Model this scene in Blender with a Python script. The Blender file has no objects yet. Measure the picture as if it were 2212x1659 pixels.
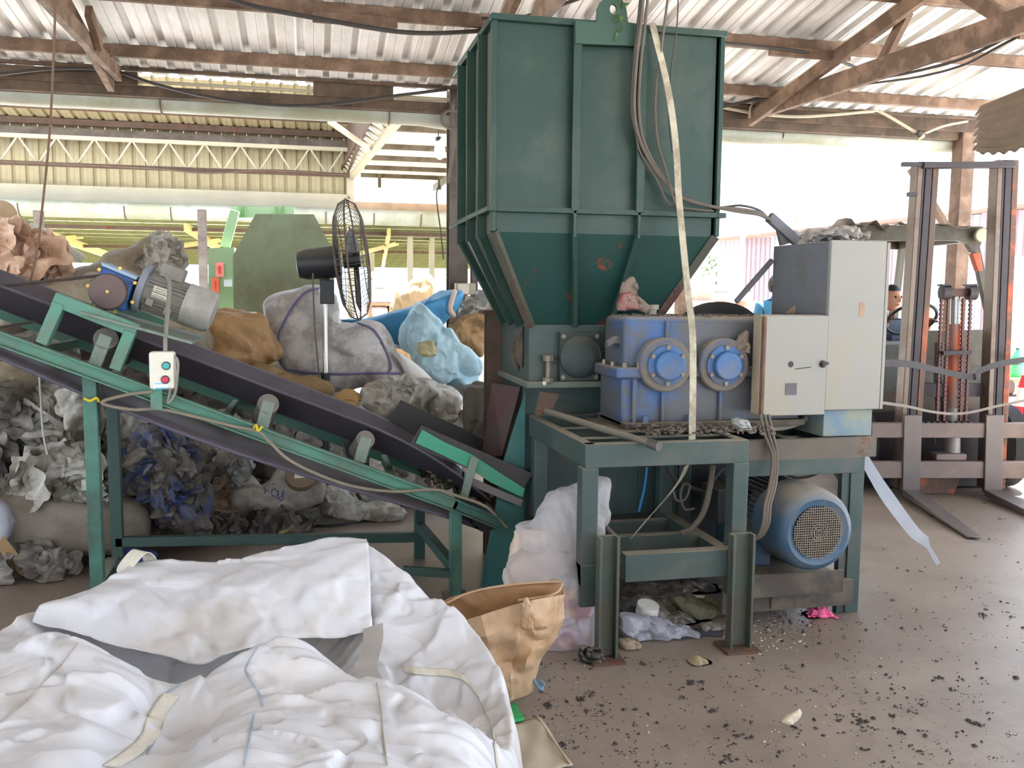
import bpy, math, random
import numpy as np
from mathutils import Vector, Matrix

SC = bpy.context.scene
COL = SC.collection

# ---------------------------------------------------------------- camera
F_PX, CX, CY, CAM_H = 1950.0, 1106.0, 829.5, 1.5
YAW, PITCH, ROLL = math.radians(12.7), math.radians(5.68), math.radians(0.53)
_f = np.array([math.sin(YAW)*math.cos(PITCH), math.cos(YAW)*math.cos(PITCH), -math.sin(PITCH)])
_r0 = np.array([math.cos(YAW), -math.sin(YAW), 0.0]); _u0 = np.cross(_r0, _f)
_r = math.cos(ROLL)*_r0 + math.sin(ROLL)*_u0
_u = -math.sin(ROLL)*_r0 + math.cos(ROLL)*_u0
CAM = np.array([0.0, 0.0, CAM_H])
cam = bpy.data.objects.new('camera', bpy.data.cameras.new('camera')); COL.objects.link(cam)
cam.data.sensor_width = 36.0; cam.data.lens = F_PX/2212*36.0
cam.data.clip_start = 0.05; cam.data.clip_end = 300
cam.matrix_world = Matrix(((_r[0], _u[0], -_f[0], 0), (_r[1], _u[1], -_f[1], 0), (_r[2], _u[2], -_f[2], CAM_H), (0, 0, 0, 1)))
SC.camera = cam

# ---------------------------------------------------------------- daylight
world = bpy.data.worlds.new('overcast_sky'); SC.world = world; world.use_nodes = True
_bg = world.node_tree.nodes['Background']
_bg.inputs[0].default_value = (0.76, 0.90, 1.10, 1); _bg.inputs[1].default_value = 4.2
sun = bpy.data.objects.new('sun', bpy.data.lights.new('sun', 'SUN')); COL.objects.link(sun)
sun.data.energy = 42.0; sun.data.angle = math.radians(0.6); sun.data.color = (1.0, 0.97, 0.93)
sun.rotation_euler = Vector((-0.33, -0.10, -1.0)).to_track_quat('-Z', 'Y').to_euler()
SC.view_settings.view_transform = 'Standard'; SC.view_settings.look = 'None'
SC.view_settings.gamma = 1.0; SC.view_settings.use_curve_mapping = False
SC.view_settings.exposure = -0.15
SC.cycles.max_bounces = 10; SC.cycles.diffuse_bounces = 6; SC.cycles.transparent_max_bounces = 16
SC.cycles.use_denoising = True
SC.cycles.caustics_reflective = False; SC.cycles.caustics_refractive = False

# ---------------------------------------------------------------- helpers
def ray(x, y): return _f + _r*(x-CX)/F_PX - _u*(y-CY)/F_PX
def P(x, y, Y=None, Z=None, X=None):
    """world point seen at a photograph pixel, on the plane with the given world coordinate"""
    d = ray(x, y)
    t = (Z-CAM_H)/d[2] if Z is not None else (Y/d[1] if Y is not None else X/d[0])
    return CAM + t*d
def proj(V):
    d = np.asarray(V, float) - CAM; z = d @ _f
    return np.stack([CX + F_PX*(d @ _r)/z, CY - F_PX*(d @ _u)/z], -1)
def A(*a): return np.array(a, float)
def nrm(v):
    v = np.asarray(v, float); return v/max(np.linalg.norm(v), 1e-9)

class MB:
    """collects shapes for ONE mesh object"""
    def __init__(s): s.v = []; s.f = []; s.n = 0
    def add(s, v, f):
        v = np.asarray(v, float).reshape(-1, 3); s.v.append(v)
        s.f += [tuple(int(i)+s.n for i in q) for q in f]; s.n += len(v); return s
    def box(s, x0, x1, y0, y1, z0, z1):
        return s.add([(x, y, z) for x in (x0, x1) for y in (y0, y1) for z in (z0, z1)],
                     [(0, 1, 3, 2), (4, 6, 7, 5), (0, 4, 5, 1), (2, 3, 7, 6), (0, 2, 6, 4), (1, 5, 7, 3)])
    def bar(s, a, b, w, h, up=(0, 0, 1), n=1):
        a, b = A(*a), A(*b); d = nrm(b-a); sd = nrm(np.cross(d, up)); u = np.cross(sd, d)
        v = []
        for p in (a, b):
            for i, j in ((-1, -1), (1, -1), (1, 1), (-1, 1)): v.append(p + sd*i*w/2 + u*j*h/2)
        return s.add(v, [(3, 2, 1, 0), (4, 5, 6, 7), (0, 1, 5, 4), (1, 2, 6, 5), (2, 3, 7, 6), (3, 0, 4, 7)])
    def channel(s, a, b, w, h, t, up=(0, 0, 1), side=1):
        """C section: web h tall, flanges w wide; side: which way the flanges point"""
        a, b = A(*a), A(*b); d = nrm(b-a); sd = nrm(np.cross(d, up))*side; u = np.cross(np.cross(d, up), d); u = nrm(u)
        sec = [(0, -h/2), (w, -h/2), (w, -h/2+t), (t, -h/2+t), (t, h/2-t), (w, h/2-t), (w, h/2), (0, h/2)]
        v = [p + sd*x + u*y for p in (a, b) for x, y in sec]
        k = 8
        return s.add(v, [tuple(range(k)), tuple(range(2*k-1, k-1, -1))] + [(i, i+k, (i+1) % k+k, (i+1) % k) for i in range(k)])
    def ibeam(s, a, b, w, h, t, up=(0, 0, 1)):
        a, b = A(*a), A(*b); d = nrm(b-a); sd = nrm(np.cross(d, up)); u = nrm(np.cross(sd, d))
        x, y = w/2, h/2
        sec = [(-x, -y), (x, -y), (x, -y+t), (t/2, -y+t), (t/2, y-t), (x, y-t), (x, y), (-x, y), (-x, y-t), (-t/2, y-t), (-t/2, -y+t), (-x, -y+t)]
        v = [p + sd*i + u*j for p in (a, b) for i, j in sec]; k = 12
        return s.add(v, [tuple(range(k)), tuple(range(2*k-1, k-1, -1))] + [(i, i+k, (i+1) % k+k, (i+1) % k) for i in range(k)])
    def cyl(s, a, b, r, r2=None, n=20, cap=True):
        a, b = A(*a), A(*b); r2 = r if r2 is None else r2; d = nrm(b-a)
        x = nrm(np.cross(d, (0, 0, 1) if abs(d[2]) < .9 else (1, 0, 0))); y = np.cross(d, x)
        v = [p + (x*math.cos(t)+y*math.sin(t))*q for p, q in ((a, r), (b, r2)) for t in np.arange(n)*2*math.pi/n]
        f = [(i, (i+1) % n, (i+1) % n+n, i+n) for i in range(n)]
        if cap: f += [tuple(range(n-1, -1, -1)), tuple(range(n, 2*n))]
        return s.add(v, f)
    def lathe(s, prof, o, ax, n=24):
        """prof: (radius, distance along ax)"""
        o = A(*o); d = nrm(ax); x = nrm(np.cross(d, (0, 0, 1) if abs(d[2]) < .9 else (1, 0, 0))); y = np.cross(d, x)
        v = [o + d*h + (x*math.cos(t)+y*math.sin(t))*r for r, h in prof for t in np.arange(n)*2*math.pi/n]
        m = len(prof); f = [(k*n+i, k*n+(i+1) % n, (k+1)*n+(i+1) % n, (k+1)*n+i) for k in range(m-1) for i in range(n)]
        f += [tuple(range(n-1, -1, -1)), tuple(range((m-1)*n, m*n))]
        return s.add(v, f)
    def tube(s, pts, r, n=8, closed=False):
        p = [A(*q) for q in pts]; m = len(p); v = []; x = None
        for i in range(m):
            if closed: d = nrm(p[(i+1) % m]-p[i-1])
            else: d = nrm(p[min(i+1, m-1)]-p[max(i-1, 0)])
            if x is None: x = np.cross(d, (0, 0, 1) if abs(d[2]) < .9 else (1, 0, 0))
            x = nrm(x - d*(x@d)); y = np.cross(d, x)
            q = r[i] if hasattr(r, '__len__') else r
            v += [p[i]+(x*math.cos(t)+y*math.sin(t))*q for t in np.arange(n)*2*math.pi/n]
        f = [(k*n+i, k*n+(i+1) % n, ((k+1) % m)*n+(i+1) % n, ((k+1) % m)*n+i) for k in range(m if closed else m-1) for i in range(n)]
        if not closed: f += [tuple(range(n-1, -1, -1)), tuple(range((m-1)*n, m*n))]
        return s.add(v, f)
    def ribbon(s, pts, wd, t=0.002):
        """flat strap: pts centre line, wd one across-vector per point (half width)"""
        p = np.array(pts, float); w = np.array(wd, float)
        if w.ndim == 1: w = np.repeat(w[None], len(p), 0)
        d = np.gradient(p, axis=0); nn = np.cross(d, w); nn /= np.maximum(np.linalg.norm(nn, axis=1, keepdims=True), 1e-9)
        v = np.stack([p-w-nn*t/2, p+w-nn*t/2, p+w+nn*t/2, p-w+nn*t/2], 1).reshape(-1, 3); m = len(p)
        f = [(k*4+i, k*4+(i+1) % 4, k*4+4+(i+1) % 4, k*4+4+i) for k in range(m-1) for i in range(4)]
        return s.add(v, f + [(3, 2, 1, 0), (m*4-4, m*4-3, m*4-2, m*4-1)])
    def prism(s, poly, depth):
        """poly: 3-D points of a flat outline; depth: extrusion vector"""
        a = np.array(poly, float); b = a+A(*depth); k = len(a)
        return s.add(np.vstack([a, b]), [tuple(range(k)), tuple(range(2*k-1, k-1, -1))] + [((i+1) % k, i, i+k, (i+1) % k+k) for i in range(k)])
    def ell(s, c, r, n=16, m=10):
        c = A(*c); r = A(*(r if hasattr(r, '__len__') else (r, r, r))); v = []; f = []
        for j in range(m+1):
            t = math.pi*j/m
            for i in range(n):
                q = 2*math.pi*i/n; v.append(c + r*A(math.sin(t)*math.cos(q), math.sin(t)*math.sin(q), math.cos(t)))
        for j in range(m):
            for i in range(n):
                f.append((j*n+i, (j+1)*n+i, (j+1)*n+(i+1) % n, j*n+(i+1) % n))
        return s.add(v, f)
    def grid(s, G):
        G = np.asarray(G, float); m, n = G.shape[:2]
        i, j = np.meshgrid(np.arange(m-1), np.arange(n-1), indexing='ij'); a = (i*n+j).ravel()
        return s.add(G.reshape(-1, 3), np.stack([a, a+n, a+n+1, a+1], 1))

WL = {}
def wloc(o): return WL.get(o.name, A(0, 0, 0))
def tag(o, label=None, cat=None, group=None, kind=None):
    if label: o['label'] = label
    if cat: o['category'] = cat
    if group: o['group'] = group
    if kind: o['kind'] = kind
    return o
def thing(name, loc, label=None, cat=None, group=None, kind=None):
    o = bpy.data.objects.new(name, None); COL.objects.link(o); o.location = Vector(loc); o.empty_display_size = .1
    WL[o.name] = A(*loc); return tag(o, label, cat, group, kind)
def put(name, mb, m, parent=None, smooth=True, bevel=0, seg=2, solid=0, angle=38, label=None, cat=None, group=None, kind=None, base=True):
    """link what mb holds as one mesh object"""
    V = np.vstack(mb.v) if isinstance(mb, MB) else np.asarray(mb[0], float); Fc = mb.f if isinstance(mb, MB) else mb[1]
    lo, hi = V.min(0), V.max(0); c = (lo+hi)/2
    if parent is None: c[2] = lo[2]
    me = bpy.data.meshes.new(name); me.from_pydata((V-c).tolist(), [], [tuple(map(int, q)) for q in Fc]); me.update()
    me.materials.append(m)
    if smooth:
        me.polygons.foreach_set('use_smooth', np.ones(len(me.polygons), bool)); me.set_sharp_from_angle(angle=math.radians(angle))
    o = bpy.data.objects.new(name, me); COL.objects.link(o); WL[o.name] = c
    if parent is not None: o.parent = parent; o.location = Vector(c - wloc(parent))
    else: o.location = Vector(c)
    if bevel:
        b = o.modifiers.new('bevel', 'BEVEL'); b.width = bevel; b.segments = seg; b.limit_method = 'ANGLE'; b.angle_limit = math.radians(40); b.harden_normals = False
    if solid:
        b = o.modifiers.new('solid', 'SOLIDIFY'); b.thickness = solid; b.offset = 0
    return tag(o, label, cat, group, kind)
def copy(o, parent=None, shift=(0, 0, 0), rotz=0):
    c = o.copy(); COL.objects.link(c)
    if parent is not None: c.parent = parent
    else: c.location = c.location + Vector(shift); c.rotation_euler.z += rotz
    WL[c.name] = wloc(o) + A(*shift)
    for ch in list(o.children): copy(ch, c)
    return c
def smoothline(pts, k=8):
    """Catmull-Rom through the points"""
    p = np.array(pts, float)
    if len(p) < 3: return np.array([p[0]+(p[-1]-p[0])*t for t in np.linspace(0, 1, k+1)])
    q = np.vstack([2*p[0]-p[1], p, 2*p[-1]-p[-2]]); out = []
    for i in range(1, len(q)-2):
        for t in np.arange(k)/k:
            a, b, c, d = q[i-1:i+3]
            out.append(.5*((2*b)+(c-a)*t+(2*a-5*b+4*c-d)*t*t+(3*b-a-3*c+d)*t**3))
    out.append(p[-1]); return np.array(out)
def sag(a, b, drop, k=24):
    a, b = A(*a), A(*b); t = np.linspace(0, 1, k)[:, None]
    p = a+(b-a)*t; p[:, 2] -= drop*4*(t*(1-t))[:, 0]; return p

# ---- numpy noise
def _hash(i, seed):
    h = (i[..., 0]*374761393 + i[..., 1]*668265263 + i[..., 2]*1274126177 + seed*974634777) & 0xffffffff
    h = ((h ^ (h >> 13))*1274126177) & 0xffffffff
    return ((h ^ (h >> 16)) & 0xffff)/65535.0
def vnoise(p, seed=0):
    i = np.floor(p).astype(np.int64); f = p-i; w = f*f*(3-2*f); r = 0
    for dx in (0, 1):
        for dy in (0, 1):
            for dz in (0, 1):
                g = (w[..., 0] if dx else 1-w[..., 0])*(w[..., 1] if dy else 1-w[..., 1])*(w[..., 2] if dz else 1-w[..., 2])
                r = r + g*_hash(i+np.array([dx, dy, dz]), seed)
    return r
def fbm(p, o=3, seed=0): return sum(vnoise(p*2**k+k*7.3, seed+k)*.5**k for k in range(o))/sum(.5**k for k in range(o))-.5
def ridge(p, o=3, seed=0): return sum((1-np.abs(2*vnoise(p*2**k+k*5.1, seed+k)-1))*.55**k for k in range(o))/sum(.55**k for k in range(o))
def facets(p, cell, seed=0, sharp=20.0):
    """crumpled-paper relief: flat facets that meet in creases; about -1..1"""
    rng = np.random.default_rng(seed); lo, hi = p.min(0)-cell, p.max(0)+cell
    n = int(np.clip(np.prod((hi-lo)/cell), 6, 900 if len(p) < 20000 else 420)); S = lo+(hi-lo)*rng.random((n, 3))
    g = rng.normal(size=(n, 3))*.75; h = rng.normal(size=n)*.35; q = p + cell*.5*np.stack([fbm(p/cell, 2, seed+j) for j in range(3)], -1)
    out = np.empty(len(q))
    for i in range(0, len(q), 4000):
        d3 = q[i:i+4000, None, :]-S[None]; D = np.sqrt((d3**2).sum(-1))/cell; k = np.argpartition(D, 3, axis=1)[:, :4]; r = np.arange(len(D))[:, None]
        D = D[r, k]; W = np.exp(-sharp*(D-D.min(1, keepdims=True))); W /= W.sum(1, keepdims=True)
        out[i:i+4000] = (W*(h[k]+(d3[r, k]/cell*g[k]).sum(-1))).sum(1)
    return np.clip(out, -1.5, 1.5)
def folds(p, n=10, wl=.12, seed=0):
    """long soft folds in a few directions; about -1..1"""
    rng = np.random.default_rng(seed); r = 0
    for k in range(n):
        d = nrm(rng.normal(size=3)); w = wl*rng.uniform(.6, 1.7); ph = rng.uniform(0, 9)
        t = (p@d)/w + ph + 1.3*fbm(p/(wl*4), 2, seed+k); m = np.clip(vnoise(p/(wl*3)+k*3.7, seed+50+k)*2-.8, 0, 1)
        r = r + m*(1-2*np.abs(2*(t-np.floor(t))-1))
    return r/math.sqrt(n)*1.2

# ---------------------------------------------------------------- materials
def C(r, g, b):
    return tuple((x/255/12.92 if x/255 <= .04045 else ((x/255+.055)/1.055)**2.4) for x in (r, g, b))
MATS = {}
DUST = C(150, 138, 118)
def mat(name, col, rough=.6, metal=0., var=.18, scale=5., dirt=None, dirt_amt=.0, dirt_scale=3., rust=0., rust_col=C(120, 62, 34), rust_scale=5.,
        dust=0., dust_col=DUST, bump=0., bump_scale=40., trans=0., glass=0., alpha=1., stretch=None, spec=.5, wave=None, emit=0., coat=0., wrinkle=None):
    if name in MATS: return MATS[name]
    m = bpy.data.materials.new(name); m.use_nodes = True; nt = m.node_tree; N = nt.nodes; L = nt.links
    b = N['Principled BSDF']; b.inputs['Roughness'].default_value = rough; b.inputs['Metallic'].default_value = metal
    b.inputs['Specular IOR Level'].default_value = spec
    tc = N.new('ShaderNodeTexCoord'); src = tc.outputs['Object']
    if stretch:
        mp = N.new('ShaderNodeMapping'); mp.inputs['Scale'].default_value = stretch; L.new(src, mp.inputs[0]); src = mp.outputs[0]
    def noise(sc, det=5., r=.6):
        n = N.new('ShaderNodeTexNoise'); n.inputs['Scale'].default_value = sc; n.inputs['Detail'].default_value = det; n.inputs['Roughness'].default_value = r
        L.new(src, n.inputs['Vector']); return n.outputs['Fac']
    def rng_(x, a, c, lo=0., hi=1.):
        n = N.new('ShaderNodeMapRange'); n.inputs[1].default_value = a; n.inputs[2].default_value = c; n.inputs[3].default_value = lo; n.inputs[4].default_value = hi; L.new(x, n.inputs[0]); return n.outputs[0]
    def mix(fac, c1, c2):
        n = N.new('ShaderNodeMix'); n.data_type = 'RGBA'
        if isinstance(fac, float): n.inputs[0].default_value = fac
        else: L.new(fac, n.inputs[0])
        for k, c in ((6, c1), (7, c2)):
            if isinstance(c, tuple): n.inputs[k].default_value = (*c, 1)
            else: L.new(c, n.inputs[k])
        return n.outputs[2]
    x = mix(rng_(noise(scale), .3, .7), tuple(c*(1-var) for c in col), tuple(min(c*(1+var), 1.) for c in col))
    if dirt_amt > 0: x = mix(rng_(noise(dirt_scale, 8., .70), .58-.34*dirt_amt, .68-.26*dirt_amt, 0., min(.35+dirt_amt, .95)), x, dirt)
    if rust > 0: x = mix(rng_(noise(rust_scale, 9., .72), .69-.24*rust, .74-.22*rust), x, mix(rng_(noise(rust_scale*4), .35, .65), rust_col, tuple(c*.45 for c in rust_col)))
    rs = None
    if dust > 0:
        g = N.new('ShaderNodeNewGeometry'); sp = N.new('ShaderNodeSeparateXYZ'); L.new(g.outputs['Normal'], sp.inputs[0])
        mm = N.new('ShaderNodeMath'); mm.operation = 'MULTIPLY'; L.new(rng_(sp.outputs[2], .25, .95), mm.inputs[0]); L.new(rng_(noise(scale*2.), .25, .55, .55, 1.), mm.inputs[1])
        m2 = N.new('ShaderNodeMath'); m2.operation = 'MULTIPLY'; L.new(mm.outputs[0], m2.inputs[0]); m2.inputs[1].default_value = dust
        x = mix(m2.outputs[0], x, dust_col); rs = rng_(m2.outputs[0], 0., 1., rough, .9)
    if wave:
        w = N.new('ShaderNodeTexWave'); w.inputs['Scale'].default_value = wave; w.inputs['Distortion'].default_value = 6.; w.inputs['Detail'].default_value = 3.; L.new(src, w.inputs[0])
        x = mix(rng_(w.outputs['Fac'], .2, .8, 0., .45), x, tuple(c*.6 for c in col))
    L.new(x, b.inputs['Base Color'])
    if rs is not None: L.new(rs, b.inputs['Roughness'])
    if bump > 0:
        bp = N.new('ShaderNodeBump'); bp.inputs['Strength'].default_value = bump; bp.inputs['Distance'].default_value = .01; L.new(noise(bump_scale, 6.), bp.inputs['Height']); L.new(bp.outputs[0], b.inputs['Normal'])
    if wrinkle:
        n = N.new('ShaderNodeTexNoise'); n.noise_type = 'RIDGED_MULTIFRACTAL'; n.normalize = True
        n.inputs['Scale'].default_value = wrinkle[0]; n.inputs['Detail'].default_value = 3.; n.inputs['Distortion'].default_value = .8; L.new(src, n.inputs['Vector'])
        bw = N.new('ShaderNodeBump'); bw.inputs['Strength'].default_value = wrinkle[1]; bw.inputs['Distance'].default_value = wrinkle[2]; L.new(n.outputs['Fac'], bw.inputs['Height'])
        if bump > 0: L.new(bp.outputs[0], bw.inputs['Normal'])
        L.new(bw.outputs[0], b.inputs['Normal'])
    if coat: b.inputs['Coat Weight'].default_value = coat; b.inputs['Coat Roughness'].default_value = .25
    if glass > 0: b.inputs['Transmission Weight'].default_value = glass; b.inputs['IOR'].default_value = 1.3
    if alpha < 1: b.inputs['Alpha'].default_value = alpha
    if emit > 0:
        b.inputs['Emission Color'].default_value = (*col, 1); b.inputs['Emission Strength'].default_value = emit
    if trans > 0:
        t = N.new('ShaderNodeBsdfTranslucent'); L.new(x, t.inputs[0]); ms = N.new('ShaderNodeMixShader'); ms.inputs[0].default_value = trans
        L.new(b.outputs[0], ms.inputs[1]); L.new(t.outputs[0], ms.inputs[2]); L.new(ms.outputs[0], N['Material Output'].inputs[0])
    MATS[name] = m; return m
def flat(name, col, rough=.6, **k): return mat(name, col, rough, var=k.pop('var', .06), **k)
# ================================================================ setting
GALV = mat('galvanised_sheet', C(226, 225, 222), .5, .0, .10, 1.6, dirt=C(176, 170, 154), dirt_amt=.14, dirt_scale=1.2, stretch=(1, .25, 1))
BEIGE = mat('beige_sheet', C(152, 141, 110), .6, 0, .08, 2., dirt=C(116, 104, 78), dirt_amt=.3, dirt_scale=1.0)
TIMBER = mat('timber', C(128, 102, 82), .75, 0, .22, 4., dirt=C(84, 62, 44), dirt_amt=.45, dirt_scale=5, bump=.3, stretch=(1, 1, 1), wave=2.0)
TIMBER_D = mat('dark_timber', C(92, 74, 58), .8, 0, .25, 4., dirt=C(58, 48, 36), dirt_amt=.4, bump=.3)
RUSTY = mat('rusty_steel', C(84, 66, 54), .75, .1, .25, 6., rust=.5, bump=.2)
GREYST = mat('grey_steel_column', C(104, 94, 84), .65, .2, .18, 4., dirt=C(74, 62, 52), dirt_amt=.4, dirt_scale=2.5)
PIPEM = mat('gutter_sheet', C(158, 160, 148), .5, .0, .1, 1.5, dirt=C(132, 132, 104), dirt_amt=.35, dirt_scale=.9)
CREAM = mat('cream_paint', C(164, 156, 134), .6, 0, .1, 2)
YEL = mat('yellow_timber', C(190, 168, 110), .7, 0, .15, 5)
FLOORM = mat('concrete_floor', C(134, 121, 110), .42, 0, .10, 1.3, dirt=C(112, 98, 88), dirt_amt=.38, dirt_scale=.8, bump=.12, bump_scale=30)
GROUND = mat('yard_ground', C(222, 220, 217), .9, 0, .1, .6)

put('floor', MB().box(-11, 6.9, -13.5, 10.6, -.2, 0), FLOORM, kind='structure', smooth=False)
put('floor_yard', MB().box(-60, 90, -60, 110, -.4, -.204), GROUND, kind='structure', smooth=False)
put('trim_yard_apron', MB().box(6.9, 40, -20, 40, -.203, -.02).box(-25, 6.9, 10.6, 60, -.203, -.02), GROUND, kind='structure', smooth=False)

ROOF_S, EAVE_Y, EAVE_Z = .16, 7.8, 3.25
def roof_z(y): return EAVE_Z + ROOF_S*(EAVE_Y-y)
def sheet_profile(width, pitch, rib, h, flat=.55):
    """cross-section (x, z) of a ribbed metal sheet"""
    pts = []; n = int(round(width/pitch))
    for k in range(n):
        x = k*pitch; a = pitch*flat
        pts += [(x, 0), (x+a*.42, 0), (x+a*.46, .004), (x+a*.54, .004), (x+a*.58, 0), (x+a, 0), (x+a+rib*.28, h), (x+pitch-rib*.28, h)]
    pts.append((width+.02, 0)); return pts
def sheet_mesh(name, prof, p0, along, across, up, m):
    p0, along, across, up = A(*p0), A(*along), A(*across), A(*up)
    v = [p0 + across*x + up*z for x, z in prof] + [p0 + along + across*x + up*z for x, z in prof]; k = len(prof)
    me = bpy.data.meshes.new(name); me.from_pydata([tuple(q) for q in v], [], [(i, i+1, i+1+k, i+k) for i in range(k-1)]); me.update()
    me.materials.append(m); return me
def sheet_row(parent, name, me, n, step, lift=.0035):
    for k in range(n):
        o = bpy.data.objects.new(name, me); COL.objects.link(o); o.parent = parent; o.location = Vector(A(*step)*k + A(0, 0, lift*(k % 2)))
# main roof: one sheet per 0.8 m
roof = thing('ceiling', (-9.6, EAVE_Y, EAVE_Z), kind='structure')
L_ = 10.8
me = sheet_mesh('roof_sheet', sheet_profile(.8, .2, .07, .032, .62), (0, .12, -.019), (0, -L_, ROOF_S*L_), (1, 0, 0), (0, ROOF_S*.98, .98), GALV)
sheet_row(roof, 'roof_sheet', me, 20, (.8, 0, 0))
RIDGE = -3.0        # unseen slope behind the camera, added to cut the low sky light
me_b = sheet_mesh('rear_sky_block', sheet_profile(.8, .2, .07, .032, .62), (0, RIDGE-EAVE_Y, (EAVE_Y-RIDGE)*ROOF_S-.019), (0, -10.5, -1.7), (1, 0, 0), (0, -.16, .98), GALV)
sheet_row(roof, 'rear_sky_block', me_b, 20, (.8, 0, 0))
def purlin(x0, x1, y, h=.09, w=.05, m=TIMBER, dz=0.):
    z = roof_z(y)-h/2-.003+dz
    b = MB(); n = 3; xs = np.linspace(x0, x1, n+1)
    return put('purlin', MB().bar((x0, y, z), (x1, y, z), w, h), m, roof, bevel=.004, seg=1)
for y in (7.38, 6.48, 5.62, 4.7, 3.8, 2.9, 2.0, 1.1, 0.2, -.8, -1.8, -2.8):
    if y != 5.62: purlin(-9.6, 6.45, y, m=TIMBER_D if y > 7.7 else TIMBER)
purlin(-9.6, .62, 5.62); purlin(.2, 6.45, 5.645, .09, .05)
purlin(-9.6, 6.45, 7.79, .026, .05, TIMBER_D)
put('purlin_splice', MB().bar((.05, 6.44, roof_z(6.44)-.12), (.62, 6.44, roof_z(6.44)-.12), .04, .07), TIMBER, roof, bevel=.004, seg=1)
put('purlin_splice', MB().bar((3.42, 6.44, roof_z(6.44)-.12), (4.1, 6.44, roof_z(6.44)-.12), .04, .07), TIMBER, roof, bevel=.004, seg=1)

def truss(x, low_end, webs, name='roof_truss', lw=.11):
    t = thing(name, (x, EAVE_Y, EAVE_Z-.2), kind='structure')
    yb = -2.9; z = lambda y: roof_z(y)-.09-.055
    put('upper_chord', MB().bar((x, EAVE_Y, z(EAVE_Y)), (x, yb, z(yb)), .05, .11), TIMBER, t, bevel=.004, seg=1)
    a = A(x+.055, EAVE_Y, EAVE_Z-.06); e = A(*low_end); d = (e-a)/(a[1]-e[1]); b = a + d*(a[1]+1.0)
    b[2] = max(b[2], 2.9)
    put('bottom_chord', MB().bar(a, b, .05, lw), TIMBER, t, bevel=.004, seg=1)
    for y0, y1 in webs:
        lo = a + d*(a[1]-y0); lo[0] += .05
        put('web_member', MB().bar(lo, (lo[0], y1, z(y1)+.03), .045, .09), TIMBER, t, bevel=.003, seg=1)
    return t
truss(-1.49, P(105, 0, X=-1.435), [(6.9, 6.6), (5.6, 4.9), (4., 4.8)])
truss(1.33, (1.385, 4.6, 3.16), [(6.0, 6.3), (6.0, 4.9), (4., 4.8)])
truss(3.97, (4.0, 4.6, 3.03), [(6.05, 5.7), (4.6, 5.3), (3.6, 4.4)], lw=.15)
truss(-4.4, (-4.35, 4.6, 3.16), [(6.0, 6.3), (4., 4.8)])

# eave: gutter, fascia boards, slot above them
eave = thing('trim_1', (0, 7.95, 3.0), kind='structure')
put('eave_board', MB().box(-9.6, -1.30, 7.83, 7.87, 3.12, 3.225), TIMBER_D, eave, bevel=.003, seg=1)
put('eave_board', MB().box(.06, .72, 7.84, 7.87, 3.12, 3.235), TIMBER_D, eave, bevel=.003, seg=1)
put('eave_board', MB().box(1.2, 6.5, 7.84, 7.87, 3.12, 3.235), TIMBER_D, eave, bevel=.003, seg=1)
put('eave_beam', MB().box(-9.6, 6.5, 7.9, 8.0, 3.05, 3.135), TIMBER_D, eave, bevel=.004, seg=1)
g = MB()   # half-round sheet gutter, dented
xs = np.arange(-9.6, 6.52, .23); ts = np.linspace(-.15*math.pi, 1.05*math.pi, 9); rng = np.random.default_rng(3)
dz = -.004*rng.random(len(xs)); dz[(xs > 1.0)] -= .03*rng.random((xs > 1.0).sum())
G = np.array([[(x, 8.08-.10*math.cos(t)*.9, 3.06-.095*math.sin(t)+d) for t in ts] for x, d in zip(xs, dz)])
put('gutter', MB().grid(G), PIPEM, eave, solid=.003)
for x in np.arange(-8.6, 6.4, 1.86):
    put('gutter_strap', MB().tube([(x, 8.08-.10*math.cos(t), 3.06-.106*math.sin(t)) for t in np.linspace(0, math.pi, 9)], .006, 6), RUSTY, eave)
def conduit(name, pts, r, m, label=None, cat=None, k=8, parent=None, group=None):
    return put(name, MB().tube(smoothline(pts, k), r, 8), m, parent, label=label, cat=cat, group=group)
# columns under the eave
c = thing('trim_2', (1.28, 7.93, 0), kind='structure')
put('column', MB().ibeam((1.28, 7.93, 0), (1.28, 7.93, 3.3), .16, .2, .012, up=(0, 1, 0)), GREYST, c)
put('base_plate', MB().box(1.13, 1.43, 7.78, 8.08, 0, .012), RUSTY, c)
put('column', MB().box(1.40, 1.46, 7.88, 7.94, 0, 3.2), GREYST, c, bevel=.004, seg=1)
c = thing('trim_3', (6.35, 7.93, 0), kind='structure')
put('post', MB().bar((6.35, 7.93, 0), (6.35, 7.93, 3.25), .15, .15, up=(0, 1, 0)), TIMBER, c, bevel=.006, seg=1)
put('brace', MB().bar((6.3, 7.9, 2.05), (5.75, 7.9, 2.75), .05, .08, up=(0, 1, 0)), TIMBER, c, bevel=.004, seg=1)
for x, y in ((-4.4, 7.93), (-9.4, 7.93), (-9.4, 1.5), (-9.4, -2.9), (6.4, -2.9), (6.4, 1.2)):
    c = thing('trim_4', (x, y, 0), kind='structure')
    put('post', MB().box(x-.07, x+.07, y-.07, y+.07, 0, roof_z(y)-.1), TIMBER, c, bevel=.006, seg=1)

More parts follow.
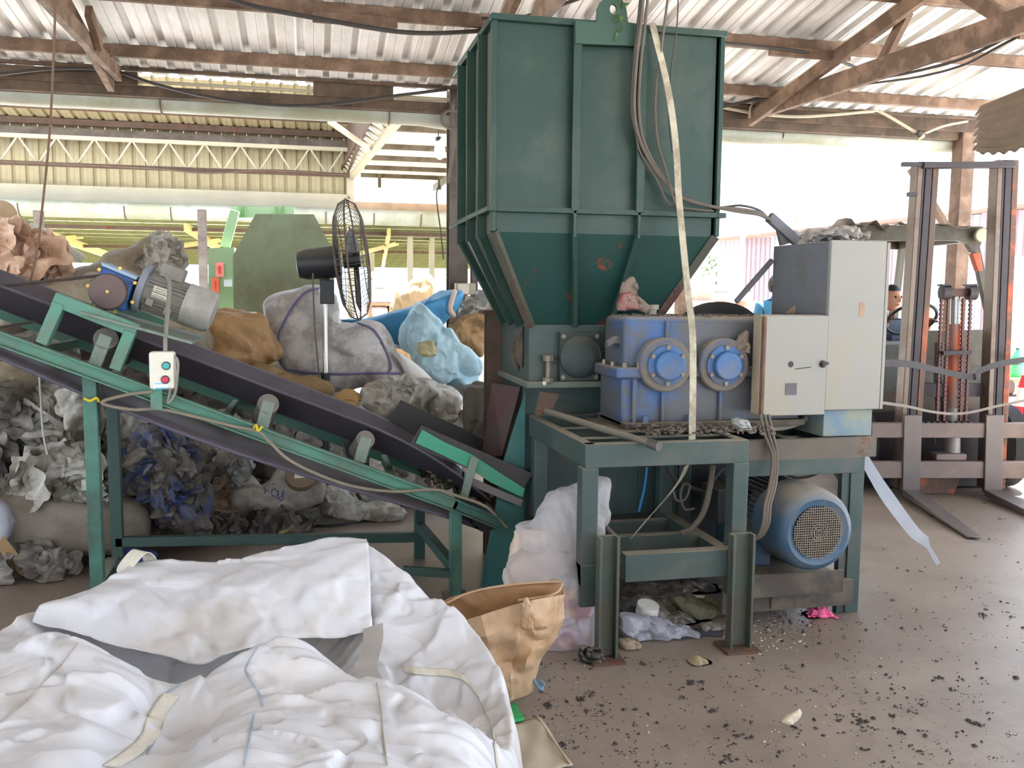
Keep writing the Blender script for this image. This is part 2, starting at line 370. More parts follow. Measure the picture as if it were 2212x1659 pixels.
# ---- second hall beyond the gutter
hall = thing('ceiling_1', (-4, 13, 4.2), kind='structure')
def r2z(y): return 4.15 + .22*(16-y)
me2 = sheet_mesh('hall_roof_sheet', sheet_profile(.8, .2, .05, .03, .7), (0, 0, 0), (0, -1.85, .407), (1, 0, 0), (0, .21, .97), BEIGE)
n2 = 18
for k in range(n2):
    o = bpy.data.objects.new('hall_roof_sheet', me2); COL.objects.link(o); o.parent = hall; o.location = Vector((.70-.82-.8*k+4, 3.0, r2z(16)-4.2+.004*(k % 2)))
for y in (15.8, 15.2, 14.6):
    put('hall_purlin', MB().box(-13.5, .75, y-.04, y+.04, r2z(y)-.10, r2z(y)-.005), RUSTY, hall)
put('hall_beam', MB().box(-13.5, .75, 15.8, 15.95, r2z(16)-.26, r2z(16)-.1), GREYST, hall)
wall = thing('wall_back', (-6, 16, 3), kind='structure')
me3 = sheet_mesh('wall_panel', sheet_profile(.8, .2, .05, .03, .7), (0, 0, 0), (0, 0, 1.02), (1, 0, 0), (0, 1, 0), BEIGE)
for k in range(n2):
    o = bpy.data.objects.new('wall_panel', me3); COL.objects.link(o); o.parent = wall; o.location = Vector((.70-.82-.8*k+6, .004*(k % 2), .17))
put('wall_rail', MB().box(-13.5, .72, 15.9, 15.97, 3.02, 3.17), CREAM, wall)
# lattice truss in front of the far wall
lt = thing('lattice_truss', (-5, 15.6, 3.4), kind='structure')
put('truss_rail', MB().box(-13, .72, 15.55, 15.62, 3.84, 3.90), CREAM, lt); put('truss_rail', MB().box(-13, .72, 15.55, 15.62, 3.42, 3.48), RUSTY, lt)
for k in range(24):
    x = .6-.55*k; a, b = ((x, 15.585, 3.87), (x-.275, 15.585, 3.45)); put('truss_web', MB().bar(a, b, .025, .025), CREAM, lt, smooth=False)
    put('truss_web', MB().bar(b, (x-.55, 15.585, 3.87), .025, .025), CREAM, lt, smooth=False)
conduit('wall_cable', [(-13, 15.5, 3.52), (-6, 15.5, 3.47), (-2.6, 15.5, 3.44), (-1.6, 15.5, 3.40), (-.6, 15.5, 3.47), (.7, 15.5, 3.45)], .02, RUSTY, parent=lt)
# girder at the end of the hall
gd = thing('end_girder', (.8, 13, 3.4), kind='structure')
put('girder_chord', MB().bar((.72, 16, 3.45), (1.03, 10.4, 3.45), .10, .06), CREAM, gd)
put('girder_chord', MB().bar((.60, 16, 3.62), (.80, 10.4, 3.62), .06, .06), RUSTY, gd)
for k in range(15):
    y = 16-.38*k; x = .72+.31*(16-y)/5.6; x2 = .60+.2*(16-y)/5.6
    put('girder_web', MB().bar((x, y, 3.46), (x2, y-.19, 3.62), .03, .03), CREAM, gd, smooth=False); put('girder_web', MB().bar((x2, y-.19, 3.62), (x-.0, y-.38, 3.46), .03, .03), CREAM, gd, smooth=False)
put('girder_panel', MB().prism([(.66, 16, 3.5), (.66, 16, r2z(16)), (.69, 13., r2z(14)), (.72, 10.4, 3.75), (.72, 10.4, 3.5)], (.03, 0, 0)), RUSTY, gd, smooth=False)
put('girder_brace', MB().bar(P(712, 262, Y=10.6), P(798, 322, Y=12.6), .05, .05), CREAM, gd)
put('girder_column', MB().box(.66, .78, 15.9, 16.02, -.02, 4.2), CREAM, gd)
# bright canopy to the right of the hall
cano = thing('ceiling_2', (2.2, 14.5, 3.8), kind='structure')
WHITER = mat('white_sheet', C(184, 174, 150), .55, 0, .06, 2., trans=.2)
me4 = sheet_mesh('canopy_sheet', sheet_profile(.8, .1, .03, .02, .55), (0, 0, 0), (4.6, 0, 0), (0, 1, 0), (0, 0, 1), WHITER)
for k in range(10):
    o = bpy.data.objects.new('canopy_sheet', me4); COL.objects.link(o); o.parent = cano; o.location = Vector((-1.2, -3.9+.8*k, -.02+.004*(k % 2)))
for y in (10.9, 12.6, 14.2, 15.4, 16.6, 17.7): put('canopy_purlin', MB().box(1., 5.6, y-.03, y+.03, 3.69, 3.77), GREYST, cano)
for x in (2.7, 5.2): put('canopy_rafter', MB().bar((x, 10.6, 3.62), (x-.2, 18.4, 3.62), .05, .12), GREYST, cano)
for x in (1.35, 2.5): put('canopy_stub', MB().box(x-.03, x+.03, 17.6, 17.7, 3.5, 3.75), GREYST, cano)
put('canopy_column', MB().box(5.4, 5.52, 17.6, 17.72, -.02, 3.7), GREYST, cano)
# second gutter
g2 = thing('trim_5', (-4, 15.8, 2.8), kind='structure')
xs = np.arange(-13.5, 5.4, .35); ts = np.linspace(-.1*math.pi, 1.1*math.pi, 9)
put('gutter', MB().grid(np.array([[(x, 15.75-.16*math.cos(t), 2.84-.19*math.sin(t)) for t in ts] for x in xs])), PIPEM, g2, solid=.004)
put('gutter_beam', MB().box(-13.5, .7, 15.86, 15.95, 2.84, 3.03), CREAM, g2)
put('gutter_flashing', MB().box(.7, 5.2, 15.86, 15.95, 2.9, 3.05), mat('rust_flashing', C(178, 150, 124), .8), g2)
for x in (-4.4, -2.85, -2.15, -.65, .3, 1.1, 1.9): put('gutter_strap', MB().tube([(x, 15.75-.17*math.cos(t), 2.84-.2*math.sin(t)) for t in np.linspace(0, math.pi, 9)], .009, 6), RUSTY, g2)
# low translucent roof beyond
YROOF = mat('translucent_sheet', C(186, 182, 140), .6, 0, .12, 1.5, trans=.3)
low = thing('ceiling_3', (-4, 20, 2.5), kind='structure')
def r4z(y): return 2.74-.062*(y-16)
me5 = sheet_mesh('low_roof_sheet', sheet_profile(.8, .2, .05, .03, .7), (0, 0, 0), (0, 8.4, -.52), (1, 0, 0), (0, .06, .99), YROOF)
for k in range(26):
    o = bpy.data.objects.new('low_roof_sheet', me5); COL.objects.link(o); o.parent = low; o.location = Vector((-10+.8*k, -4.0, .24+.004*(k % 2)))
for y in np.arange(16.4, 24.4, .55): put('low_purlin', MB().box(-14, 6.8, y-.02, y+.02, r4z(y)-.07, r4z(y)-.01), mat('olive_steel', C(96, 96, 60), .7), low)
for y in (16.6, 19.6): put('low_beam', MB().box(-14, 6.8, y-.03, y+.03, r4z(y)-.17, r4z(y)-.11), RUSTY, low)
for x in (-4.6, -2.0, 1.4, 4.2):
    put('low_rafter', MB().bar((x, 16.2, r4z(16.2)-.16), (x+.5, 24, r4z(24)-.12), .06, .14), YEL, low)
    put('low_brace', MB().bar((x-.5, 16.4, 2.2), (x+.4, 18.8, 2.52), .05, .08), YEL, low)
for x, y, w in ((-4.0, 15.2, .13), (-1.52, 14.2, .12), (1.86, 17, .1), (2.4, 18, .1), (1.35, 20, .12), (-6.5, 18, .12)):
    c = thing('trim_6', (x, y, 0), kind='structure'); put('post', MB().box(x-w/2, x+w/2, y-.06, y+.06, -.02, 2.62 if y > 16 else 2.7), CREAM if y > 16 else GREYST, c, bevel=.006, seg=1)
# ================================================================ shredder
GREEN = mat('hopper_green', C(34, 62, 53), .40, 0, .10, 2.2, dirt=C(72, 80, 72), dirt_amt=.2, dirt_scale=1.1, rust=.0, dust=.55, spec=.35)
GREEN_R = mat('hopper_green_chipped', C(25, 62, 57), .45, 0, .10, 3., rust=.30, rust_col=C(158, 76, 48), rust_scale=7., dust=.5)
GREEN_D = mat('frame_green', C(54, 71, 67), .55, 0, .16, 4., dirt=C(84, 82, 74), dirt_amt=.28, dirt_scale=3., rust=.16, rust_col=C(110, 74, 56), dust=.75)
DARKST = mat('dusty_dark_steel', C(74, 66, 58), .7, .1, .25, 5., dirt=C(110, 98, 82), dirt_amt=.3, dust=.7)
BLUE = mat('gearbox_blue', C(50, 92, 146), .5, 0, .10, 3., dirt=C(82, 82, 80), dirt_amt=.62, dirt_scale=2.6, dust=.9, bump=.15)
MOTORB = mat('motor_blue', C(60, 88, 112), .55, 0, .12, 4., dirt=C(104, 102, 96), dirt_amt=.26, dirt_scale=3., dust=.9)
BLACKST = mat('black_steel', C(44, 42, 42), .55, .2, .2, 6., dust=.5)
CABW = mat('cabinet_cream', C(142, 140, 133), .55, 0, .05, 2., dirt=C(150, 138, 112), dirt_amt=.18, dirt_scale=2., rust=.10, rust_col=C(128, 92, 66), rust_scale=3.5)
CABG = mat('cabinet_grey', C(108, 110, 116), .6, 0, .1, 3., dirt=C(92, 84, 70), dirt_amt=.3)
BOLTM = mat('bolt_steel', C(120, 112, 100), .5, .4, .2, 20, dust=.5)
CABLE = mat('dusty_cable', C(96, 86, 74), .7, 0, .15, 10)
CABLE_D = mat('dark_cable', C(52, 46, 42), .6, 0, .15, 10)
STRAPM = mat('dusty_strap', C(176, 168, 146), .6, 0, .16, 9., dirt=C(120, 108, 88), dirt_amt=.4, dirt_scale=6)

sh = thing('shredder', (1.37, 4.65, 0), 'tall dark green steel hopper shredder rising almost to the roof', 'shredder')
x0, x1, y0, y1, zt, zr, zb = .838, 1.915, 4.1, 5.17, 2.745, 1.885, 1.785
xb0, xb1, yb0, yb1, zc = 1.06, 1.69, 4.30, 4.98, 1.345
b = MB(); t = .012
b.box(x0, x1, y0, y0+t, zb, zt).box(x0, x1, y1-t, y1, zb, zt).box(x1-t, x1, y0, y1, zb, zt)
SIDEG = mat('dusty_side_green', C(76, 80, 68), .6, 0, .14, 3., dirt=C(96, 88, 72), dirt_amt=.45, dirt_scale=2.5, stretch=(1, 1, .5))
put('hopper_side', MB().box(x0, x0+t, y0+t, y1-t, zb, zt), SIDEG, sh, smooth=False)
put('hopper_bin', b, GREEN, sh, smooth=False)
b = MB()
T = [A(x0, y0, zb), A(x1, y0, zb), A(x1, y1, zb), A(x0, y1, zb)]; Bm = [A(xb0, yb0, zc), A(xb1, yb0, zc), A(xb1, yb1, zc), A(xb0, yb1, zc)]
cs_ = MB()
for i in range(4):
    j = (i+1) % 4; n_ = nrm(np.cross(T[j]-T[i], Bm[i]-T[i]))*.01; (b if i < 3 else cs_).prism([T[i], T[j], Bm[j], Bm[i]], n_)
put('hopper_cone', b, GREEN_R, sh, smooth=False); put('cone_side', cs_, SIDEG, sh, smooth=False)
e = .03
b = MB().box(x0-e, x1+e, y0-e, y0, zt-.03, zt).box(x0-e, x1+e, y1, y1+e, zt-.03, zt).box(x0-e, x0, y0, y1, zt-.03, zt).box(x1, x1+e, y0, y1, zt-.03, zt)
put('top_rim', b, GREEN, sh, bevel=.003, seg=1)
for (a, c) in (((x0, x1, y0-.045, y0), 0), ((x0, x1, y1, y1+.045), 0), ((x0-.045, x0, y0-.045, y1+.045), 0), ((x1, x1+.045, y0-.045, y1+.045), 0)):
    put('mid_flange', MB().box(*a, zr-.012, zr+.012), GREEN, sh, bevel=.002, seg=1)
rx = [P(1243, 300, Y=4.07)[0], P(1383, 300, Y=4.07)[0]]
for x in rx:                         # front ribs, upright then on the cone
    put('rib', MB().box(x-.008, x+.008, y0-.045, y0, zb-.02, zt-.03).box(x-.02, x+.02, y0-.05, y0-.042, zr, zt-.03), GREEN, sh, bevel=.002, seg=1)
    k = (x-x0)/(x1-x0); q = A(xb0+(xb1-xb0)*k, yb0-.03, zc)
    put('rib', MB().bar((x, y0-.025, zb), q, .022, .04, up=(0, -1, .4)), GREEN, sh, bevel=.002, seg=1)
for y in (4.32, 4.62, 4.92):                         # ribs of the left and right sides
    for s, xx in ((-1, x0), (1, x1)):
        a, c = sorted((xx, xx+s*.045)); put('rib', MB().box(a, c, y-.008, y+.008, zb-.02, zt-.03), GREEN, sh, bevel=.002, seg=1)
        k = (y-y0)/(y1-y0); put('rib', MB().bar((xx+s*.02, y, zb), ((xb0 if s < 0 else xb1)+s*.02, yb0+(yb1-yb0)*k, zc), .022, .04, up=(s, 0, .4)), GREEN, sh, bevel=.002, seg=1)
for s, xx in ((-1, x0), (1, x1)):
    a, c = sorted((xx, xx+s*.022)); put('corner_post', MB().box(a, c, y0-.022, y0+.03, zb, zt-.03), GREEN, sh, bevel=.002, seg=1)
    put('corner_post', MB().bar((xx+s*.008, y0-.01, zb), ((xb0 if s < 0 else xb1), yb0-.01, zc), .03, .03, up=(s, -1, .4)), mat('rusty_green', C(80, 78, 66), .6, 0, .2, 5, rust=.6, rust_col=C(110, 70, 56)), sh)
# lifting lug: plate with an eye
lp = [P(*q, Y=4.04) for q in ((1243, 94), (1243, 45), (1288, 47), (1290, 20), (1297, 4), (1312, -7), (1328, -9), (1344, 0), (1353, 18), (1357, 48), (1396, 54), (1396, 100))]
lc = P(1325, 20, Y=4.04); hole = [lc + A(.017*math.cos(t), 0, .022*math.sin(t)) for t in np.linspace(math.pi*1.5, -math.pi*.5, 15)]
lo = [P(1320, 97, Y=4.04)]
put('lifting_lug', MB().prism(lp[:6]+[lp[6]]+[hole[7]]+hole[7::-1]+hole[:6:-1]+[lp[6]+A(.002, 0, 0)]+lp[7:], (0, .014, 0)), mat('lug_green', C(38, 70, 56), .5, 0, .1, 4), sh, smooth=False)
b = MB(); rng = np.random.default_rng(4)
for k in range(16):
    a = lc + A(.03, -.02, -.03) + rng.normal(size=3)*A(.02, .008, .035); b.add([a, a+rng.normal(size=3)*.014, a+rng.normal(size=3)*.014+A(0, .004, -.02)], [(0, 1, 2)])
put('dried_weed', b, mat('weed', C(70, 96, 50), .8), sh, smooth=False, solid=.001, label='wisp of green weed caught in the lifting eye', kind='stuff')
# cutting chamber and its stand
put('chamber', MB().box(xb0-.01, xb1+.01, yb0-.012, yb1+.012, 1.07, zc+.006), GREEN_D, sh, bevel=.004)
put('chamber_flange', MB().box(1.03, 1.76, 4.24, 5.05, 1.045, 1.075), mat('dusty_green', C(92, 100, 90), .7, 0, .15, 6, dust=.9), sh, bevel=.003, seg=1)
put('lower_body', MB().box(1.07, 1.70, 4.46, 5.0, .34, 1.045).box(1.70, 1.95, 4.46, 5.0, .34, .84), GREEN_D, sh, bevel=.004)
put('discharge_chute', MB().prism([(1.10, 4.47, .36), (1.94, 4.47, .36), (1.86, 4.55, 0.02), (1.2, 4.55, 0.02)], (0, .42, 0)), GREEN_D, sh, smooth=False)
put('gusset', MB().prism([P(1135, 850, Y=4.44), P(1131, 1268, Y=4.44), P(1040, 1268, Y=4.44), P(1087, 1000, Y=4.44)], (0, .02, 0)), mat('gusset_green', C(52, 104, 100), .5, 0, .12, 3), sh, smooth=False)
put('side_plate', MB().prism([P(1062, 828, Y=4.75), P(1124, 836, Y=4.5), P(1084, 985, Y=4.5), P(1040, 985, Y=4.75)], (0.012, .012, 0)), mat('dark_red_plate', C(78, 46, 48), .6, 0, .15, 4, dirt=C(70, 64, 56), dirt_amt=.4), sh, smooth=False, label='dark red side plate')
pc = P(1068, 750, Y=5.0)
put('stand_post', MB().ibeam((pc[0], 5.0, 0), (pc[0], 5.0, P(1068, 672, Y=5.0)[2]), .10, .10, .01, up=(0, 1, 0)).box(pc[0]-.08, pc[0]+.08, 4.93, 5.07, P(1068, 678, Y=5.)[2], P(1068, 670, Y=5.)[2]), RUSTY, sh)
bc = P(1250, 770, Y=4.26)          # bearing housing on the front of the chamber
put('bearing_housing', MB().box(bc[0]-.1, bc[0]+.1, 4.245, 4.292, bc[2]-.12, bc[2]+.12).lathe([(.105, 0), (.105, .03), (.085, .05), (.05, .055)], (bc[0], 4.25, bc[2]), (0, -1, 0), 28), mat('greasy_dark_green', C(48, 58, 56), .6, 0, .2, 6, dust=.4), sh, bevel=.003, seg=1)
for dx in (-.085, .085):
    for dz in (-.1, .1): put('bolt', MB().cyl((bc[0]+dx, 4.235, bc[2]+dz), (bc[0]+dx, 4.25, bc[2]+dz), .012, n=6), BOLTM, sh)
sp = P(1188, 800, Y=4.22); put('grease_screw', MB().lathe([(.028, 0), (.028, .02), (.014, .022), (.014, .10), (.028, .102), (.028, .13)], (sp[0], 4.25, 1.076), (0, 0, 1), 8), BOLTM, sh)
for px, py in ((1095, 745), (1133, 755)):
    q = P(px, py, Y=4.5); put('side_lug', MB().prism([(1.045, 4.4+.1*(px > 1100), q[2]+.10), (1.02, 4.4+.1*(px > 1100), q[2]+.03), (1.02, 4.4+.1*(px > 1100), q[2]-.05), (1.045, 4.4+.1*(px > 1100), q[2]-.11)], (0, .06, 0)).cyl((1.015, 4.43+.1*(px > 1100), q[2]), (1.05, 4.43+.1*(px > 1100), q[2]), .02, n=8), DARKST, sh)
for px, w in ((1160, .05), (1185, .05)):
    q = P(px, 1000, Y=4.46); put('stand_leg', MB().bar((q[0], 4.46, .9), (q[0]-.03, 4.46, .0), w, .05, up=(0, 1, 0)), GREEN_D, sh)
for y in (4.6, 4.95): put('stand_leg', MB().box(1.66, 1.72, y-.03, y+.03, 0, 1.05), GREEN_D, sh)
q = P(1176, 828, Y=4.235); put('bolt', MB().ell(q, .012, 10, 6), mat('pale_knob', C(190, 196, 186), .4), sh, label='pale round bolt head')

# ================================================================ steel table
tb = thing('machine_table', (1.45, 3.9, 0), 'green steel channel table carrying the blue gearbox', 'table')
ZT = .89
ch = lambda a, c, side=1, h=.1, n='top_beam', m=GREEN_D, w=.045: put(n, MB().channel(a, c, w, h, .008, side=side), m, tb, bevel=.0025, seg=1)
ch((1.1, 3.5, ZT-.05), (1.83, 3.5, ZT-.05), -1); ch((1.1, 3.5, ZT-.05), (1.08, 4.395, ZT-.05), 1)
ch((1.83, 3.545, ZT-.05), (1.83, 4.395, ZT-.05), -1); ch((1.09, 4.395, ZT-.05), (1.83, 4.395, ZT-.05), -1)
ch((1.12, 3.72, ZT-.045), (1.8, 3.72, ZT-.045), 1, .08); ch((1.12, 4.02, ZT-.045), (1.8, 4.02, ZT-.045), 1, .08)
put('bed_plate', MB().box(1.33, 1.9, 3.78, 4.25, ZT-.004, ZT+.002), DARKST, tb)
for x, y in ((1.125, 3.52), (1.80, 3.52), (1.125, 4.33), (1.80, 4.33)):
    put('leg', MB().bar((x, y+.02, ZT-.1), (x, y+.02, .2 if y < 4 else 0), .07, .075, up=(0, 1, 0)), GREEN_D, tb, bevel=.004)
POSTM = mat('post_green', C(70, 80, 70), .6, 0, .15, 4, dirt=C(76, 68, 58), dirt_amt=.4, rust=.12, dust=.5)
for px0, px1, py0, py1 in ((1290, 1333, 1162, 1415), (1575, 1622, 1157, 1402)):
    a, c = P(px0, py1, Y=3.41), P(px1, py1, Y=3.41); z = P(px0, py0, Y=3.41)[2]; w = c[0]-a[0]
    put('channel_post', MB().box(a[0], c[0], 3.44, 3.452, 0, z).box(a[0], a[0]+.012, 3.40, 3.44, 0, z).box(c[0]-.012, c[0], 3.40, 3.44, 0, z), POSTM, tb, bevel=.002, seg=1)
    put('foot_plate', MB().box(a[0]-.03, c[0]+.02, 3.36, 3.5, 0, .012), RUSTY, tb)
z1, z0 = P(1400, 1200, Y=3.44)[2], P(1400, 1259, Y=3.44)[2]
put('lower_beam', MB().box(1.27, 1.77, 3.46, 3.47, z0, z1).box(1.27, 1.77, 3.47, 3.52, z1-.01, z1), GREEN_D, tb, bevel=.002, seg=1)
for y, py in ((3.85, 1160), (4.2, 1128)):
    z = P(1450, py-6, Y=y)[2]; put('lower_beam', MB().box(1.16, 1.79, y, y+.05, z-.09, z), GREEN_D, tb, bevel=.002, seg=1)
for x in (1.12, 1.80): put('lower_beam', MB().box(x-.03, x+.03, 3.50, 4.38, z0-.02, z0+.07), GREEN_D, tb, bevel=.002, seg=1)

# motor and cabinet frame, right of the table
fr = thing('steel_stand', (2.2, 4.0, 0), 'rusty green steel stand under the control cabinet and the motor', 'stand')
put('top_beam', MB().channel((1.84, 3.72, .80), (2.60, 3.72, .80), .045, .09, .008, side=-1), mat('rust_edge_green', C(92, 84, 74), .65, 0, .2, 5, rust=.4, rust_col=C(128, 84, 64), dust=.6), fr)
put('top_beam', MB().channel((1.84, 4.36, .80), (2.60, 4.36, .80), .045, .09, .008, side=1), GREEN_D, fr)
for x in (1.9, 2.2, 2.56): put('cross_beam', MB().box(x-.025, x+.025, 3.74, 4.36, .76, .838), GREEN_D, fr, bevel=.002, seg=1)
for y in (3.72, 4.36): put('mid_beam', MB().box(1.85, 2.52, y+.0, y+.04, .68, .755), GREEN_D, fr, bevel=.002, seg=1)
for x, y in ((2.50, 3.74), (2.50, 4.36), (1.9, 4.36)):
    put('leg', MB().box(x-.02, x+.05, y-.01, y+.035, 0, .757).box(x-.06, x-.02, y+.0, y+.035, 0, .757), GREEN_D, fr, bevel=.002, seg=1)
put('base_beam', MB().channel((1.83, 3.70, .11), (2.50, 3.70, .11), .05, .12, .01, side=-1), DARKST, fr)
put('base_beam', MB().channel((1.5, 4.3, .11), (2.50, 4.3, .11), .05, .12, .01, side=1), DARKST, fr)
put('stiffener', MB().box(2.07, 2.2, 3.69, 3.70, .06, .17), DARKST, fr)
put('blocking_guard', MB().box(1.98, 2.42, 4.53, 4.62, .0, 1.25), BLACKST, fr, bevel=.01)  # dark guard box, added to block the bright ground seen behind
put('motor_plate', MB().box(1.93, 2.4, 3.64, 4.3, .20, .215).box(1.93, 2.4, 3.632, 3.644, .14, .245), DARKST, fr)

# ---- the big electric motor
mo = thing('electric_motor', (2.2, 3.9, .215), 'big dusty blue electric motor with round mesh fan cover', 'motor')
mc = P(1768, 1150, Y=3.56); mx, mz = mc[0], mc[2]
put('fan_cover', MB().lathe([(.118, 0.012), (.150, .0), (.172, .012), (.186, .04), (.191, .09), (.191, .26)], (mx, 3.56, mz), (0, 1, 0), 48), MOTORB, mo)
b = MB(); R = .122
for k in np.arange(-.117, .118, .0108):
    h = math.sqrt(max(R*R-k*k, 1e-6)); b.box(mx+k-.0015, mx+k+.0015, 3.559, 3.563, mz-h, mz+h); b.box(mx-h, mx+h, 3.557, 3.561, mz+k-.0015, mz+k+.0015)
for r_ in (.012, .026, .038): b.tube([(mx+r_*math.cos(t), 3.556, mz+r_*math.sin(t)) for t in np.arange(20)*math.pi/10], .0022, 5, True)
put('fan_grille', b, mat('grille_wire', C(128, 118, 104), .6, .1, .15, 9), mo, smooth=False, kind='stuff')
put('recess_shade_disc', MB().cyl((mx, 3.572, mz), (mx, 3.576, mz), .12, n=32), mat('recess_shade', C(26, 25, 25), .9), mo)  # black disc paints the shade behind the grille
b = MB().cyl((mx, 3.80, mz), (mx, 4.33, mz), .155, n=40)
for k in range(44):
    t_ = 2*math.pi*k/44; d = A(math.cos(t_), 0, math.sin(t_)); b.bar(A(mx, 3.83, mz)+d*.165, A(mx, 4.30, mz)+d*.165, .004, .03, up=tuple(d))
put('finned_body', b, mat('motor_dark', C(70, 72, 72), .65, 0, .2, 6, dust=.7), mo, smooth=False)
put('end_shield', MB().lathe([(.175, 0), (.175, .03), (.10, .06), (.05, .07)], (mx, 4.30, mz), (0, 1, 0), 32), MOTORB, mo)
put('terminal_box', MB().box(mx-.30, mx-.14, 3.95, 4.15, mz-.05, mz+.12), BLACKST, mo, bevel=.006)
for s in (-1, 1): put('foot', MB().box(mx+s*.12-.05, mx+s*.12+.05, 3.85, 4.25, .216, mz-.1), MOTORB, mo, bevel=.004)
put('drive_pulley', MB().lathe([(.10, 0), (.085, .02), (.10, .04), (.085, .06), (.10, .08)], (mx, 4.385, mz), (0, 1, 0), 32), BLACKST, mo)

# ================================================================ gearbox
gb = thing('gearbox', (1.8, 4.05, ZT), 'blue cast gearbox with round bearing caps on the steel table', 'gearbox')
gx0, gx1, gy0, gy1, gz1, gs = 1.395, 2.3, 3.9, 4.22, 1.405, 1.155
put('lower_case', MB().box(gx0, gx1, gy0, gy1, ZT+.002, gs-.03), BLUE, gb, bevel=.012)
put('upper_case', MB().box(gx0+.012, gx1, gy0+.01, gy1-.01, gs, gz1), BLUE, gb, bevel=.03, seg=4)
put('case_flange', MB().box(gx0-.035, gx1+.02, gy0-.03, gy1+.02, gs-.035, gs+.018), BLUE, gb, bevel=.012, seg=3)
for x in (1.40, 1.47, 1.535): put('flange_bolt', MB().cyl((x, gy0-.015, gs+.018), (x, gy0-.015, gs+.04), .012, n=6), BOLTM, gb)
for y in (3.98, 4.1): put('flange_bolt', MB().cyl((gx0-.02, y, gs+.018), (gx0-.02, y, gs+.04), .012, n=6), BOLTM, gb)
for px in (1440, 1566):
    q = P(px, 789, Y=gy0-.05)
    cap = MB().lathe([(.125, 0.06), (.125, -.04), (.118, -.048), (.085, -.05)], (q[0], gy0, q[2]), (0, 1, 0), 40)
    bs = put('bearing_boss', cap, mat('gearbox_blue_dusty', C(76, 92, 116), .7, 0, .15, 4, dirt=C(116, 106, 94), dirt_amt=.6, dust=.8), gb)
    put('bearing_cap', MB().lathe([(.092, 0), (.092, -.012), (.068, -.018), (.066, -.045), (.060, -.05)], (q[0], gy0-.048, q[2]), (0, 1, 0), 40), mat('cap_blue', C(56, 98, 146), .5, 0, .08, 5, dirt=C(110, 106, 98), dirt_amt=.25), bs)
    for k in range(6):
        t_ = math.pi/6+k*math.pi/3; put('cap_bolt', MB().cyl((q[0]+.083*math.cos(t_), gy0-.072, q[2]+.083*math.sin(t_)), (q[0]+.083*math.cos(t_), gy0-.055, q[2]+.083*math.sin(t_)), .011, n=6), BOLTM, bs)
    put('rib', MB().box(q[0]-.008, q[0]+.012, gy0-.02, gy0+.01, ZT+.01, q[2]-.12), BLUE, gb, bevel=.004)
put('rib', MB().box(1.44, 1.462, gy0-.022, gy0+.01, ZT+.01, gs-.035), BLUE, gb, bevel=.005)
put('rib', MB().box(1.60, 1.62, gy0-.004, gy0+.02, gs+.1, gz1-.02), BLUE, gb, bevel=.004)
h = [P(1296, 733, X=gx0-.01), P(1302, 718, X=gx0-.01), P(1320, 712, X=gx0-.01)]
put('lifting_hook', MB().prism([(gx0-.05, 3.97, 1.255), (gx0-.045, 3.97, 1.285), (gx0-.01, 3.97, 1.31), (gx0+.02, 3.97, 1.31), (gx0+.02, 3.97, 1.27), (gx0-.015, 3.97, 1.275)], (0, .05, 0)), BLUE, gb, bevel=.006)
put('foot', MB().box(gx0-.0, gx1, gy0-.05, gy1+.03, ZT+.002, ZT+.03), DARKST, gb, bevel=.004)
for x in (1.5, 1.72): put('foot_bolt', MB().cyl((x, gy0-.03, ZT+.03), (x, gy0-.03, ZT+.06), .014, n=6), mat('blue_bolt', C(80, 98, 120), .6), gb)
put('input_pulley', MB().lathe([(.30, 0), (.28, .02), (.30, .04), (.28, .06), (.30, .08)], (P(1560, 700, Y=4.42)[0], 4.42, 1.17), (0, 1, 0), 48), BLACKST, gb)
q = P(1410, 655, Y=4.1); put('breather', MB().lathe([(.02, 0), (.02, .03), (.03, .032), (.03, .055)], (q[0], 4.1, gz1-.004), (0, 0, 1), 16), mat('breather_cap', C(150, 140, 130), .6), gb)
# debris on the bed plate
b = MB(); rng = np.random.default_rng(9)
for k in range(260):
    p = A(rng.uniform(1.42, 2.02), rng.uniform(3.6, 3.88), ZT+.006); p[2] += rng.uniform(0, .025); b.ell(p, rng.uniform(.003, .014, 3)*A(1.3, 1, .7), 5, 3)
put('chip_litter', b, mat('chips_grey', C(104, 94, 84), .9, 0, .4, 60), tb, smooth=False, kind='stuff', label='grey plastic chips and dust on the bed plate')

# ================================================================ control cabinet
cb = thing('control_cabinet', (2.4, 4.0, .845), 'cream control cabinet with tall and low boxes, rust along edges', 'cabinet')
put('plinth', MB().box(2.354, 2.61, 3.78, 4.28, .845, .972), mat('plinth_blue', C(98, 124, 144), .6, 0, .12, 3, dirt=C(140, 140, 110), dirt_amt=.4), cb, bevel=.003, seg=1)
put('tall_box', MB().box(2.342, 2.632, 3.775, 4.29, .972, 1.757), CABG, cb, bevel=.004)
put('tall_door', MB().box(2.337, 2.625, 3.75, 3.775, .975, 1.761), CABW, cb, bevel=.004)
put('door_edge', MB().box(2.628, 2.645, 3.752, 3.775, .975, 1.755), CABW, cb, bevel=.003)
put('low_box', MB().box(2.012, 2.34, 3.772, 3.848, .955, 1.418), mat('box_side', C(156, 142, 120), .6, 0, .12, 3, rust=.35, rust_col=C(118, 92, 74)), cb, bevel=.004)
ld = put('low_door', MB().box(2.018, 2.338, 3.748, 3.772, .955, 1.415), CABW, cb, bevel=.004)
q = P(1708, 787, Y=3.748); put('gland_hole', MB().cyl((q[0], 3.7465, q[2]), (q[0], 3.75, q[2]), .014, n=20), BLACKST, ld)
q = P(1777, 786, Y=3.748); put('rotary_switch', MB().lathe([(.017, 0), (.017, -.006), (.013, -.014)], (q[0], 3.748, q[2]), (0, 1, 0), 20).bar(q+A(-.01, -.016, 0), q+A(.02, -.016, .004), .006, .012), BLACKST, ld)
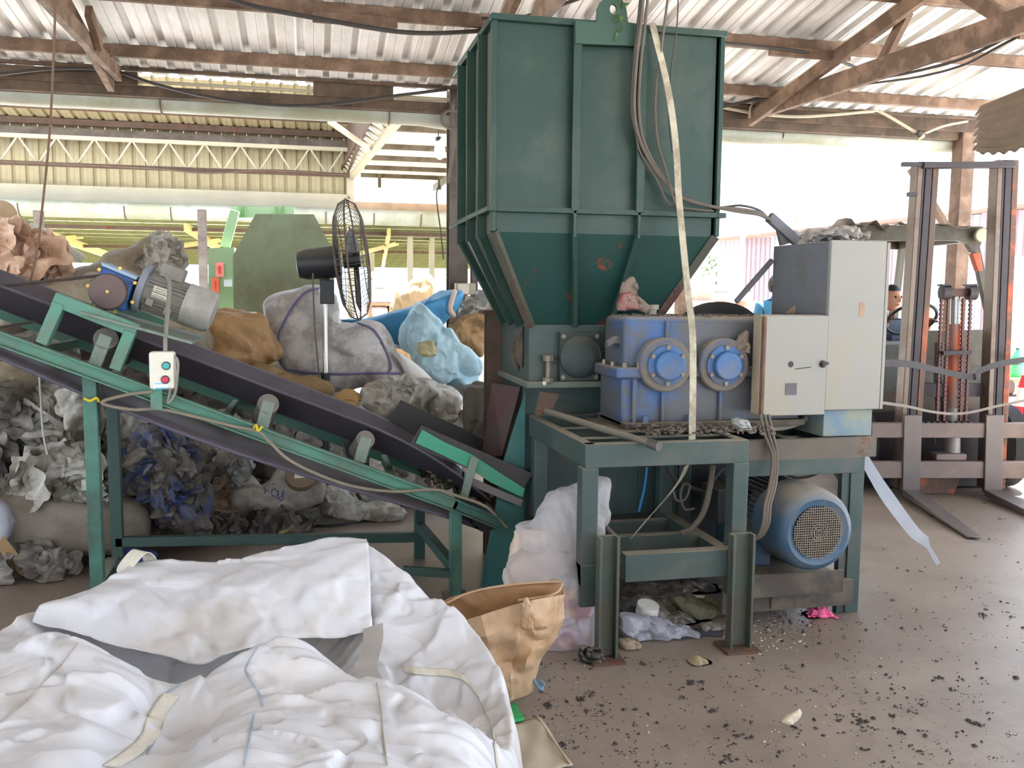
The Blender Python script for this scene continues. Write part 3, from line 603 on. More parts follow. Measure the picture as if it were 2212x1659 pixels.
q0, q1 = P(1697, 828, Y=3.748), P(1720, 853, Y=3.748); put('meter_window', MB().box(q0[0], q1[0], 3.7455, 3.75, q1[2], q0[2]), mat('meter_dark', C(70, 66, 72), .4), ld)
q0, q1 = P(1718, 797, Y=3.747), P(1752, 793, Y=3.747); put('scratch_mark', MB().bar(q0, q1, .002, .004), BLACKST, ld)
put('rust_strip', MB().box(2.014, 2.026, 3.7465, 3.774, .957, 1.408), mat('rust_strip', C(110, 82, 64), .8, 0, .3, 9), cb, label='rusty door edge strip')
q0, q1 = P(1857, 653, Y=3.748), P(1867, 685, Y=3.748); put('stain_patch', MB().box(q0[0], q1[0], 3.7485, 3.751, q1[2], q0[2]), mat('stain_tan', C(158, 128, 106), .7), cb)
q = P(1780, 692, Y=3.92); put('inner_panel', MB().prism([P(1697, 677, Y=4.05), P(1748, 636, Y=4.05), P(1752, 677, Y=4.05)], (0, .01, 0)), mat('tan_card', C(150, 130, 100), .8), cb, smooth=False)

# conduit elbow and prop bar behind the cabinet
el = thing('conduit_elbow', (2.2, 4.2, 1.75), 'wide grey cable duct leaning off the top of the control cabinet', 'cable duct')
put('duct', MB().bar(P(1722, 522, Y=4.24), P(1661, 468, Y=4.24), .035, .05, up=(.7, 0, .7)), CABG, el, bevel=.003)
put('duct_foot', MB().prism([P(1690, 530, Y=4.24), P(1727, 519, Y=4.24), P(1690, 489, Y=4.24), P(1681, 494, Y=4.24)], (0, .03, 0)), CABG, el, smooth=False)
put('prop_bar', MB().bar(P(1668, 562, Y=4.25), P(1590, 652, Y=4.25), .022, .022), CABG, label='grey prop bar slanting from cabinet side down to the gearbox', cat='bar', base=True)

# ================================================================ hanging cables and straps
def Yline(pts, k=10): return smoothline([P(x, y, Y=Y) for x, y, Y in pts], k)
def cable(name, pts, r, m, label=None, cat='cable', group=None, parent=None): return put(name, MB().tube(Yline(pts), r, 7), m, parent, label=label, cat=cat, group=group)
for i, (dx, sg, lab, r, m) in enumerate(((0, 0, 'thickest dark cable hanging over the hopper rim', .0085, CABLE), (10, 6, 'grey cable hanging just right of the thickest hopper cable', .007, CABLE), (-6, -8, 'leftmost sagging cable across the hopper front', .006, CABLE_D))):
    cable('power_cable', [(1392+dx, -30, 4.0), (1385+dx, 40, 4.0), (1374+dx, 140, 4.02), (1370+dx, 230, 4.03), (1378+dx, 290+sg, 4.03), (1402+dx, 345+sg, 4.03), (1432+dx, 388+sg, 4.03), (1470+dx*.5, 425+sg*.6, 4.03), (1542, 447, 4.03), (1600, 452+sg, 4.08), (1640, 460+sg*.7, 4.15), (1664, 476, 4.22)], r, m, lab, group=None)
cable('power_cable', [(1446, -30, 3.98), (1437, 40, 4.0), (1428, 110, 4.02), (1416, 210, 4.04), (1420, 300, 4.04), (1436, 360, 4.03), (1452, 420, 4.02), (1466, 458, 4.04)], .006, CABLE, 'grey cable hanging straight down beside the pale strap')
cable('thin_wire', [(1466, -30, 3.98), (1462, 60, 4.0), (1450, 150, 4.02), (1446, 260, 4.03), (1452, 330, 4.02)], .003, CABLE_D, 'thin dark wire right of the pale hanging strap')
cable('power_cable', [(1372, 280, 4.03), (1384, 330, 4.04), (1420, 390, 4.04), (1446, 440, 4.04), (1500, 452, 4.05), (1542, 456, 4.06)], .005, CABLE, 'lowest sagging cable across the hopper bottom edge')
ps = Yline([(1409, 50, 4.04), (1420, 95, 4.02), (1434, 150, 4.01), (1447, 215, 4.0), (1455, 270, 3.99), (1462, 340, 3.97), (1466, 420, 3.95), (1476, 530, 3.90), (1487, 640, 3.82), (1496, 720, 3.76), (1497, 830, 3.68), (1495, 950, 3.62)], 8)
put('hanging_strap', MB().ribbon(ps, A(.0165, .002, .002)), STRAPM, label='long pale webbing strap hanging down in front of the green hopper', cat='strap')
ps = Yline([(1484, 1005, 3.64), (1470, 1035, 3.7), (1440, 1075, 3.78), (1400, 1120, 3.82), (1366, 1160, 3.85)], 8)
put('hanging_strap', MB().ribbon(ps, A(.014, .0, .012)), STRAPM, label='short slanting strap under the steel table', cat='strap')
for i in range(3):
    cable('motor_lead', [(1642+i*9, 895, 3.72), (1652+i*9, 940, 3.70), (1668+i*5, 985, 3.68), (1664+i*6, 1040, 3.62), (1652+i*6, 1090, 3.56), (1648+i*6, 1130, 3.54), (1634+i*4, 1160, 3.56), (1612, 1172-i*4, 3.62)], .0075, CABLE, ['left','middle','right'][i]+' of three grey motor leads dropping from the low cabinet box', group='motor leads below the cabinet')
cable('hose', [(1540, 1005, 3.9), (1534, 1050, 3.88), (1520, 1105, 3.85), (1495, 1140, 3.84), (1470, 1152, 3.84)], .014, CABLE, 'thick pale hose curving down under the steel table', 'hose')
cable('hose', [(1440, 1012, 4.1), (1465, 1040, 4.1), (1510, 1058, 4.1), (1560, 1064, 4.1)], .011, CABLE_D, 'dark hose running to the motor under the table', 'hose')
cable('coiled_wire', [(1455, 1060, 4.0), (1462, 1080, 4.0), (1480, 1078, 4.0), (1490, 1050, 4.0), (1478, 1046, 4.0), (1470, 1070, 4.0), (1480, 1100, 4.0), (1500, 1098, 4.0)], .006, CABLE, 'small loop of grey wire under the table', 'wire')
cable('blue_cord', [(1398, 1010, 4.4), (1392, 1055, 4.4), (1380, 1105, 4.4)], .007, mat('blue_cord', C(50, 130, 190), .6), None, None, parent=sh)
cable('hose', [(1756, 880, 3.95), (1740, 905, 3.93), (1700, 922, 3.92), (1655, 926, 3.9)], .014, mat('pale_hose', C(150, 142, 130), .6), 'pale hose under the low cabinet box', 'hose')
cable('motor_lead', [(1798, 962, 3.85), (1790, 1000, 3.9), (1760, 1025, 3.95), (1720, 1032, 4.0), (1690, 1020, 4.05)], .007, CABLE, 'grey lead looping above the motor at the right leg')
cable('cable_loop', [(1304, 1120, 3.75), (1312, 1140, 3.75), (1330, 1158, 3.75)], .01, CABLE, 'short grey cable end behind the left post', 'cable')
# hoe lying on the table
hoe = thing('hoe', P(1300, 930, Y=3.8), 'hoe with pipe handle and flat blade lying on the steel table', 'hoe')
put('handle', MB().tube([P(1180, 888, Y=4.2), P(1300, 926, Y=3.75), P(1420, 962, Y=3.42)], .016, 12), mat('hoe_pipe', C(104, 98, 88), .6, .2, .2, 6, dust=.6), hoe)
put('handle_end', MB().cyl(P(1402, 957, Y=3.46), P(1424, 964, Y=3.41), .021, n=14), mat('hoe_sleeve', C(74, 70, 64), .6), hoe)
put('blade', MB().prism([P(1167, 846, Y=4.2), P(1208, 852, Y=4.2), P(1190, 892, Y=4.2), P(1156, 898, Y=4.2)], (.0, .008, .002)), RUSTY, hoe, smooth=False)
# ================================================================ belt conveyor
TEAL = mat('conveyor_teal', C(84, 136, 116), .5, 0, .08, 4, dirt=C(96, 104, 92), dirt_amt=.28, dirt_scale=3., dust=.35)
TEAL_G = mat('bracket_grey_green', C(116, 128, 116), .6, 0, .12, 4, dirt=C(84, 98, 88), dirt_amt=.3)
RUBBER = mat('belt_rubber', C(62, 58, 64), .55, 0, .15, 3, dust=.45, dust_col=C(128, 122, 132))
RUBBER_P = mat('return_belt', C(88, 82, 98), .5, 0, .15, 2, dust=.3)
DARKR = mat('skirt_rubber', C(52, 50, 50), .6, 0, .2, 5, dust=.5)
cv = thing('belt_conveyor', (-.2, 4.68, 0), 'teal belt conveyor sloping from upper left down to the shredder', 'conveyor')
YF, YB = 4.3, 5.05
def F4(x, y, Y=YF): return P(x, y, Y=Y)
# slope direction of the frame
r0_, r1_ = F4(24, 738), F4(980, 1088); SD = nrm(r1_-r0_); UP = nrm(np.cross(SD, (0, 1, 0)));  UP = UP if UP[2] > 0 else -UP
a_up = r0_-SD*.35; a_dn = F4(1078, 1128)
put('side_rail', MB().channel(a_up, r1_+SD*.02, .045, .062, .007, up=tuple(UP), side=1), TEAL, cv, bevel=.002, seg=1)
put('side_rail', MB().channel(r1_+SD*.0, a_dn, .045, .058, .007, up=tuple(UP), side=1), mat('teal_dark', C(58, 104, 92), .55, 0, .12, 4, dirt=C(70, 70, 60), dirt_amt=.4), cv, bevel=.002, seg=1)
dy = A(0, YB-YF, 0)
put('side_rail', MB().channel(a_up+dy, a_dn+dy, .045, .062, .007, up=tuple(UP), side=-1), TEAL, cv, bevel=.002, seg=1)
def along(s, n, y):   # s metres down the slope from r0_, n metres above the rail, y across
    return A(r0_[0], y, r0_[2]) + SD*s + UP*n
LEN = float(np.linalg.norm(r1_-r0_))
for s in (.1, .95, 1.8): put('cross_tie', MB().bar(along(s, -.01, YF+.04), along(s, -.01, YB-.04), .03, .04), TEAL, cv)
# troughed carrying belt, flattening out towards the tail, and the return run
prof = [(YF+.05, .205), (YF+.07, .20), (YF+.16, .105), (YF+.26, .085), (YF+.375, .08), (YF+.49, .085), (YF+.59, .105), (YB-.07, .20), (YB-.05, .205)]
ss = np.linspace(-.45, LEN+.18, 26); G = []
for s in ss:
    k = np.clip((s-1.55)/.75, 0, 1); fl = 1-.75*k*k
    G.append([along(s, .08+(n-.08)*fl-.05*k*k, y) for y, n in prof])
put('carrying_belt', MB().grid(G), RUBBER, cv, solid=.012)
G = [[along(s, -.085-.055*math.sin(max(0, min(1, (s+.2)/(LEN+.2)))*math.pi)**1.0, y) for y in np.linspace(YF+.07, YB-.07, 4)] for s in ss]
put('return_belt', MB().grid(G), RUBBER_P, cv, solid=.014)
put('tail_roller', MB().cyl(along(LEN+.2, -.03, YF+.07), along(LEN+.2, -.03, YB-.07), .065, n=24), BLACKST, cv)
# idler sets
for px, py, r_, bx, by in ((229, 731, .052, 203, 792), (580, 872, .049, 566, 924), (790, 949, .045, 776, 998)):
    c = F4(px, py, YF+.02); foot = F4(bx, by, YF+.005)
    st = put('idler_bracket', MB().bar(foot+A(0, 0, 0), c+(c-foot)*.12+A(0, -.022, 0), .008, .058, up=tuple(SD)), TEAL_G, cv, bevel=.003, seg=1)
    inn = c + A(0, .17, 0) - UP*.10
    put('idler_roller', MB().lathe([(r_*.35, -.002), (r_, 0), (r_, .16)], c, nrm(inn-c), 24), mat('roller_grey', C(104, 98, 94), .6, .1, .2, 8, dust=.3), st)
    put('idler_roller', MB().cyl(inn+A(0, .02, -.02), inn+A(0, .37, -.02), r_, n=20), BLACKST, st)
    c2 = c+A(0, YB-YF-.04, 0); inn2 = c2 - A(0, .17, 0) - UP*.10
    put('idler_roller', MB().lathe([(r_*.35, -.002), (r_, 0), (r_, .16)], c2, nrm(inn2-c2), 24), BLACKST, st)
    put('idler_bracket', MB().bar(foot+dy, c2+A(0, .022, 0), .008, .058, up=tuple(SD)), TEAL_G, cv, bevel=.003, seg=1)
# legs
def leg(px, py, Y, w=.058, m=TEAL):
    t_ = P(px, py, Y=Y); return put('leg', MB().bar((t_[0], Y, 0), (t_[0], Y, t_[2]), w, .05, up=(0, 1, 0)), m, cv, bevel=.003, seg=1)
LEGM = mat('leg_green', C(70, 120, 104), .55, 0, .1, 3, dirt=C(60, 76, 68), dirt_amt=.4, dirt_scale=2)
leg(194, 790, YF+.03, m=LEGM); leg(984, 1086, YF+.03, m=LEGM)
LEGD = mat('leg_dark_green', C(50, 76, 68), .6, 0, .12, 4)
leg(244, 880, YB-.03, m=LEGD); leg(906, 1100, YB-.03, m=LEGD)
def hbar(p, q, w=.05, h=.05, m=LEGD, n='brace'): return put(n, MB().bar(p, q, w, h), m, cv, bevel=.003, seg=1)
hbar(P(250, 1170, Y=YB-.03), P(895, 1160, Y=YB-.03)); 
xL, xR = P(194, 900, Y=YF+.03)[0], P(984, 1100, Y=YF+.03)[0]
zr = P(984, 1238, Y=YF+.03)[2]
hbar(P(906, 1135, Y=YB-.03), (xR, YF+.03, zr+.02)); hbar((xR-.02, YF+.03, zr), P(870, 1232, Y=YF+.03), .04, .04)
hbar(P(244, 1205, Y=YB-.03), (xL+.0, YF+.05, .17), .06, .012, mat('pale_brace', C(128, 124, 112), .6, 0, .1, 4)); hbar((xL, YF+.03, .1), P(244, 1235, Y=YB-.03))
for x in (xL, xR): put('foot_plate', MB().box(x-.06, x+.06, YF-.03, YF+.09, 0, .01), BLACKST, cv)
# drive frame on top
put('drive_frame', MB().bar(F4(118, 645), F4(297, 716), .05, .062, up=tuple(UP)), TEAL, cv, bevel=.003, seg=1)
put('drive_frame', MB().bar(F4(118, 645)+dy, F4(297, 716)+dy, .05, .062, up=tuple(UP)), TEAL, cv, bevel=.003, seg=1)
for a, c in (((130, 655), (92, 742)), ((283, 715), (250, 798))):
    put('drive_frame_leg', MB().bar(F4(*a), F4(*c), .05, .062, up=(0, 1, 0)), TEAL, cv, bevel=.003, seg=1); put('drive_frame_leg', MB().bar(F4(*a)+dy, F4(*c)+dy, .05, .062, up=(0, 1, 0)), TEAL, cv, bevel=.003, seg=1)
put('drive_plate', MB().bar(F4(200, 672, 4.5), F4(430, 735, 4.5), .5, .012, up=tuple(UP)), TEAL_G, cv)
# tail skirt boards
TY = 4.36
sk = [P(x, y, Y=TY) for x, y in ((911, 920), (1152, 1024), (1128, 1058), (885, 962))]
put('skirt_board', MB().prism(sk, (0, .012, 0)), DARKR, cv, smooth=False)
gb_ = [P(x, y, Y=TY-.012) for x, y in ((912, 928), (960, 955), (1020, 982), (1075, 1018), (1134, 1056), (1128, 1074), (1060, 1042), (1010, 1010), (960, 985), (898, 957))]
put('skirt_plate', MB().prism(gb_, (0, .01, 0)), mat('bright_teal', C(52, 140, 110), .5, 0, .1, 4, dirt=C(90, 110, 96), dirt_amt=.3), cv, smooth=False, label='bright green skirt plate')
rb = [P(x, y, Y=5.0) for x, y in ((866, 864), (1010, 930), (1130, 1000), (1105, 1040), (960, 985), (828, 925))]
put('skirt_board', MB().prism(rb, (0, .012, 0)), DARKR, cv, smooth=False)
put('skirt_lip', MB().prism([P(x, y, Y=TY+.03) for x, y in ((1018, 1032), (1130, 1080), (1124, 1094), (1010, 1046))], (0, .02, 0)), mat('pale_lip', C(120, 112, 110), .6, 0, .1, 4), cv, smooth=False)
put('skirt_post', MB().bar(F4(1026, 988, TY-.03), F4(1001, 1078, TY-.03), .012, .042, up=tuple(SD)), TEAL_G, cv, bevel=.003, seg=1)
b = MB(); rng = np.random.default_rng(12)
for k in range(120):
    s = rng.uniform(LEN-.15, LEN+.2); p = along(s, rng.uniform(.02, .09), rng.uniform(YF+.1, YF+.5)); b.ell(p, rng.uniform(.006, .022, 3), 5, 3)
put('spilled_chips', b, mat('chips_dark', C(64, 58, 52), .9, 0, .5, 40, dirt=C(140, 120, 70), dirt_amt=.2, dirt_scale=30), cv, smooth=False, kind='stuff')

# ---- gear motor of the conveyor
gm = thing('gear_motor', along(.62, .35, 4.66), 'grey electric motor with blue worm gearbox on top of the conveyor', 'motor')
o = F4(243, 628, 4.58); fy = A(0, 1, 0)
BLUEG = mat('worm_box_blue', C(42, 86, 156), .5, 0, .08, 5, dirt=C(70, 96, 140), dirt_amt=.3)
q = [F4(*k, 4.55) for k in ((219, 572), (292, 602), (267, 674), (191, 648))]
put('worm_box', MB().prism(q, fy*.20), BLUEG, gm, bevel=.012, seg=2)
put('worm_box_rim', MB().prism([F4(*k, 4.54) for k in ((217, 566), (297, 598), (293, 605), (221, 575))], fy*.22), mat('pale_blue_edge', C(150, 172, 190), .6), gm, bevel=.002, seg=1)
pq = F4(232, 630, 4.46); 
put('output_pulley', MB().lathe([(.078, 0), (.082, .006), (.072, .02), (.082, .034), (.078, .04)], pq, fy, 40), mat('rusty_disc', C(104, 86, 84), .55, .3, .15, 6, dirt=C(84, 72, 68), dirt_amt=.3), gm)
put('pulley_bolt', MB().cyl(pq-fy*.006, pq+fy*.002, .008, n=6), mat('brass_bolt', C(190, 160, 80), .4, .5), gm)
for k in range(7):
    t_ = k*2*math.pi/7+.3; c = F4(243, 625, 4.54)+A(.105*math.cos(t_), 0, .105*math.sin(t_)); put('box_bolt', MB().cyl(c-fy*.012, c+fy*.012, .009, n=6), MATS['brass_bolt'], gm)
ax = nrm(F4(410, 662, 4.66)-F4(318, 630, 4.66)); m0 = F4(303, 622, 4.66)
MG = mat('motor_grey', C(142, 140, 134), .6, 0, .12, 5, dirt=C(112, 106, 94), dirt_amt=.35, dust=.4)
put('mount_flange', MB().lathe([(.12, 0), (.12, .018), (.115, .03)], m0, ax, 36), mat('flange_grey', C(128, 134, 142), .55, 0, .1, 5), gm)
b = MB().cyl(m0+ax*.03, m0+ax*.235, .088, n=32)
for k in range(30):
    t_ = 2*math.pi*k/30; xx = nrm(np.cross(ax, fy)); d = xx*math.cos(t_)+fy*math.sin(t_); b.bar(m0+ax*.04+d*.093, m0+ax*.225+d*.093, .004, .014, up=tuple(d))
put('motor_body', b, MG, gm, smooth=False)
put('fan_cover', MB().lathe([(.104, 0), (.104, .115), (.092, .14), (.06, .146)], m0+ax*.215, ax, 36), mat('cover_grey', C(168, 166, 160), .5, 0, .06, 5, dirt=C(130, 124, 112), dirt_amt=.25), gm)
put('terminal_box', MB().bar(m0+ax*.06+UP*.12, m0+ax*.17+UP*.12, .11, .07, up=tuple(UP)), MG, gm, bevel=.008)
nx = m0+ax*.11-fy*.094+UP*.012; npl = put('name_plate', MB().bar(nx-ax*.04, nx+ax*.04, .004, .055, up=tuple(UP)), mat('plate_cream', C(206, 202, 182), .5), gm)
b = MB()
for k in range(4): b.bar(nx-ax*.03-fy*.003+UP*(.018-.011*k), nx+ax*(.03-.008*(k % 2))-fy*.003+UP*(.018-.011*k), .001, .003, up=tuple(UP))
put('plate_print', b, mat('ink_grey', C(120, 116, 108), .7), npl, smooth=False, kind='stuff')
for s_, n_ in ((.075, -.045), (.165, -.06)): c = m0+ax*s_+UP*n_; put('foot_lug', MB().bar(c-fy*.098, c-fy*.085, .034, .034, up=tuple(UP)), MG, gm, bevel=.003)
# drive belt loop running up out of the frame
d2 = F4(-190, 690, 4.48); d1 = pq+fy*.02; R1, R2 = .077, .10
dd = nrm(d2-d1); nn = nrm(np.cross(dd, fy)); nn = nn if nn[2] > 0 else -nn
pts = [d2+nn*R2, d1+nn*R1] + [d1+nn*R1*math.cos(t_)-dd*R1*math.sin(t_) for t_ in np.linspace(.3, math.pi-.3, 9)] + [d1-nn*R1, d2-nn*R2] + [d2-nn*R2*math.cos(t_)+dd*R2*math.sin(t_) for t_ in np.linspace(.3, math.pi-.3, 7)]
put('drive_belt', MB().tube(pts, .008, 6, True), mat('vbelt', C(64, 56, 50), .8, 0, .15, 8), gm)
put('head_pulley', MB().lathe([(.10, 0), (.09, .02), (.10, .04)], d2-fy*.0, fy, 30), BLACKST, cv)
# ---- push-button box on its bracket
pb = thing('push_button_box', P(349, 842, Y=4.2), 'white push button box with teal and red buttons beside the conveyor', 'control box')
q0, q1 = P(320, 760, Y=4.2), P(378, 841, Y=4.2)
body = put('box_body', MB().box(q0[0], q1[0], 4.2, 4.27, q1[2], q0[2]), mat('box_white', C(222, 218, 202), .4, 0, .04, 4), pb, bevel=.014, seg=4)
for (x, y), m, nme, lb in (((359, 790), mat('button_teal', C(60, 168, 164), .4), 'button', 'teal start button'), ((357, 820), mat('button_red', C(196, 40, 76), .4), 'button', 'red stop button')):
    c = P(x, y, Y=4.198); put('button_ring', MB().lathe([(.0185, .004), (.0185, -.004), (.015, -.006)], c, fy, 24), mat('ring_dark', C(60, 66, 66), .5), pb); put(nme, MB().lathe([(.0145, .002), (.0145, -.009), (.012, -.011)], c, fy, 24), m, pb, label=lb)
q0, q1 = P(331, 828, Y=4.199), P(363, 840, Y=4.199)
st = put('sticker', MB().box(q0[0], q1[0], 4.1975, 4.2, q1[2], q0[2]), mat('sticker_white', C(230, 240, 244), .4), pb)
put('sticker_band', MB().box(q0[0]+.006, q1[0], 4.1968, 4.1975, q1[2], q1[2]+.006).box(q0[0]+.006, q1[0], 4.1968, 4.1975, q0[2]-.004, q0[2]), mat('sticker_blue', C(92, 184, 226), .4), st, smooth=False)
q0, q1 = P(325, 838, Y=4.25), P(352, 884, Y=4.25); put('box_bracket', MB().box(q0[0], q1[0], 4.24, 4.252, q1[2], q0[2]), TEAL, pb)
GREYC = mat('grey_conduit', C(136, 132, 122), .5, 0, .08, 6)
def cable4(name, pts, r, m, label, cat='cable'): return put(name, MB().tube(smoothline([P(x, y, Y=Y) for x, y, Y in pts], 8), r, 7), m, None, label=label, cat=cat)
cable4('flexible_conduit', [(357, 761, 4.235), (358, 720, 4.28), (363, 660, 4.4), (366, 610, 4.48), (358, 594, 4.56)], .0095, GREYC, 'grey flexible conduit from motor terminal box down to the push buttons', 'conduit')
cable4('control_cable', [(372, 764, 4.22), (384, 780, 4.2), (383, 815, 4.2), (378, 850, 4.21), (364, 870, 4.22), (368, 840, 4.24)], .006, GREYC, 'grey cable looping round right side of the push button box')
cable4('control_cable', [(330, 846, 4.24), (280, 852, 4.25), (225, 866, 4.25), (232, 876, 4.25), (290, 885, 4.25), (345, 884, 4.26), (420, 900, 4.24), (500, 920, 4.24), (556, 932, 4.24), (580, 952, 4.24), (620, 990, 4.23), (680, 1022, 4.22), (760, 1050, 4.22), (850, 1062, 4.24), (940, 1058, 4.25), (990, 1072, 4.25), (1050, 1095, 4.25), (1095, 1140, 4.3)], .0075, mat('khaki_cable', C(128, 120, 102), .6, 0, .1, 8), 'long khaki cable sagging along the conveyor rail')
cable4('tie_rag', [(545, 932, 4.25), (553, 918, 4.24), (557, 930, 4.23), (566, 922, 4.24), (556, 934, 4.25)], .006, mat('yellow_tie', C(200, 180, 40), .6), 'yellow tie knotted on the conveyor rail', 'tie')
cable4('tie_rag', [(182, 861, 4.26), (195, 866, 4.25), (208, 860, 4.26), (214, 868, 4.27)], .006, MATS['yellow_tie'], 'yellow cord tied round left conveyor leg', 'tie')
cable4('leg_cable', [(214, 790, 4.31), (219, 840, 4.32), (214, 880, 4.33), (222, 920, 4.33), (210, 945, 4.33), (228, 905, 4.33)], .006, CABLE_D, 'dark tangled wire beside left conveyor leg', 'wire')
cable4('hanging_string', [(119, -30, 4.6), (118, 60, 4.6), (114, 160, 4.6), (106, 300, 4.6), (92, 440, 4.6), (80, 540, 4.6), (62, 620, 4.6)], .0055, mat('brown_string', C(110, 84, 66), .8), 'brown string hanging from the roof left of the conveyor motor', 'string')
cable4('hanging_string', [(84, 800, 4.9), (88, 860, 4.9), (92, 930, 4.9), (102, 982, 4.9)], .005, mat('white_string', C(190, 186, 174), .8), 'white string dangling below the conveyor head', 'string')
# ================================================================ pedestal fan
fan = thing('pedestal_fan', (P(707, 1118, Z=0)[0], 6.05, 0), 'tall black pedestal fan with wire cage seen edge on', 'fan')
fx = P(707, 1118, Z=0)[0]; FY = 6.05
CHROME = mat('chrome_tube', C(190, 190, 184), .25, .9, .05, 5)
FBLK = mat('fan_black', C(34, 36, 38), .5, 0, .1, 5, dust=.35)
CAGE = mat('fan_cage_wire', C(96, 84, 74), .6, .2, .2, 9)
put('base', MB().lathe([(.26, 0), (.26, .02), (.08, .05), (.04, .08)], (fx, FY, 0), (0, 0, 1), 36), FBLK, fan)
zj = P(707, 825, Y=FY)[2]; zt_ = P(707, 640, Y=FY)[2]
put('lower_pole', MB().cyl((fx, FY, .06), (fx, FY, zj+.06), .024, n=18).cyl((fx, FY, zj-.02), (fx, FY, zj+.06), .031, n=18), FBLK, fan)
put('upper_pole', MB().cyl((fx, FY, zj), (fx, FY, zt_), .017, n=18), CHROME, fan)
hz = P(745, 565, Y=FY)[2]
put('neck', MB().box(fx-.03, fx+.06, FY-.03, FY+.03, zt_-.05, P(707, 605, Y=FY)[2]), FBLK, fan, bevel=.006)
hub = P(762, 562, Y=FY); fa = nrm((.975, -.13, .10)); fs = nrm(np.cross(fa, (0, 0, 1))); fu = np.cross(fs, fa)
put('motor_housing', MB().lathe([(.05, -.36), (.085, -.35), (.1, -.30), (.105, -.12), (.09, -.08)], hub, fa, 28), FBLK, fan)
put('motor_bracket', MB().bar(hub-fa*.2-fu*.1, (fx+.01, FY, zt_+.08), .05, .04), FBLK, fan)
b = MB(); RC = .395
def cg(r, h, t): return hub + fa*h + (fs*math.cos(t)+fu*math.sin(t))*r
prof_f = [(.06, .10), (.16, .098), (.28, .085), (.36, .055), (RC, .0)]; prof_b = [(.1, -.10), (.2, -.10), (.30, -.085), (.37, -.05), (RC, .0)]
for k in range(56):
    t_ = 2*math.pi*k/56
    b.tube([cg(r, h, t_) for r, h in prof_f], .0022, 4); b.tube([cg(r, h, t_) for r, h in prof_b], .0022, 4)
put('wire_guard', b, CAGE, fan, smooth=False, kind='stuff')
b = MB()
for r, h, q in ((RC, 0, .006), (.16, .098, .003), (.28, .085, .003), (.06, .10, .004), (.2, -.10, .003), (.30, -.085, .003), (.1, -.1, .004)): b.tube([cg(r, h, t) for t in np.arange(48)*math.pi/24], q, 5, True)
put('guard_ring', b, CAGE, fan)
for k in range(3):
    t0 = 2*math.pi*k/3+.4; pts = [cg(r, .03*math.sin(3*(t-t0))+.0, t) for r, t in ((.05, t0), (.3, t0-.25), (.34, t0+.1), (.26, t0+.45), (.05, t0+.6))]
    put('blade', MB().prism(pts, tuple(fa*.006)), FBLK, fan, smooth=False)
put('blade_hub', MB().cyl(hub-fa*.06, hub+fa*.05, .05, n=20), FBLK, fan)
put('pull_cord', MB().tube(smoothline([P(676, 590, Y=FY-.05), P(677, 640, Y=FY-.05), P(681, 720, Y=FY-.05), P(688, 800, Y=FY-.05), P(689, 850, Y=FY-.05)], 6), .006, 6), CABLE, fan)

# ================================================================ green baler far behind
GRN = mat('press_green', C(140, 164, 126), .55, 0, .06, 2)
GRND = mat('press_green_dirty', C(114, 124, 94), .6, 0, .1, 2, dirt=C(98, 94, 70), dirt_amt=.35, dirt_scale=1.6)
bl = thing('baling_press', (-.2, 9.0, 0), 'light green baling press standing behind the bags', 'press')
Yp = 8.7
pl = [P(x, y, Y=Yp) for x, y in ((505, 702), (503, 552), (552, 462), (678, 463), (722, 546), (722, 702))]
put('front_shield', MB().prism(pl, (0, .03, 0)), GRND, bl, smooth=False)
pl = [P(x, y, Y=9.3) for x, y in ((498, 446), (636, 447), (636, 470), (498, 470))]
hd = put('head_beam', MB().prism(pl, (0, .3, 0)), GRN, bl, smooth=False)
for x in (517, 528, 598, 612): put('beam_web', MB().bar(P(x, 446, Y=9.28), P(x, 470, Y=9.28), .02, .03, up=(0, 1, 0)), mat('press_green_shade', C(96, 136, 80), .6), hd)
put('arm', MB().bar(P(508, 455, Y=9.2), P(486, 535, Y=9.2), .09, .09, up=(0, 1, 0)), GRN, bl, bevel=.006)
pl = [P(x, y, Y=9.0) for x, y in ((450, 536), (506, 534), (506, 690), (450, 690))]
sdp = put('side_cabinet', MB().prism(pl, (0, .4, 0)), GRN, bl, smooth=False)
RED = mat('sign_red', C(226, 70, 60), .6); PINK = mat('sign_pink', C(236, 150, 140), .6)
for x0_, y0_, x1_, y1_ in ((466, 567, 483, 598), (458, 600, 473, 632)):
    a_, c_ = P(x0_, y1_, Y=8.99), P(x1_, y0_, Y=8.99); sg = put('warning_sign', MB().box(a_[0], c_[0], 8.985, 8.995, a_[2], c_[2]), PINK if x0_ > 460 else mat('sign_orange', C(236, 120, 92), .6), sdp)
    put('sign_figure', MB().box(a_[0]+.025, c_[0]-.025, 8.98, 8.985, a_[2]+.03, c_[2]-.03), RED, sdp)
a_, c_ = P(484, 619, Y=8.99), P(500, 604, Y=8.99); put('gauge_plate', MB().box(a_[0], c_[0], 8.98, 8.995, a_[2], c_[2]), mat('gauge_white', C(214, 224, 232), .4), sdp)
put('bed', MB().prism([P(x, y, Y=8.9) for x, y in ((440, 676), (700, 682), (700, 800), (440, 800))], (0, .8, 0)), GRND, bl, smooth=False)
put('base_frame', MB().box(-.85, .2, 8.9, 9.7, 0, 1.0), GRND, bl)
for x in (538, 430): a_, c_ = P(x-4, 683, Y=8.66), P(x+16, 674, Y=8.66); put('pale_block', MB().box(a_[0], c_[0], 8.6, 8.7, a_[2], c_[2]), mat('pale_block', C(206, 214, 190), .6), bl)

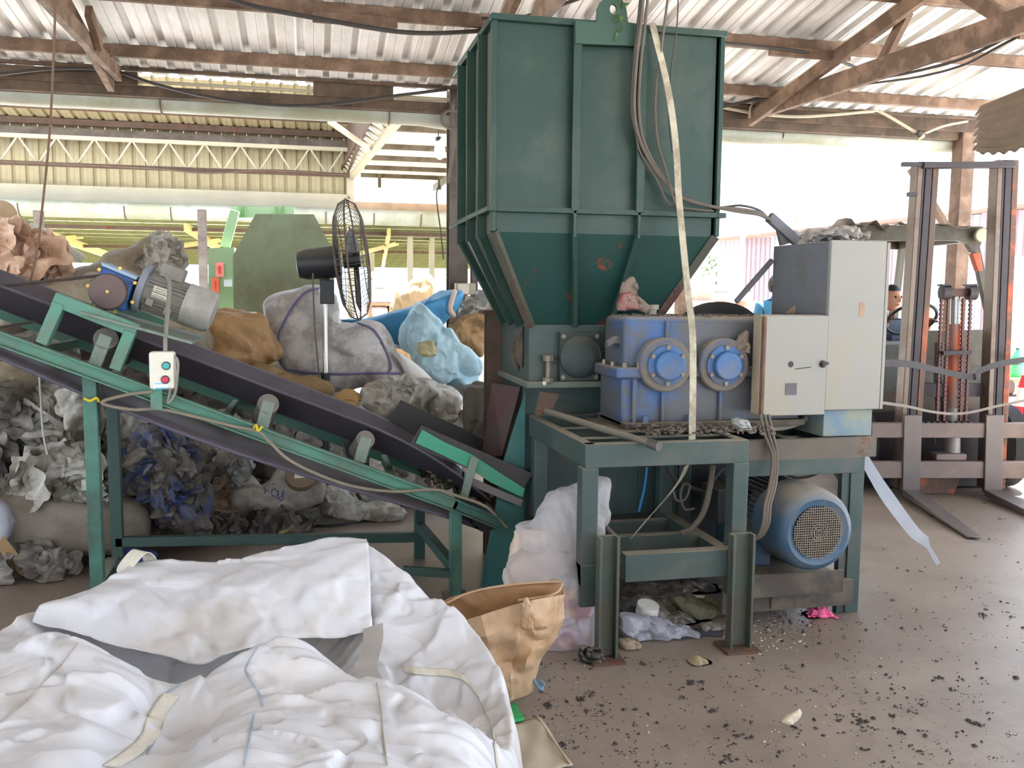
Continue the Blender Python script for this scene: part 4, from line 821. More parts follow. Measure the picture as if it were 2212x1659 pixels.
# ================================================================ forklift
FKO = A(4.76, 5.84, 0); th = math.radians(-11); ex = A(math.cos(th), math.sin(th), 0); ey = A(-math.sin(th), math.cos(th), 0)
def K(px, py, l=0.):         # point on the forklift's cross plane, l metres behind the mast
    d = ray(px, py); o = FKO+ey*l; t = ((o-CAM) @ ey)/(d @ ey); return CAM + d*t
def FL(x, y, z): return FKO + ex*x + ey*y + A(0, 0, z)
def lx(p): return (p-FKO) @ ex
OR = mat('forklift_orange', C(178, 90, 54), .6, 0, .12, 4, dirt=C(92, 74, 62), dirt_amt=.6, dirt_scale=5)
MAST = mat('mast_steel', C(92, 76, 66), .5, .35, .2, 3, dirt=C(184, 96, 54), dirt_amt=.30, dirt_scale=4., stretch=(1, 1, .4))
MASTD = mat('mast_dark', C(60, 54, 56), .5, .3, .2, 4)
FORKM = mat('fork_steel', C(104, 96, 92), .45, .5, .15, 3)
GUARD = mat('guard_olive', C(92, 88, 74), .6, 0, .12, 3, dirt=C(70, 60, 48), dirt_amt=.3)
CARR = mat('carriage_steel', C(112, 98, 92), .55, .2, .15, 4, dirt=C(140, 118, 100), dirt_amt=.12)
fk = thing('forklift', FKO, 'worn orange forklift with raised mast facing the camera', 'forklift')
def mastpost(pt, pb, w0, w1, m, l0, l1, name='mast_rail'):
    return put(name, MB().prism([pb-ex*w0, pb+ex*w1, pt+ex*w1, pt-ex*w0], tuple(ey*(l1-l0))), m, fk, bevel=.004, seg=1)
for top, bot in (((2000, 349), (1953, 1068)), ((2172, 345), (2142, 1068))):
    pt, pb = K(*top), K(*bot); pb[2] = max(pb[2], .06); pt[2] = min(pt[2], 2.55)
    sgn = 1 if top[0] < 2100 else 1
    mastpost(pt, pb, .055, -.015, mat('mast_worn', C(118, 104, 92), .45, .4, .15, 3, dirt=C(96, 76, 64), dirt_amt=.35), -.02, .10)
    mastpost(pt, pb, .018, .0, MASTD, -.012, .10)
    mastpost(pt, pb, -.004, .055, MASTD if sgn > 0 else MAST, -.018, .08)
    mastpost(pt+ex*.058, pb+ex*.058, .0, .045, OR if top[0] > 2100 else MAST, -.02, .12)
a_, c_ = K(1992, 358), K(2190, 356); put('top_crossbar', MB().bar(a_, c_, .06, .045), MASTD, fk, bevel=.004, seg=1)
put('side_pin', MB().bar(K(1948, 355), K(1994, 355), .03, .03), MASTD, fk); put('side_pin', MB().bar(K(1960, 420), K(1980, 420), .03, .03), MASTD, fk)
put('mid_crossbar', MB().bar(K(1965, 842, .1), K(2170, 842, .1), .05, .1), MASTD, fk)
# lift cylinder with rod, pulleys and chains
put('lift_cylinder', MB().cyl(K(2058, 1004, .05), K(2062, 700, .05), .052, n=24), mat('cylinder_orange', C(196, 92, 50), .5, .1, .12, 5, dirt=C(120, 112, 108), dirt_amt=.5, dirt_scale=6, stretch=(1, 1, .3)), fk)
put('cylinder_sleeve', MB().cyl(K(2059, 880, .05), K(2057, 1000, .05), .056, n=24), mat('sleeve_grey', C(140, 134, 130), .4, .4, .1, 5), fk)
put('piston_rod', MB().cyl(K(2062, 705, .05), K(2064, 630, .05), .036, n=20), mat('rod_chrome', C(150, 150, 148), .3, .8, .1, 5), fk)
put('cylinder_clamp', MB().bar(K(2030, 762, .0), K(2090, 760, .0), .12, .03), MASTD, fk)
put('pulley_yoke', MB().bar(K(2038, 632, .02), K(2098, 632, .02), .05, .06), mat('yoke_rust', C(88, 62, 56), .6, .2, .2, 8), fk, bevel=.004)
for x in (2042, 2098):
    c = K(x, 632, 0); put('chain_pulley', MB().cyl(c-ex*.03, c+ex*.03, .055, n=20), MASTD, fk); put('pulley_cap', MB().bar(K(x-12, 616, 0), K(x+10, 615, 0), .08, .012), MASTD, fk)
for x0_, x1_ in ((2034, 2031), (2049, 2046), (2081, 2082), (2097, 2093)):
    b = MB(); p0, p1 = K(x0_, 645, -.02), K(x1_-8, 930, -.02); n_ = 30
    for k in range(n_): q = p0+(p1-p0)*(k+.5)/n_; b.box(q[0]-.011, q[0]+.011, q[1]-.008, q[1]+.008, q[2]-.0105, q[2]+.0105).box(q[0]-.006, q[0]+.006, q[1]-.006, q[1]+.006, q[2]-.02, q[2]+.02)
    put('lift_chain', b, mat('chain_rust', C(92, 56, 50), .6, .3, .2, 20), fk, smooth=False)
# carriage and forks
for py0, py1 in ((913, 945), (996, 1032)):
    a_, c_ = K(1880, (py0+py1)/2, -.06), K(2222, (py0+py1)/2, -.06); h = K(2000, py0, -.06)[2]-K(2000, py1, -.06)[2]
    put('carriage_bar', MB().bar(a_, c_, .05, h), CARR, fk, bevel=.004, seg=1)
b = MB()
for k in range(9): q = K(1990+k*13, 912, -.06); b.bar(q-ex*.008, q+ex*.008, .04, .012)
put('carriage_notches', b, MASTD, fk, smooth=False)
for x0_, x1_, tx in ((1948, 1992, (2092, 1166)), (2128, 2166, (2290, 1166))):
    top, bot = K((x0_+x1_)/2+3, 897, -.10), K((x0_+x1_)/2, 1040, -.10); bot[2] = .055; w = .135
    u_ = nrm(A(-.30, -.95, 0)) if x0_ < 2100 else nrm(A(-.22, -.975, 0)); v_ = A(-u_[1], u_[0], 0)*1
    tipc = bot + u_*1.12
    put('fork', MB().prism([top-ex*w/2, top+ex*w/2, bot+ex*w/2, bot-ex*w/2], tuple(ey*.04))
        .add([bot-ex*w/2+A(0, 0, .02), bot+ex*w/2+A(0, 0, .02), tipc+v_*.045+A(0, 0, -.035), tipc-v_*.045+A(0, 0, -.035),
              bot-ex*w/2-A(0, 0, .025), bot+ex*w/2-A(0, 0, .025), tipc+v_*.045-A(0, 0, .045), tipc-v_*.045-A(0, 0, .045)],
             [(0, 1, 2, 3), (7, 6, 5, 4), (0, 4, 5, 1), (1, 5, 6, 2), (2, 6, 7, 3), (3, 7, 4, 0)]), FORKM, fk, bevel=.004, seg=1)
put('cylinder_foot', MB().bar(K(2014, 985, .02), K(2080, 985, .02), .12, .05).bar(K(2025, 1000, .02), K(2070, 1000, .02), .12, .05), CARR, fk, bevel=.008)
# body
def slab(p, l0, l1, name, m, **k): return put(name, MB().prism([K(x, y, l0) for x, y in p], tuple(ey*(l1-l0))), m, fk, smooth=False, **k)
slab([(1893, 745), (2150, 740), (2142, 905), (1888, 900)], .45, .9, 'cowl', mat('cowl_grey', C(112, 116, 112), .6, 0, .1, 3, dirt=C(84, 76, 66), dirt_amt=.4))
slab([(1985, 715), (2152, 712), (2150, 790), (1985, 790)], .42, .45, 'dash_panel', GUARD)
slab([(1886, 845), (2150, 850), (2150, 895), (1886, 890)], .40, .46, 'front_panel', mat('panel_brown', C(106, 92, 82), .6, 0, .12, 4))
slab([(1880, 890), (2150, 890), (2140, 1050), (1890, 1050)], .30, .9, 'front_axle_housing', MASTD)
slab([(1975, 1030), (2078, 1030), (2060, 1066), (1985, 1066)], .10, .3, 'axle_guard', OR)
for x in (-.62, .58):
    c = FL(x, .42, .33); tw = put('front_wheel', MB().lathe([(.12, -.10), (.28, -.10), (.33, -.06), (.33, .06), (.28, .10), (.12, .10)], c, ex, 32), mat('tyre_black', C(40, 38, 38), .8), fk)
    put('wheel_hub', MB().lathe([(.13, -.105), (.13, .105)], c, ex, 20), OR, tw)
    c = FL(x*.9, 1.95, .27); put('rear_wheel', MB().lathe([(.1, -.09), (.24, -.09), (.27, -.06), (.27, .06), (.24, .09), (.1, .09)], c, ex, 28), MATS['tyre_black'], fk)
put('floor_pan', MB().prism([FL(-.5, .6, .35), FL(.5, .6, .35), FL(.5, 2.1, .35), FL(-.5, 2.1, .35)], (0, 0, .12)), OR, fk, smooth=False)
put('engine_hood', MB().prism([FL(-.45, 1.35, .45), FL(.45, 1.35, .45), FL(.45, 2.0, .45), FL(-.45, 2.0, .45)], (0, 0, .4)), OR, fk, bevel=.03)
put('counterweight', MB().prism([FL(-.55, 2.0, .25), FL(.55, 2.0, .25), FL(.45, 2.4, .25), FL(-.45, 2.4, .25)], (0, 0, .75)), OR, fk, bevel=.05)
put('seat', MB().prism([FL(-.24, 1.3, .86), FL(.24, 1.3, .86), FL(.24, 1.78, .86), FL(-.24, 1.78, .86)], (0, 0, .12)).prism([FL(-.24, 1.72, .95), FL(.24, 1.72, .95), FL(.24, 1.84, .95), FL(-.24, 1.84, .95)], (0, .06, .5)), FBLK, fk, bevel=.03)
# overhead guard
gl = .55
a_, c_ = K(1838, 503, gl), K(2136, 505, gl)
put('guard_beam', MB().prism([K(1836, 486, gl), K(2122, 489, gl), K(2130, 500, gl), K(2112, 545, gl), K(2102, 545, gl), K(2090, 527, gl), K(2070, 519, gl), K(1838, 519, gl)], tuple(ey*.06)), GUARD, fk, smooth=False)
put('guard_pillar', MB().bar(K(2106, 535, gl+.03), K(2146, 720, gl+.0), .05, .06, up=tuple(ey)), GUARD, fk)
pl_ = FL(lx(a_)+.1, gl, a_[2]); put('guard_pillar', MB().bar(pl_, FL(lx(a_)+.0, gl-.05, 1.1), .05, .06, up=tuple(ey)), GUARD, fk)
lxa, lxc = lx(a_)+.05, lx(c_)-.05
for x in (lxa, lxc): put('guard_pillar', MB().bar(FL(x, 1.95, a_[2]-.02), FL(x, 2.1, .9), .05, .06, up=tuple(ey)), GUARD, fk); put('guard_side', MB().bar(FL(x, gl, a_[2]), FL(x, 2.0, a_[2]), .06, .1), GUARD, fk)
for k in range(5): y = gl+.25+.25*k; put('guard_bar', MB().bar(FL(lxa, y, a_[2]+.03), FL(lxc, y, a_[2]+.03), .03, .03), GUARD, fk)
put('guard_rear', MB().bar(FL(lxa, 2.0, a_[2]), FL(lxc, 2.0, a_[2]), .06, .1), GUARD, fk)
# sheet lying on the guard
xs = np.linspace(lxa-.12, lxc-.02, 24); ys = np.linspace(gl-.06, 2.0, 10)
G = np.array([[FL(x, y, a_[2]+.062+.014*math.sin(x*9+y*4)+.010*math.sin(x*23)+(.04*math.sin(x*31+y*9)*(x < lxa+.35))) for y in ys] for x in xs])
put('roof_sheet', MB().grid(G), mat('crumpled_tin', C(120, 108, 96), .5, .2, .2, 4), fk, solid=.004, label='crumpled tin sheet on the overhead guard')
c = K(2121, 508, gl-.06); put('work_lamp', MB().lathe([(.03, .06), (.052, .03), (.055, 0), (.05, -.008)], c, ey, 20), mat('lamp_glass', C(168, 164, 140), .25), fk)
pl = [K(x, y, gl-.05) for x, y in ((2100, 547), (2118, 546), (2123, 584), (2113, 586))]; put('orange_box', MB().prism(pl, tuple(ey*.06)), mat('box_orange', C(176, 84, 52), .6), fk, bevel=.004, seg=1)
wc = K(1968, 690, .75); wn = nrm(ey*.75+A(0, 0, 1)*.9); wx = ex; wy = nrm(np.cross(wn, wx))
sw = put('steering_wheel', MB().tube([wc + (wx*math.cos(t)+wy*math.sin(t))*.2 for t in np.arange(40)*math.pi/20], .013, 8, True), FBLK, fk)
put('wheel_spokes', MB().bar(wc-wx*.19, wc+wx*.19, .03, .012).bar(wc, wc-wy*.19, .03, .012).cyl(wc+wn*.02, wc-wn*.45, .022, n=12), FBLK, sw)
put('side_tank', MB().cyl(K(2150, 835, .3), K(2182, 838, .3), .065, n=18), mat('tank_brown', C(120, 92, 84), .6), fk)
put('hose_guide', MB().bar(K(2156, 857, .25), K(2194, 854, .25), .02, .015), MASTD, fk)
cvp = [K(2000, 735, .4), K(2006, 850, .4)]
for dx in (0, 12, 118): put('hydraulic_hose', MB().tube(smoothline([K(2022+dx, 740, .2), K(2020+dx, 820, .16), K(2024+dx, 900, .12), K(2018+dx, 960, .12)], 6), .012, 7), MASTD, fk)

# ================================================================ people
SKIN = mat('skin', C(176, 128, 102), .55, 0, .05, 8)
HAIR = mat('hair_black', C(36, 32, 34), .6, 0, .1, 20)
def skinbody(name, J, E, m, parent=None, root=0):
    me = bpy.data.meshes.new(name); me.from_pydata([tuple(j[:3]) for j in J], E, []); me.update(); me.materials.append(m)
    o = bpy.data.objects.new(name, me); COL.objects.link(o)
    s = o.modifiers.new('skin', 'SKIN'); s.use_smooth_shade = True
    for i, j in enumerate(J):
        v = me.skin_vertices[0].data[i]; v.radius = (j[3], j[4] if len(j) > 4 else j[3]); v.use_root = (i == root)
    o.modifiers.new('sub', 'SUBSURF').levels = 2; o.modifiers['sub'].render_levels = 2
    WL[o.name] = A(0, 0, 0)
    if parent is not None: o.parent = parent; o.location = Vector(-wloc(parent))
    return o
def head(o, c, fwd, parent, up=(0, 0, 1)):
    fwd = nrm(fwd); up = A(*up); sd = nrm(np.cross(fwd, up))
    V = MB().ell((0, 0, 0), 1, 24, 16); v = np.vstack(V.v)
    q = v.copy(); q[:, 0] *= .078; q[:, 1] *= .096*np.where(v[:, 1] > 0, 1, .98); q[:, 2] *= .118
    q[:, 0] *= np.where(v[:, 2] < 0, 1-.28*v[:, 2]**2, 1)
    nose = np.exp(-((v[:, 0]/.14)**2 + ((v[:, 2]+.12)/.2)**2))*(v[:, 1] > 0); q[:, 1] += .026*nose
    for sx in (-.36, .36): q[:, 1] -= .012*np.exp(-(((v[:, 0]-sx)/.18)**2+((v[:, 2]-.12)/.12)**2))*(v[:, 1] > 0)
    W = c + q[:, :1]*sd + q[:, 1:2]*fwd + q[:, 2:3]*up
    h = put('head', (W, V.f), SKIN, parent)
    for s in (-1, 1):
        e = c+sd*.029*s+fwd*.082+up*.014; put('eye', MB().ell(e, .012, 10, 8), mat('eye_dark', C(50, 40, 36), .3), h); put('ear', MB().ell(c+sd*.078*s-fwd*.005, (.014, .022, .032), 10, 8), SKIN, h)
    put('mouth', MB().ell(c+fwd*.086-up*.058, (.024, .01, .007), 10, 6), mat('lip', C(150, 90, 84), .5), h)
    hv = v.copy(); k = (hv[:, 2] > .42-.50*(hv[:, 1] < .35)-.55*(hv[:, 1] < -.15)); 
    q2 = np.stack([v[:, 0]*.085, v[:, 1]*.104-.006, v[:, 2]*.126], 1); W2 = c + q2[:, :1]*sd + q2[:, 1:2]*fwd + q2[:, 2:3]*up
    Fk = [f for f in V.f if all(k[i] for i in f)]; put('hair', (W2, Fk), HAIR, parent, solid=.006)
def hand(parent, wrist, dirn, side):
    d = nrm(dirn); s = nrm(np.cross(d, (0, 0, 1)) if abs(d[2]) < .9 else (1, 0, 0))*side; n_ = np.cross(d, s); w = A(*wrist)
    J = [(*w, .026, .02), (*(w+d*.05), .036, .018)]; E = [(0, 1)]
    for k, l in ((-.028, .07), (-.009, .08), (.010, .075), (.028, .058)):
        b_ = len(J); J += [(*(w+d*.085+s*k), .0095), (*(w+d*(.085+l*.5)+s*k-n_*.012), .0085), (*(w+d*(.085+l*.9)+s*k-n_*.035), .0075)]; E += [(1, b_), (b_, b_+1), (b_+1, b_+2)]
    b_ = len(J); J += [(*(w+d*.04+s*.045), .011), (*(w+d*.075+s*.062-n_*.015), .009)]; E += [(1, b_), (b_, b_+1)]
    return skinbody('hand', J, E, SKIN, parent)
# worker standing in the yard, seen past the cabinet
wp = P(1678, 620, Y=8.8); wx_, wy_ = wp[0], 8.8
pr = thing('person', (wx_, wy_, 0), 'person in a blue shirt standing beyond the cabinet, head just visible', 'person')
hz_ = P(1666, 617, Y=8.8)[2]; k = (hz_+.118)/1.72
JT = [(wx_, wy_, .96*k, .15, .11), (wx_, wy_, 1.15*k, .145, .1), (wx_, wy_, 1.34*k, .175, .11), (wx_, wy_, 1.45*k, .07, .06), (wx_, wy_-.01, 1.52*k, .05),
      (wx_-.19, wy_, 1.39*k, .065), (wx_-.25, wy_-.02, 1.12*k, .048), (wx_+.19, wy_, 1.39*k, .065), (wx_+.25, wy_-.02, 1.12*k, .048)]
skinbody('shirt', JT, [(0, 1), (1, 2), (2, 3), (2, 5), (5, 6), (2, 7), (7, 8)] + [(3, 4)], mat('shirt_blue', C(60, 120, 150), .8, 0, .08, 6), pr)
skinbody('trousers', [(wx_, wy_, .98*k, .15, .11), (wx_-.1, wy_, .86*k, .09), (wx_-.11, wy_-.01, .48*k, .062), (wx_-.11, wy_, .1, .05), (wx_+.1, wy_, .86*k, .09), (wx_+.11, wy_-.01, .48*k, .062), (wx_+.11, wy_, .1, .05)], [(0, 1), (1, 2), (2, 3), (0, 4), (4, 5), (5, 6)], mat('trousers_dark', C(54, 56, 70), .8), pr)
skinbody('forearms', [(wx_-.25, wy_-.02, 1.13*k, .04), (wx_-.27, wy_-.1, .88*k, .028)], [(0, 1)], SKIN, pr); skinbody('forearms', [(wx_+.25, wy_-.02, 1.13*k, .04), (wx_+.27, wy_-.1, .88*k, .028)], [(0, 1)], SKIN, pr)
hand(pr, (wx_-.27, wy_-.1, .88*k), (0, -.15, -1), 1); hand(pr, (wx_+.27, wy_-.1, .88*k), (0, -.15, -1), -1)
head('head', A(wx_, wy_-.03, hz_), (.5, -.85, -.05), pr)
for s in (-.11, .11): put('shoe', MB().ell((wx_+s, wy_-.05, .045), (.05, .13, .045), 14, 8), FBLK, pr)
# driver on the forklift
dh = K(1929, 645, 1.5); dx_ = dh; dr = thing('person', A(dx_[0], dx_[1], .98), 'person in dark shirt sitting on the forklift behind the steering wheel', 'person')
def D(x, y, z): return dx_*A(1, 1, 0) + ex*x + ey*y + A(0, 0, z)
hz2 = dh[2]
JD = [(*D(0, .12, 1.02), .16, .12), (*D(0, .14, hz2-.55), .15, .11), (*D(0, .1, hz2-.30), .17, .11), (*D(0, .05, hz2-.15), .055), (*D(-.19, .08, hz2-.28), .06), (*D(-.24, -.1, hz2-.5), .045), (*D(.19, .08, hz2-.28), .06), (*D(.22, -.12, hz2-.48), .045)]
skinbody('shirt', JD, [(0, 1), (1, 2), (2, 3), (2, 4), (4, 5), (2, 6), (6, 7)], mat('shirt_dark', C(58, 72, 88), .8, 0, .1, 6), dr)
JL = [(*D(0, .12, 1.06), .15, .11), (*D(-.1, .0, 1.05), .09), (*D(-.13, -.38, 1.04), .065), (*D(-.13, -.42, .62), .05), (*D(.1, .0, 1.05), .09), (*D(.13, -.38, 1.04), .065), (*D(.13, -.42, .62), .05)]
skinbody('trousers', JL, [(0, 1), (1, 2), (2, 3), (0, 4), (4, 5), (5, 6)], MATS['trousers_dark'], dr)
for s, xx in ((-1, -.24), (1, .22)):
    a_, c_ = D(xx, -.11, hz2-.49), wc + wx*.17*s + wn*.02
    skinbody('forearm', [(*a_, .038), (*(a_+(c_-a_)*.85), .027)], [(0, 1)], SKIN, dr); hand(dr, a_+(c_-a_)*.85, c_-a_, -s)
head('head', D(0, .02, hz2), -ey+ex*.3, dr)
# ================================================================ bags and heaps
def closed(pts, n):
    p = np.array(pts, float); q = np.vstack([p[-2:], p, p[:2]]); c = smoothline(q, 10)[20:-20]
    c = np.vstack([c, c[:1]]); d = np.r_[0, np.cumsum(np.linalg.norm(np.diff(c, axis=0), axis=1))]
    t = np.linspace(0, d[-1], n, endpoint=False); return np.stack([np.interp(t, d, c[:, i]) for i in range(c.shape[1])], 1)
def bag_mesh(pts, Y, dep, amp=.02, cell=.12, fold=.0, wl=.1, seed=0, tilt=0., lean=0., nt=100, nr=22, pw=3.2, cen=None, skew=None):
    c2 = np.mean(pts, 0) if cen is None else A(*cen); B2 = closed(pts, nt)
    zc = P(c2[0], c2[1], Y=Y); B = []
    for x, y in B2:
        q = P(x, y, Y=Y); yy = Y + tilt*(q[2]-zc[2]) + lean*(q[0]-zc[0]); B.append(P(x, y, Y=yy))
    B = np.array(B); rings = []
    S = np.sin(np.linspace(0, 1, nr)*math.pi/2)
    for sgn, ss in ((-1, S[1:]), (1, S[1:-1][::-1])):
        for s in ss:
            p = zc + (B-zc)*s; p[:, 1] += sgn*dep*max(1-s**pw, 0)**(1/pw); rings.append(p)
    V = np.vstack([zc-A(0, dep, 0)] + rings + [zc+A(0, dep, 0)]); m = len(rings); n = nt
    f = [(0, 1+(i+1) % n, 1+i) for i in range(n)] + [(1+k*n+i, 1+k*n+(i+1) % n, 1+(k+1)*n+(i+1) % n, 1+(k+1)*n+i) for k in range(m-1) for i in range(n)]
    e = 1+m*n; f += [(e, 1+(m-1)*n+i, 1+(m-1)*n+(i+1) % n) for i in range(n)]
    r = np.ptp(B, axis=0)/2+.02; N = (V-zc)/A(r[0], max(dep, .03), r[2])**2; N /= np.maximum(np.linalg.norm(N, axis=1, keepdims=True), 1e-6)
    # keep creases from blowing up the outline: slide mostly along depth near the rim
    d = amp*(facets(V, cell, seed)+.22*facets(V, cell*.42, seed+3)+.06*facets(V, cell*.2, seed+5)) if amp else 0
    if fold: d = d + fold*folds(V, 10, wl, seed+11)
    V = V + N*np.asarray(d).reshape(-1, 1) if not np.isscalar(d) else V
    V[:, 2] = np.maximum(V[:, 2], .004)
    return V, f
def bag(name, pts, Y, dep, m, label=None, cat='bag', parent=None, group=None, kind=None, angle=24, **k):
    return put(name, bag_mesh(pts, Y, dep, **k), m, parent, label=label, cat=None if parent else cat, group=group, kind=kind, angle=angle)
def on_front(o, px, lift=.006):
    """points on the camera side of mesh object o under the given pixels"""
    V = np.array([v.co for v in o.data.vertices]) + WL[o.name]; pj = proj(V); dd = (V-CAM) @ _f; out = []
    for x, y in px:
        r2 = ((pj-A(x, y))**2).sum(1); c = np.argsort(r2)[:14]; w = np.exp(-r2[c]/60.)*(dd[c] < dd[c].min()+.12)+1e-9
        t = float((dd[c]*w).sum()/w.sum()); d = ray(x, y); p = CAM+d*t; out.append(p-nrm(d)*lift)
    return np.array(out)
def seam(o, px, r, m, name='seam', k=6, lift=.006, label=None):
    q = smoothline(px, k); return put(name, MB().tube(on_front(o, q, lift), r, 5), m, o, label=label)
WOVEN = mat('woven_grey', C(184, 180, 176), .6, 0, .08, 5, dirt=C(130, 120, 110), dirt_amt=.34, dirt_scale=4.5, bump=.15, bump_scale=120, wrinkle=(7., .7, .014))
TAN = mat('woven_tan', C(150, 138, 116), .65, 0, .1, 4, dirt=C(112, 98, 78), dirt_amt=.45, dirt_scale=4, bump=.15, bump_scale=90, wrinkle=(7., .7, .014))
WHITEP = mat('dirty_white_film', C(184, 180, 170), .4, 0, .12, 6, dirt=C(124, 114, 98), dirt_amt=.45, dirt_scale=6, wrinkle=(7., .7, .014))
GREYP = mat('grey_film', C(136, 130, 122), .4, 0, .2, 6, dirt=C(86, 78, 68), dirt_amt=.5, dirt_scale=5, wrinkle=(7., .7, .014))
DARKP = mat('dark_film', C(78, 72, 68), .45, 0, .3, 6, dirt=C(120, 108, 92), dirt_amt=.35, dirt_scale=6, wrinkle=(7., .7, .014))
KRAFT = mat('kraft_paper', C(166, 130, 88), .65, 0, .1, 5, dirt=C(136, 104, 66), dirt_amt=.35, dirt_scale=4, wrinkle=(7., .7, .014))
PINKP = mat('pinkish_paper', C(206, 172, 146), .45, 0, .1, 5, dirt=C(158, 124, 96), dirt_amt=.4, dirt_scale=4, wrinkle=(7., .7, .014))
BLUE_B = mat('blue_fabric', C(56, 132, 176), .55, 0, .1, 4, dirt=C(60, 104, 136), dirt_amt=.3, wrinkle=(7., .7, .014))
LBLUE = mat('light_blue_fabric', C(176, 206, 216), .55, 0, .08, 4, dirt=C(140, 176, 192), dirt_amt=.3, wrinkle=(7., .7, .014))
NETB = mat('blue_grey_net', C(66, 80, 116), .7, 0, .35, 9, dirt=C(106, 98, 90), dirt_amt=.6, dirt_scale=7)
PURPLE = mat('purple_seam', C(104, 98, 130), .7); BLUEL = mat('blue_seam', C(84, 110, 150), .7)
WHITEB = mat('white_sack', C(222, 220, 214), .6, 0, .05, 4, wrinkle=(7., .7, .014))

# mound of film underneath everything
xs, ys = np.linspace(-4.6, 1.15, 210), np.linspace(5.15, 8.3, 120); X, Yg = np.meshgrid(xs, ys, indexing='ij'); xs_h, ys_h = xs, ys
H = np.interp(X, [-4.6, -2.6, -1.8, -1.0, 0., .6, 1.15], [1.35, 1.35, 1.2, .95, .62, .45, .2]); y0_ = np.interp(X, [-4.6, -1.4, -.5, -.2, .5, 1.2], [5.32, 5.6, 6.0, 6.36, 6.36, 6.2])
Zm = H*np.clip((Yg-y0_)/.9, 0, 1)**.8; pv = np.stack([X, Yg, Zm], -1).reshape(-1, 3)
dsp = .055*facets(pv, .15, 5, 12)+.03*folds(pv, 12, .1, 3); Zm = np.maximum(Zm + dsp.reshape(X.shape)*np.clip(Zm*6, 0, 1), -.01); Zm[Zm <= .002] = -.03
put('film_heap', MB().grid(np.stack([X, Yg, Zm], -1)), mat('mixed_film', C(140, 132, 122), .45, 0, .45, 9, dirt=C(82, 74, 66), dirt_amt=.6, dirt_scale=5, wrinkle=(7., .7, .014)), label='heap of dirty crumpled plastic film behind the conveyor', cat='plastic heap', kind='stuff', angle=45)

S_ = 0
def scraps(name, n, m, label, seed, size, region):
    # loose bent sheets of film lying on the mound
    rg_ = np.random.default_rng(seed); b = MB(); u, v = np.meshgrid(np.linspace(-1, 1, 10), np.linspace(-1, 1, 8), indexing='ij'); t_ = 0
    while t_ < n:
        xi, yi = rg_.integers(4, 205), rg_.integers(2, 90)
        if not region(xs_h[xi], ys_h[yi]) or Zm[xi, yi] < .03: continue
        t_ += 1; c = A(xs_h[xi], ys_h[yi]-.08, Zm[xi, yi]+.06); s = rg_.uniform(*size); a = rg_.uniform(0, 6.28); tl = rg_.uniform(-.9, 1.0)
        e1 = A(math.cos(a), math.sin(a)*.5, rg_.uniform(-.4, .4)); e1 = nrm(e1); nn = nrm(A(rg_.normal()*.4, -1-.5*rg_.random(), .5+tl)); e1 = nrm(e1-nn*(e1@nn)); e2 = np.cross(nn, e1)
        k1, k2, p1, p2 = rg_.uniform(1.5, 5), rg_.uniform(1, 4), rg_.uniform(0, 6), rg_.uniform(0, 6)
        w = .16*s*np.sin(u*k1+p1+.8*np.sin(v*k2))*(1+.5*v) + .10*s*np.abs(np.sin(v*k2*1.3+p2+u)) + .06*s*rg_.normal(size=u.shape)*.6
        uu = u*s*(1+.15*np.sin(v*3+p1)); vv = v*s*rg_.uniform(.5, .9)*(1+.2*np.sin(u*4+p2))
        b.grid(c + uu[..., None]*e1 + vv[..., None]*e2 + w[..., None]*nn)
    return put(name, b, m, label=label, cat='plastic film', kind='stuff', angle=55)
def hb(name, pts, Y, dep, m, label, **k):
    global S_
    S_ += 1; k.setdefault('seed', S_*7); return bag(name, pts, Y, dep, m, label, **k)
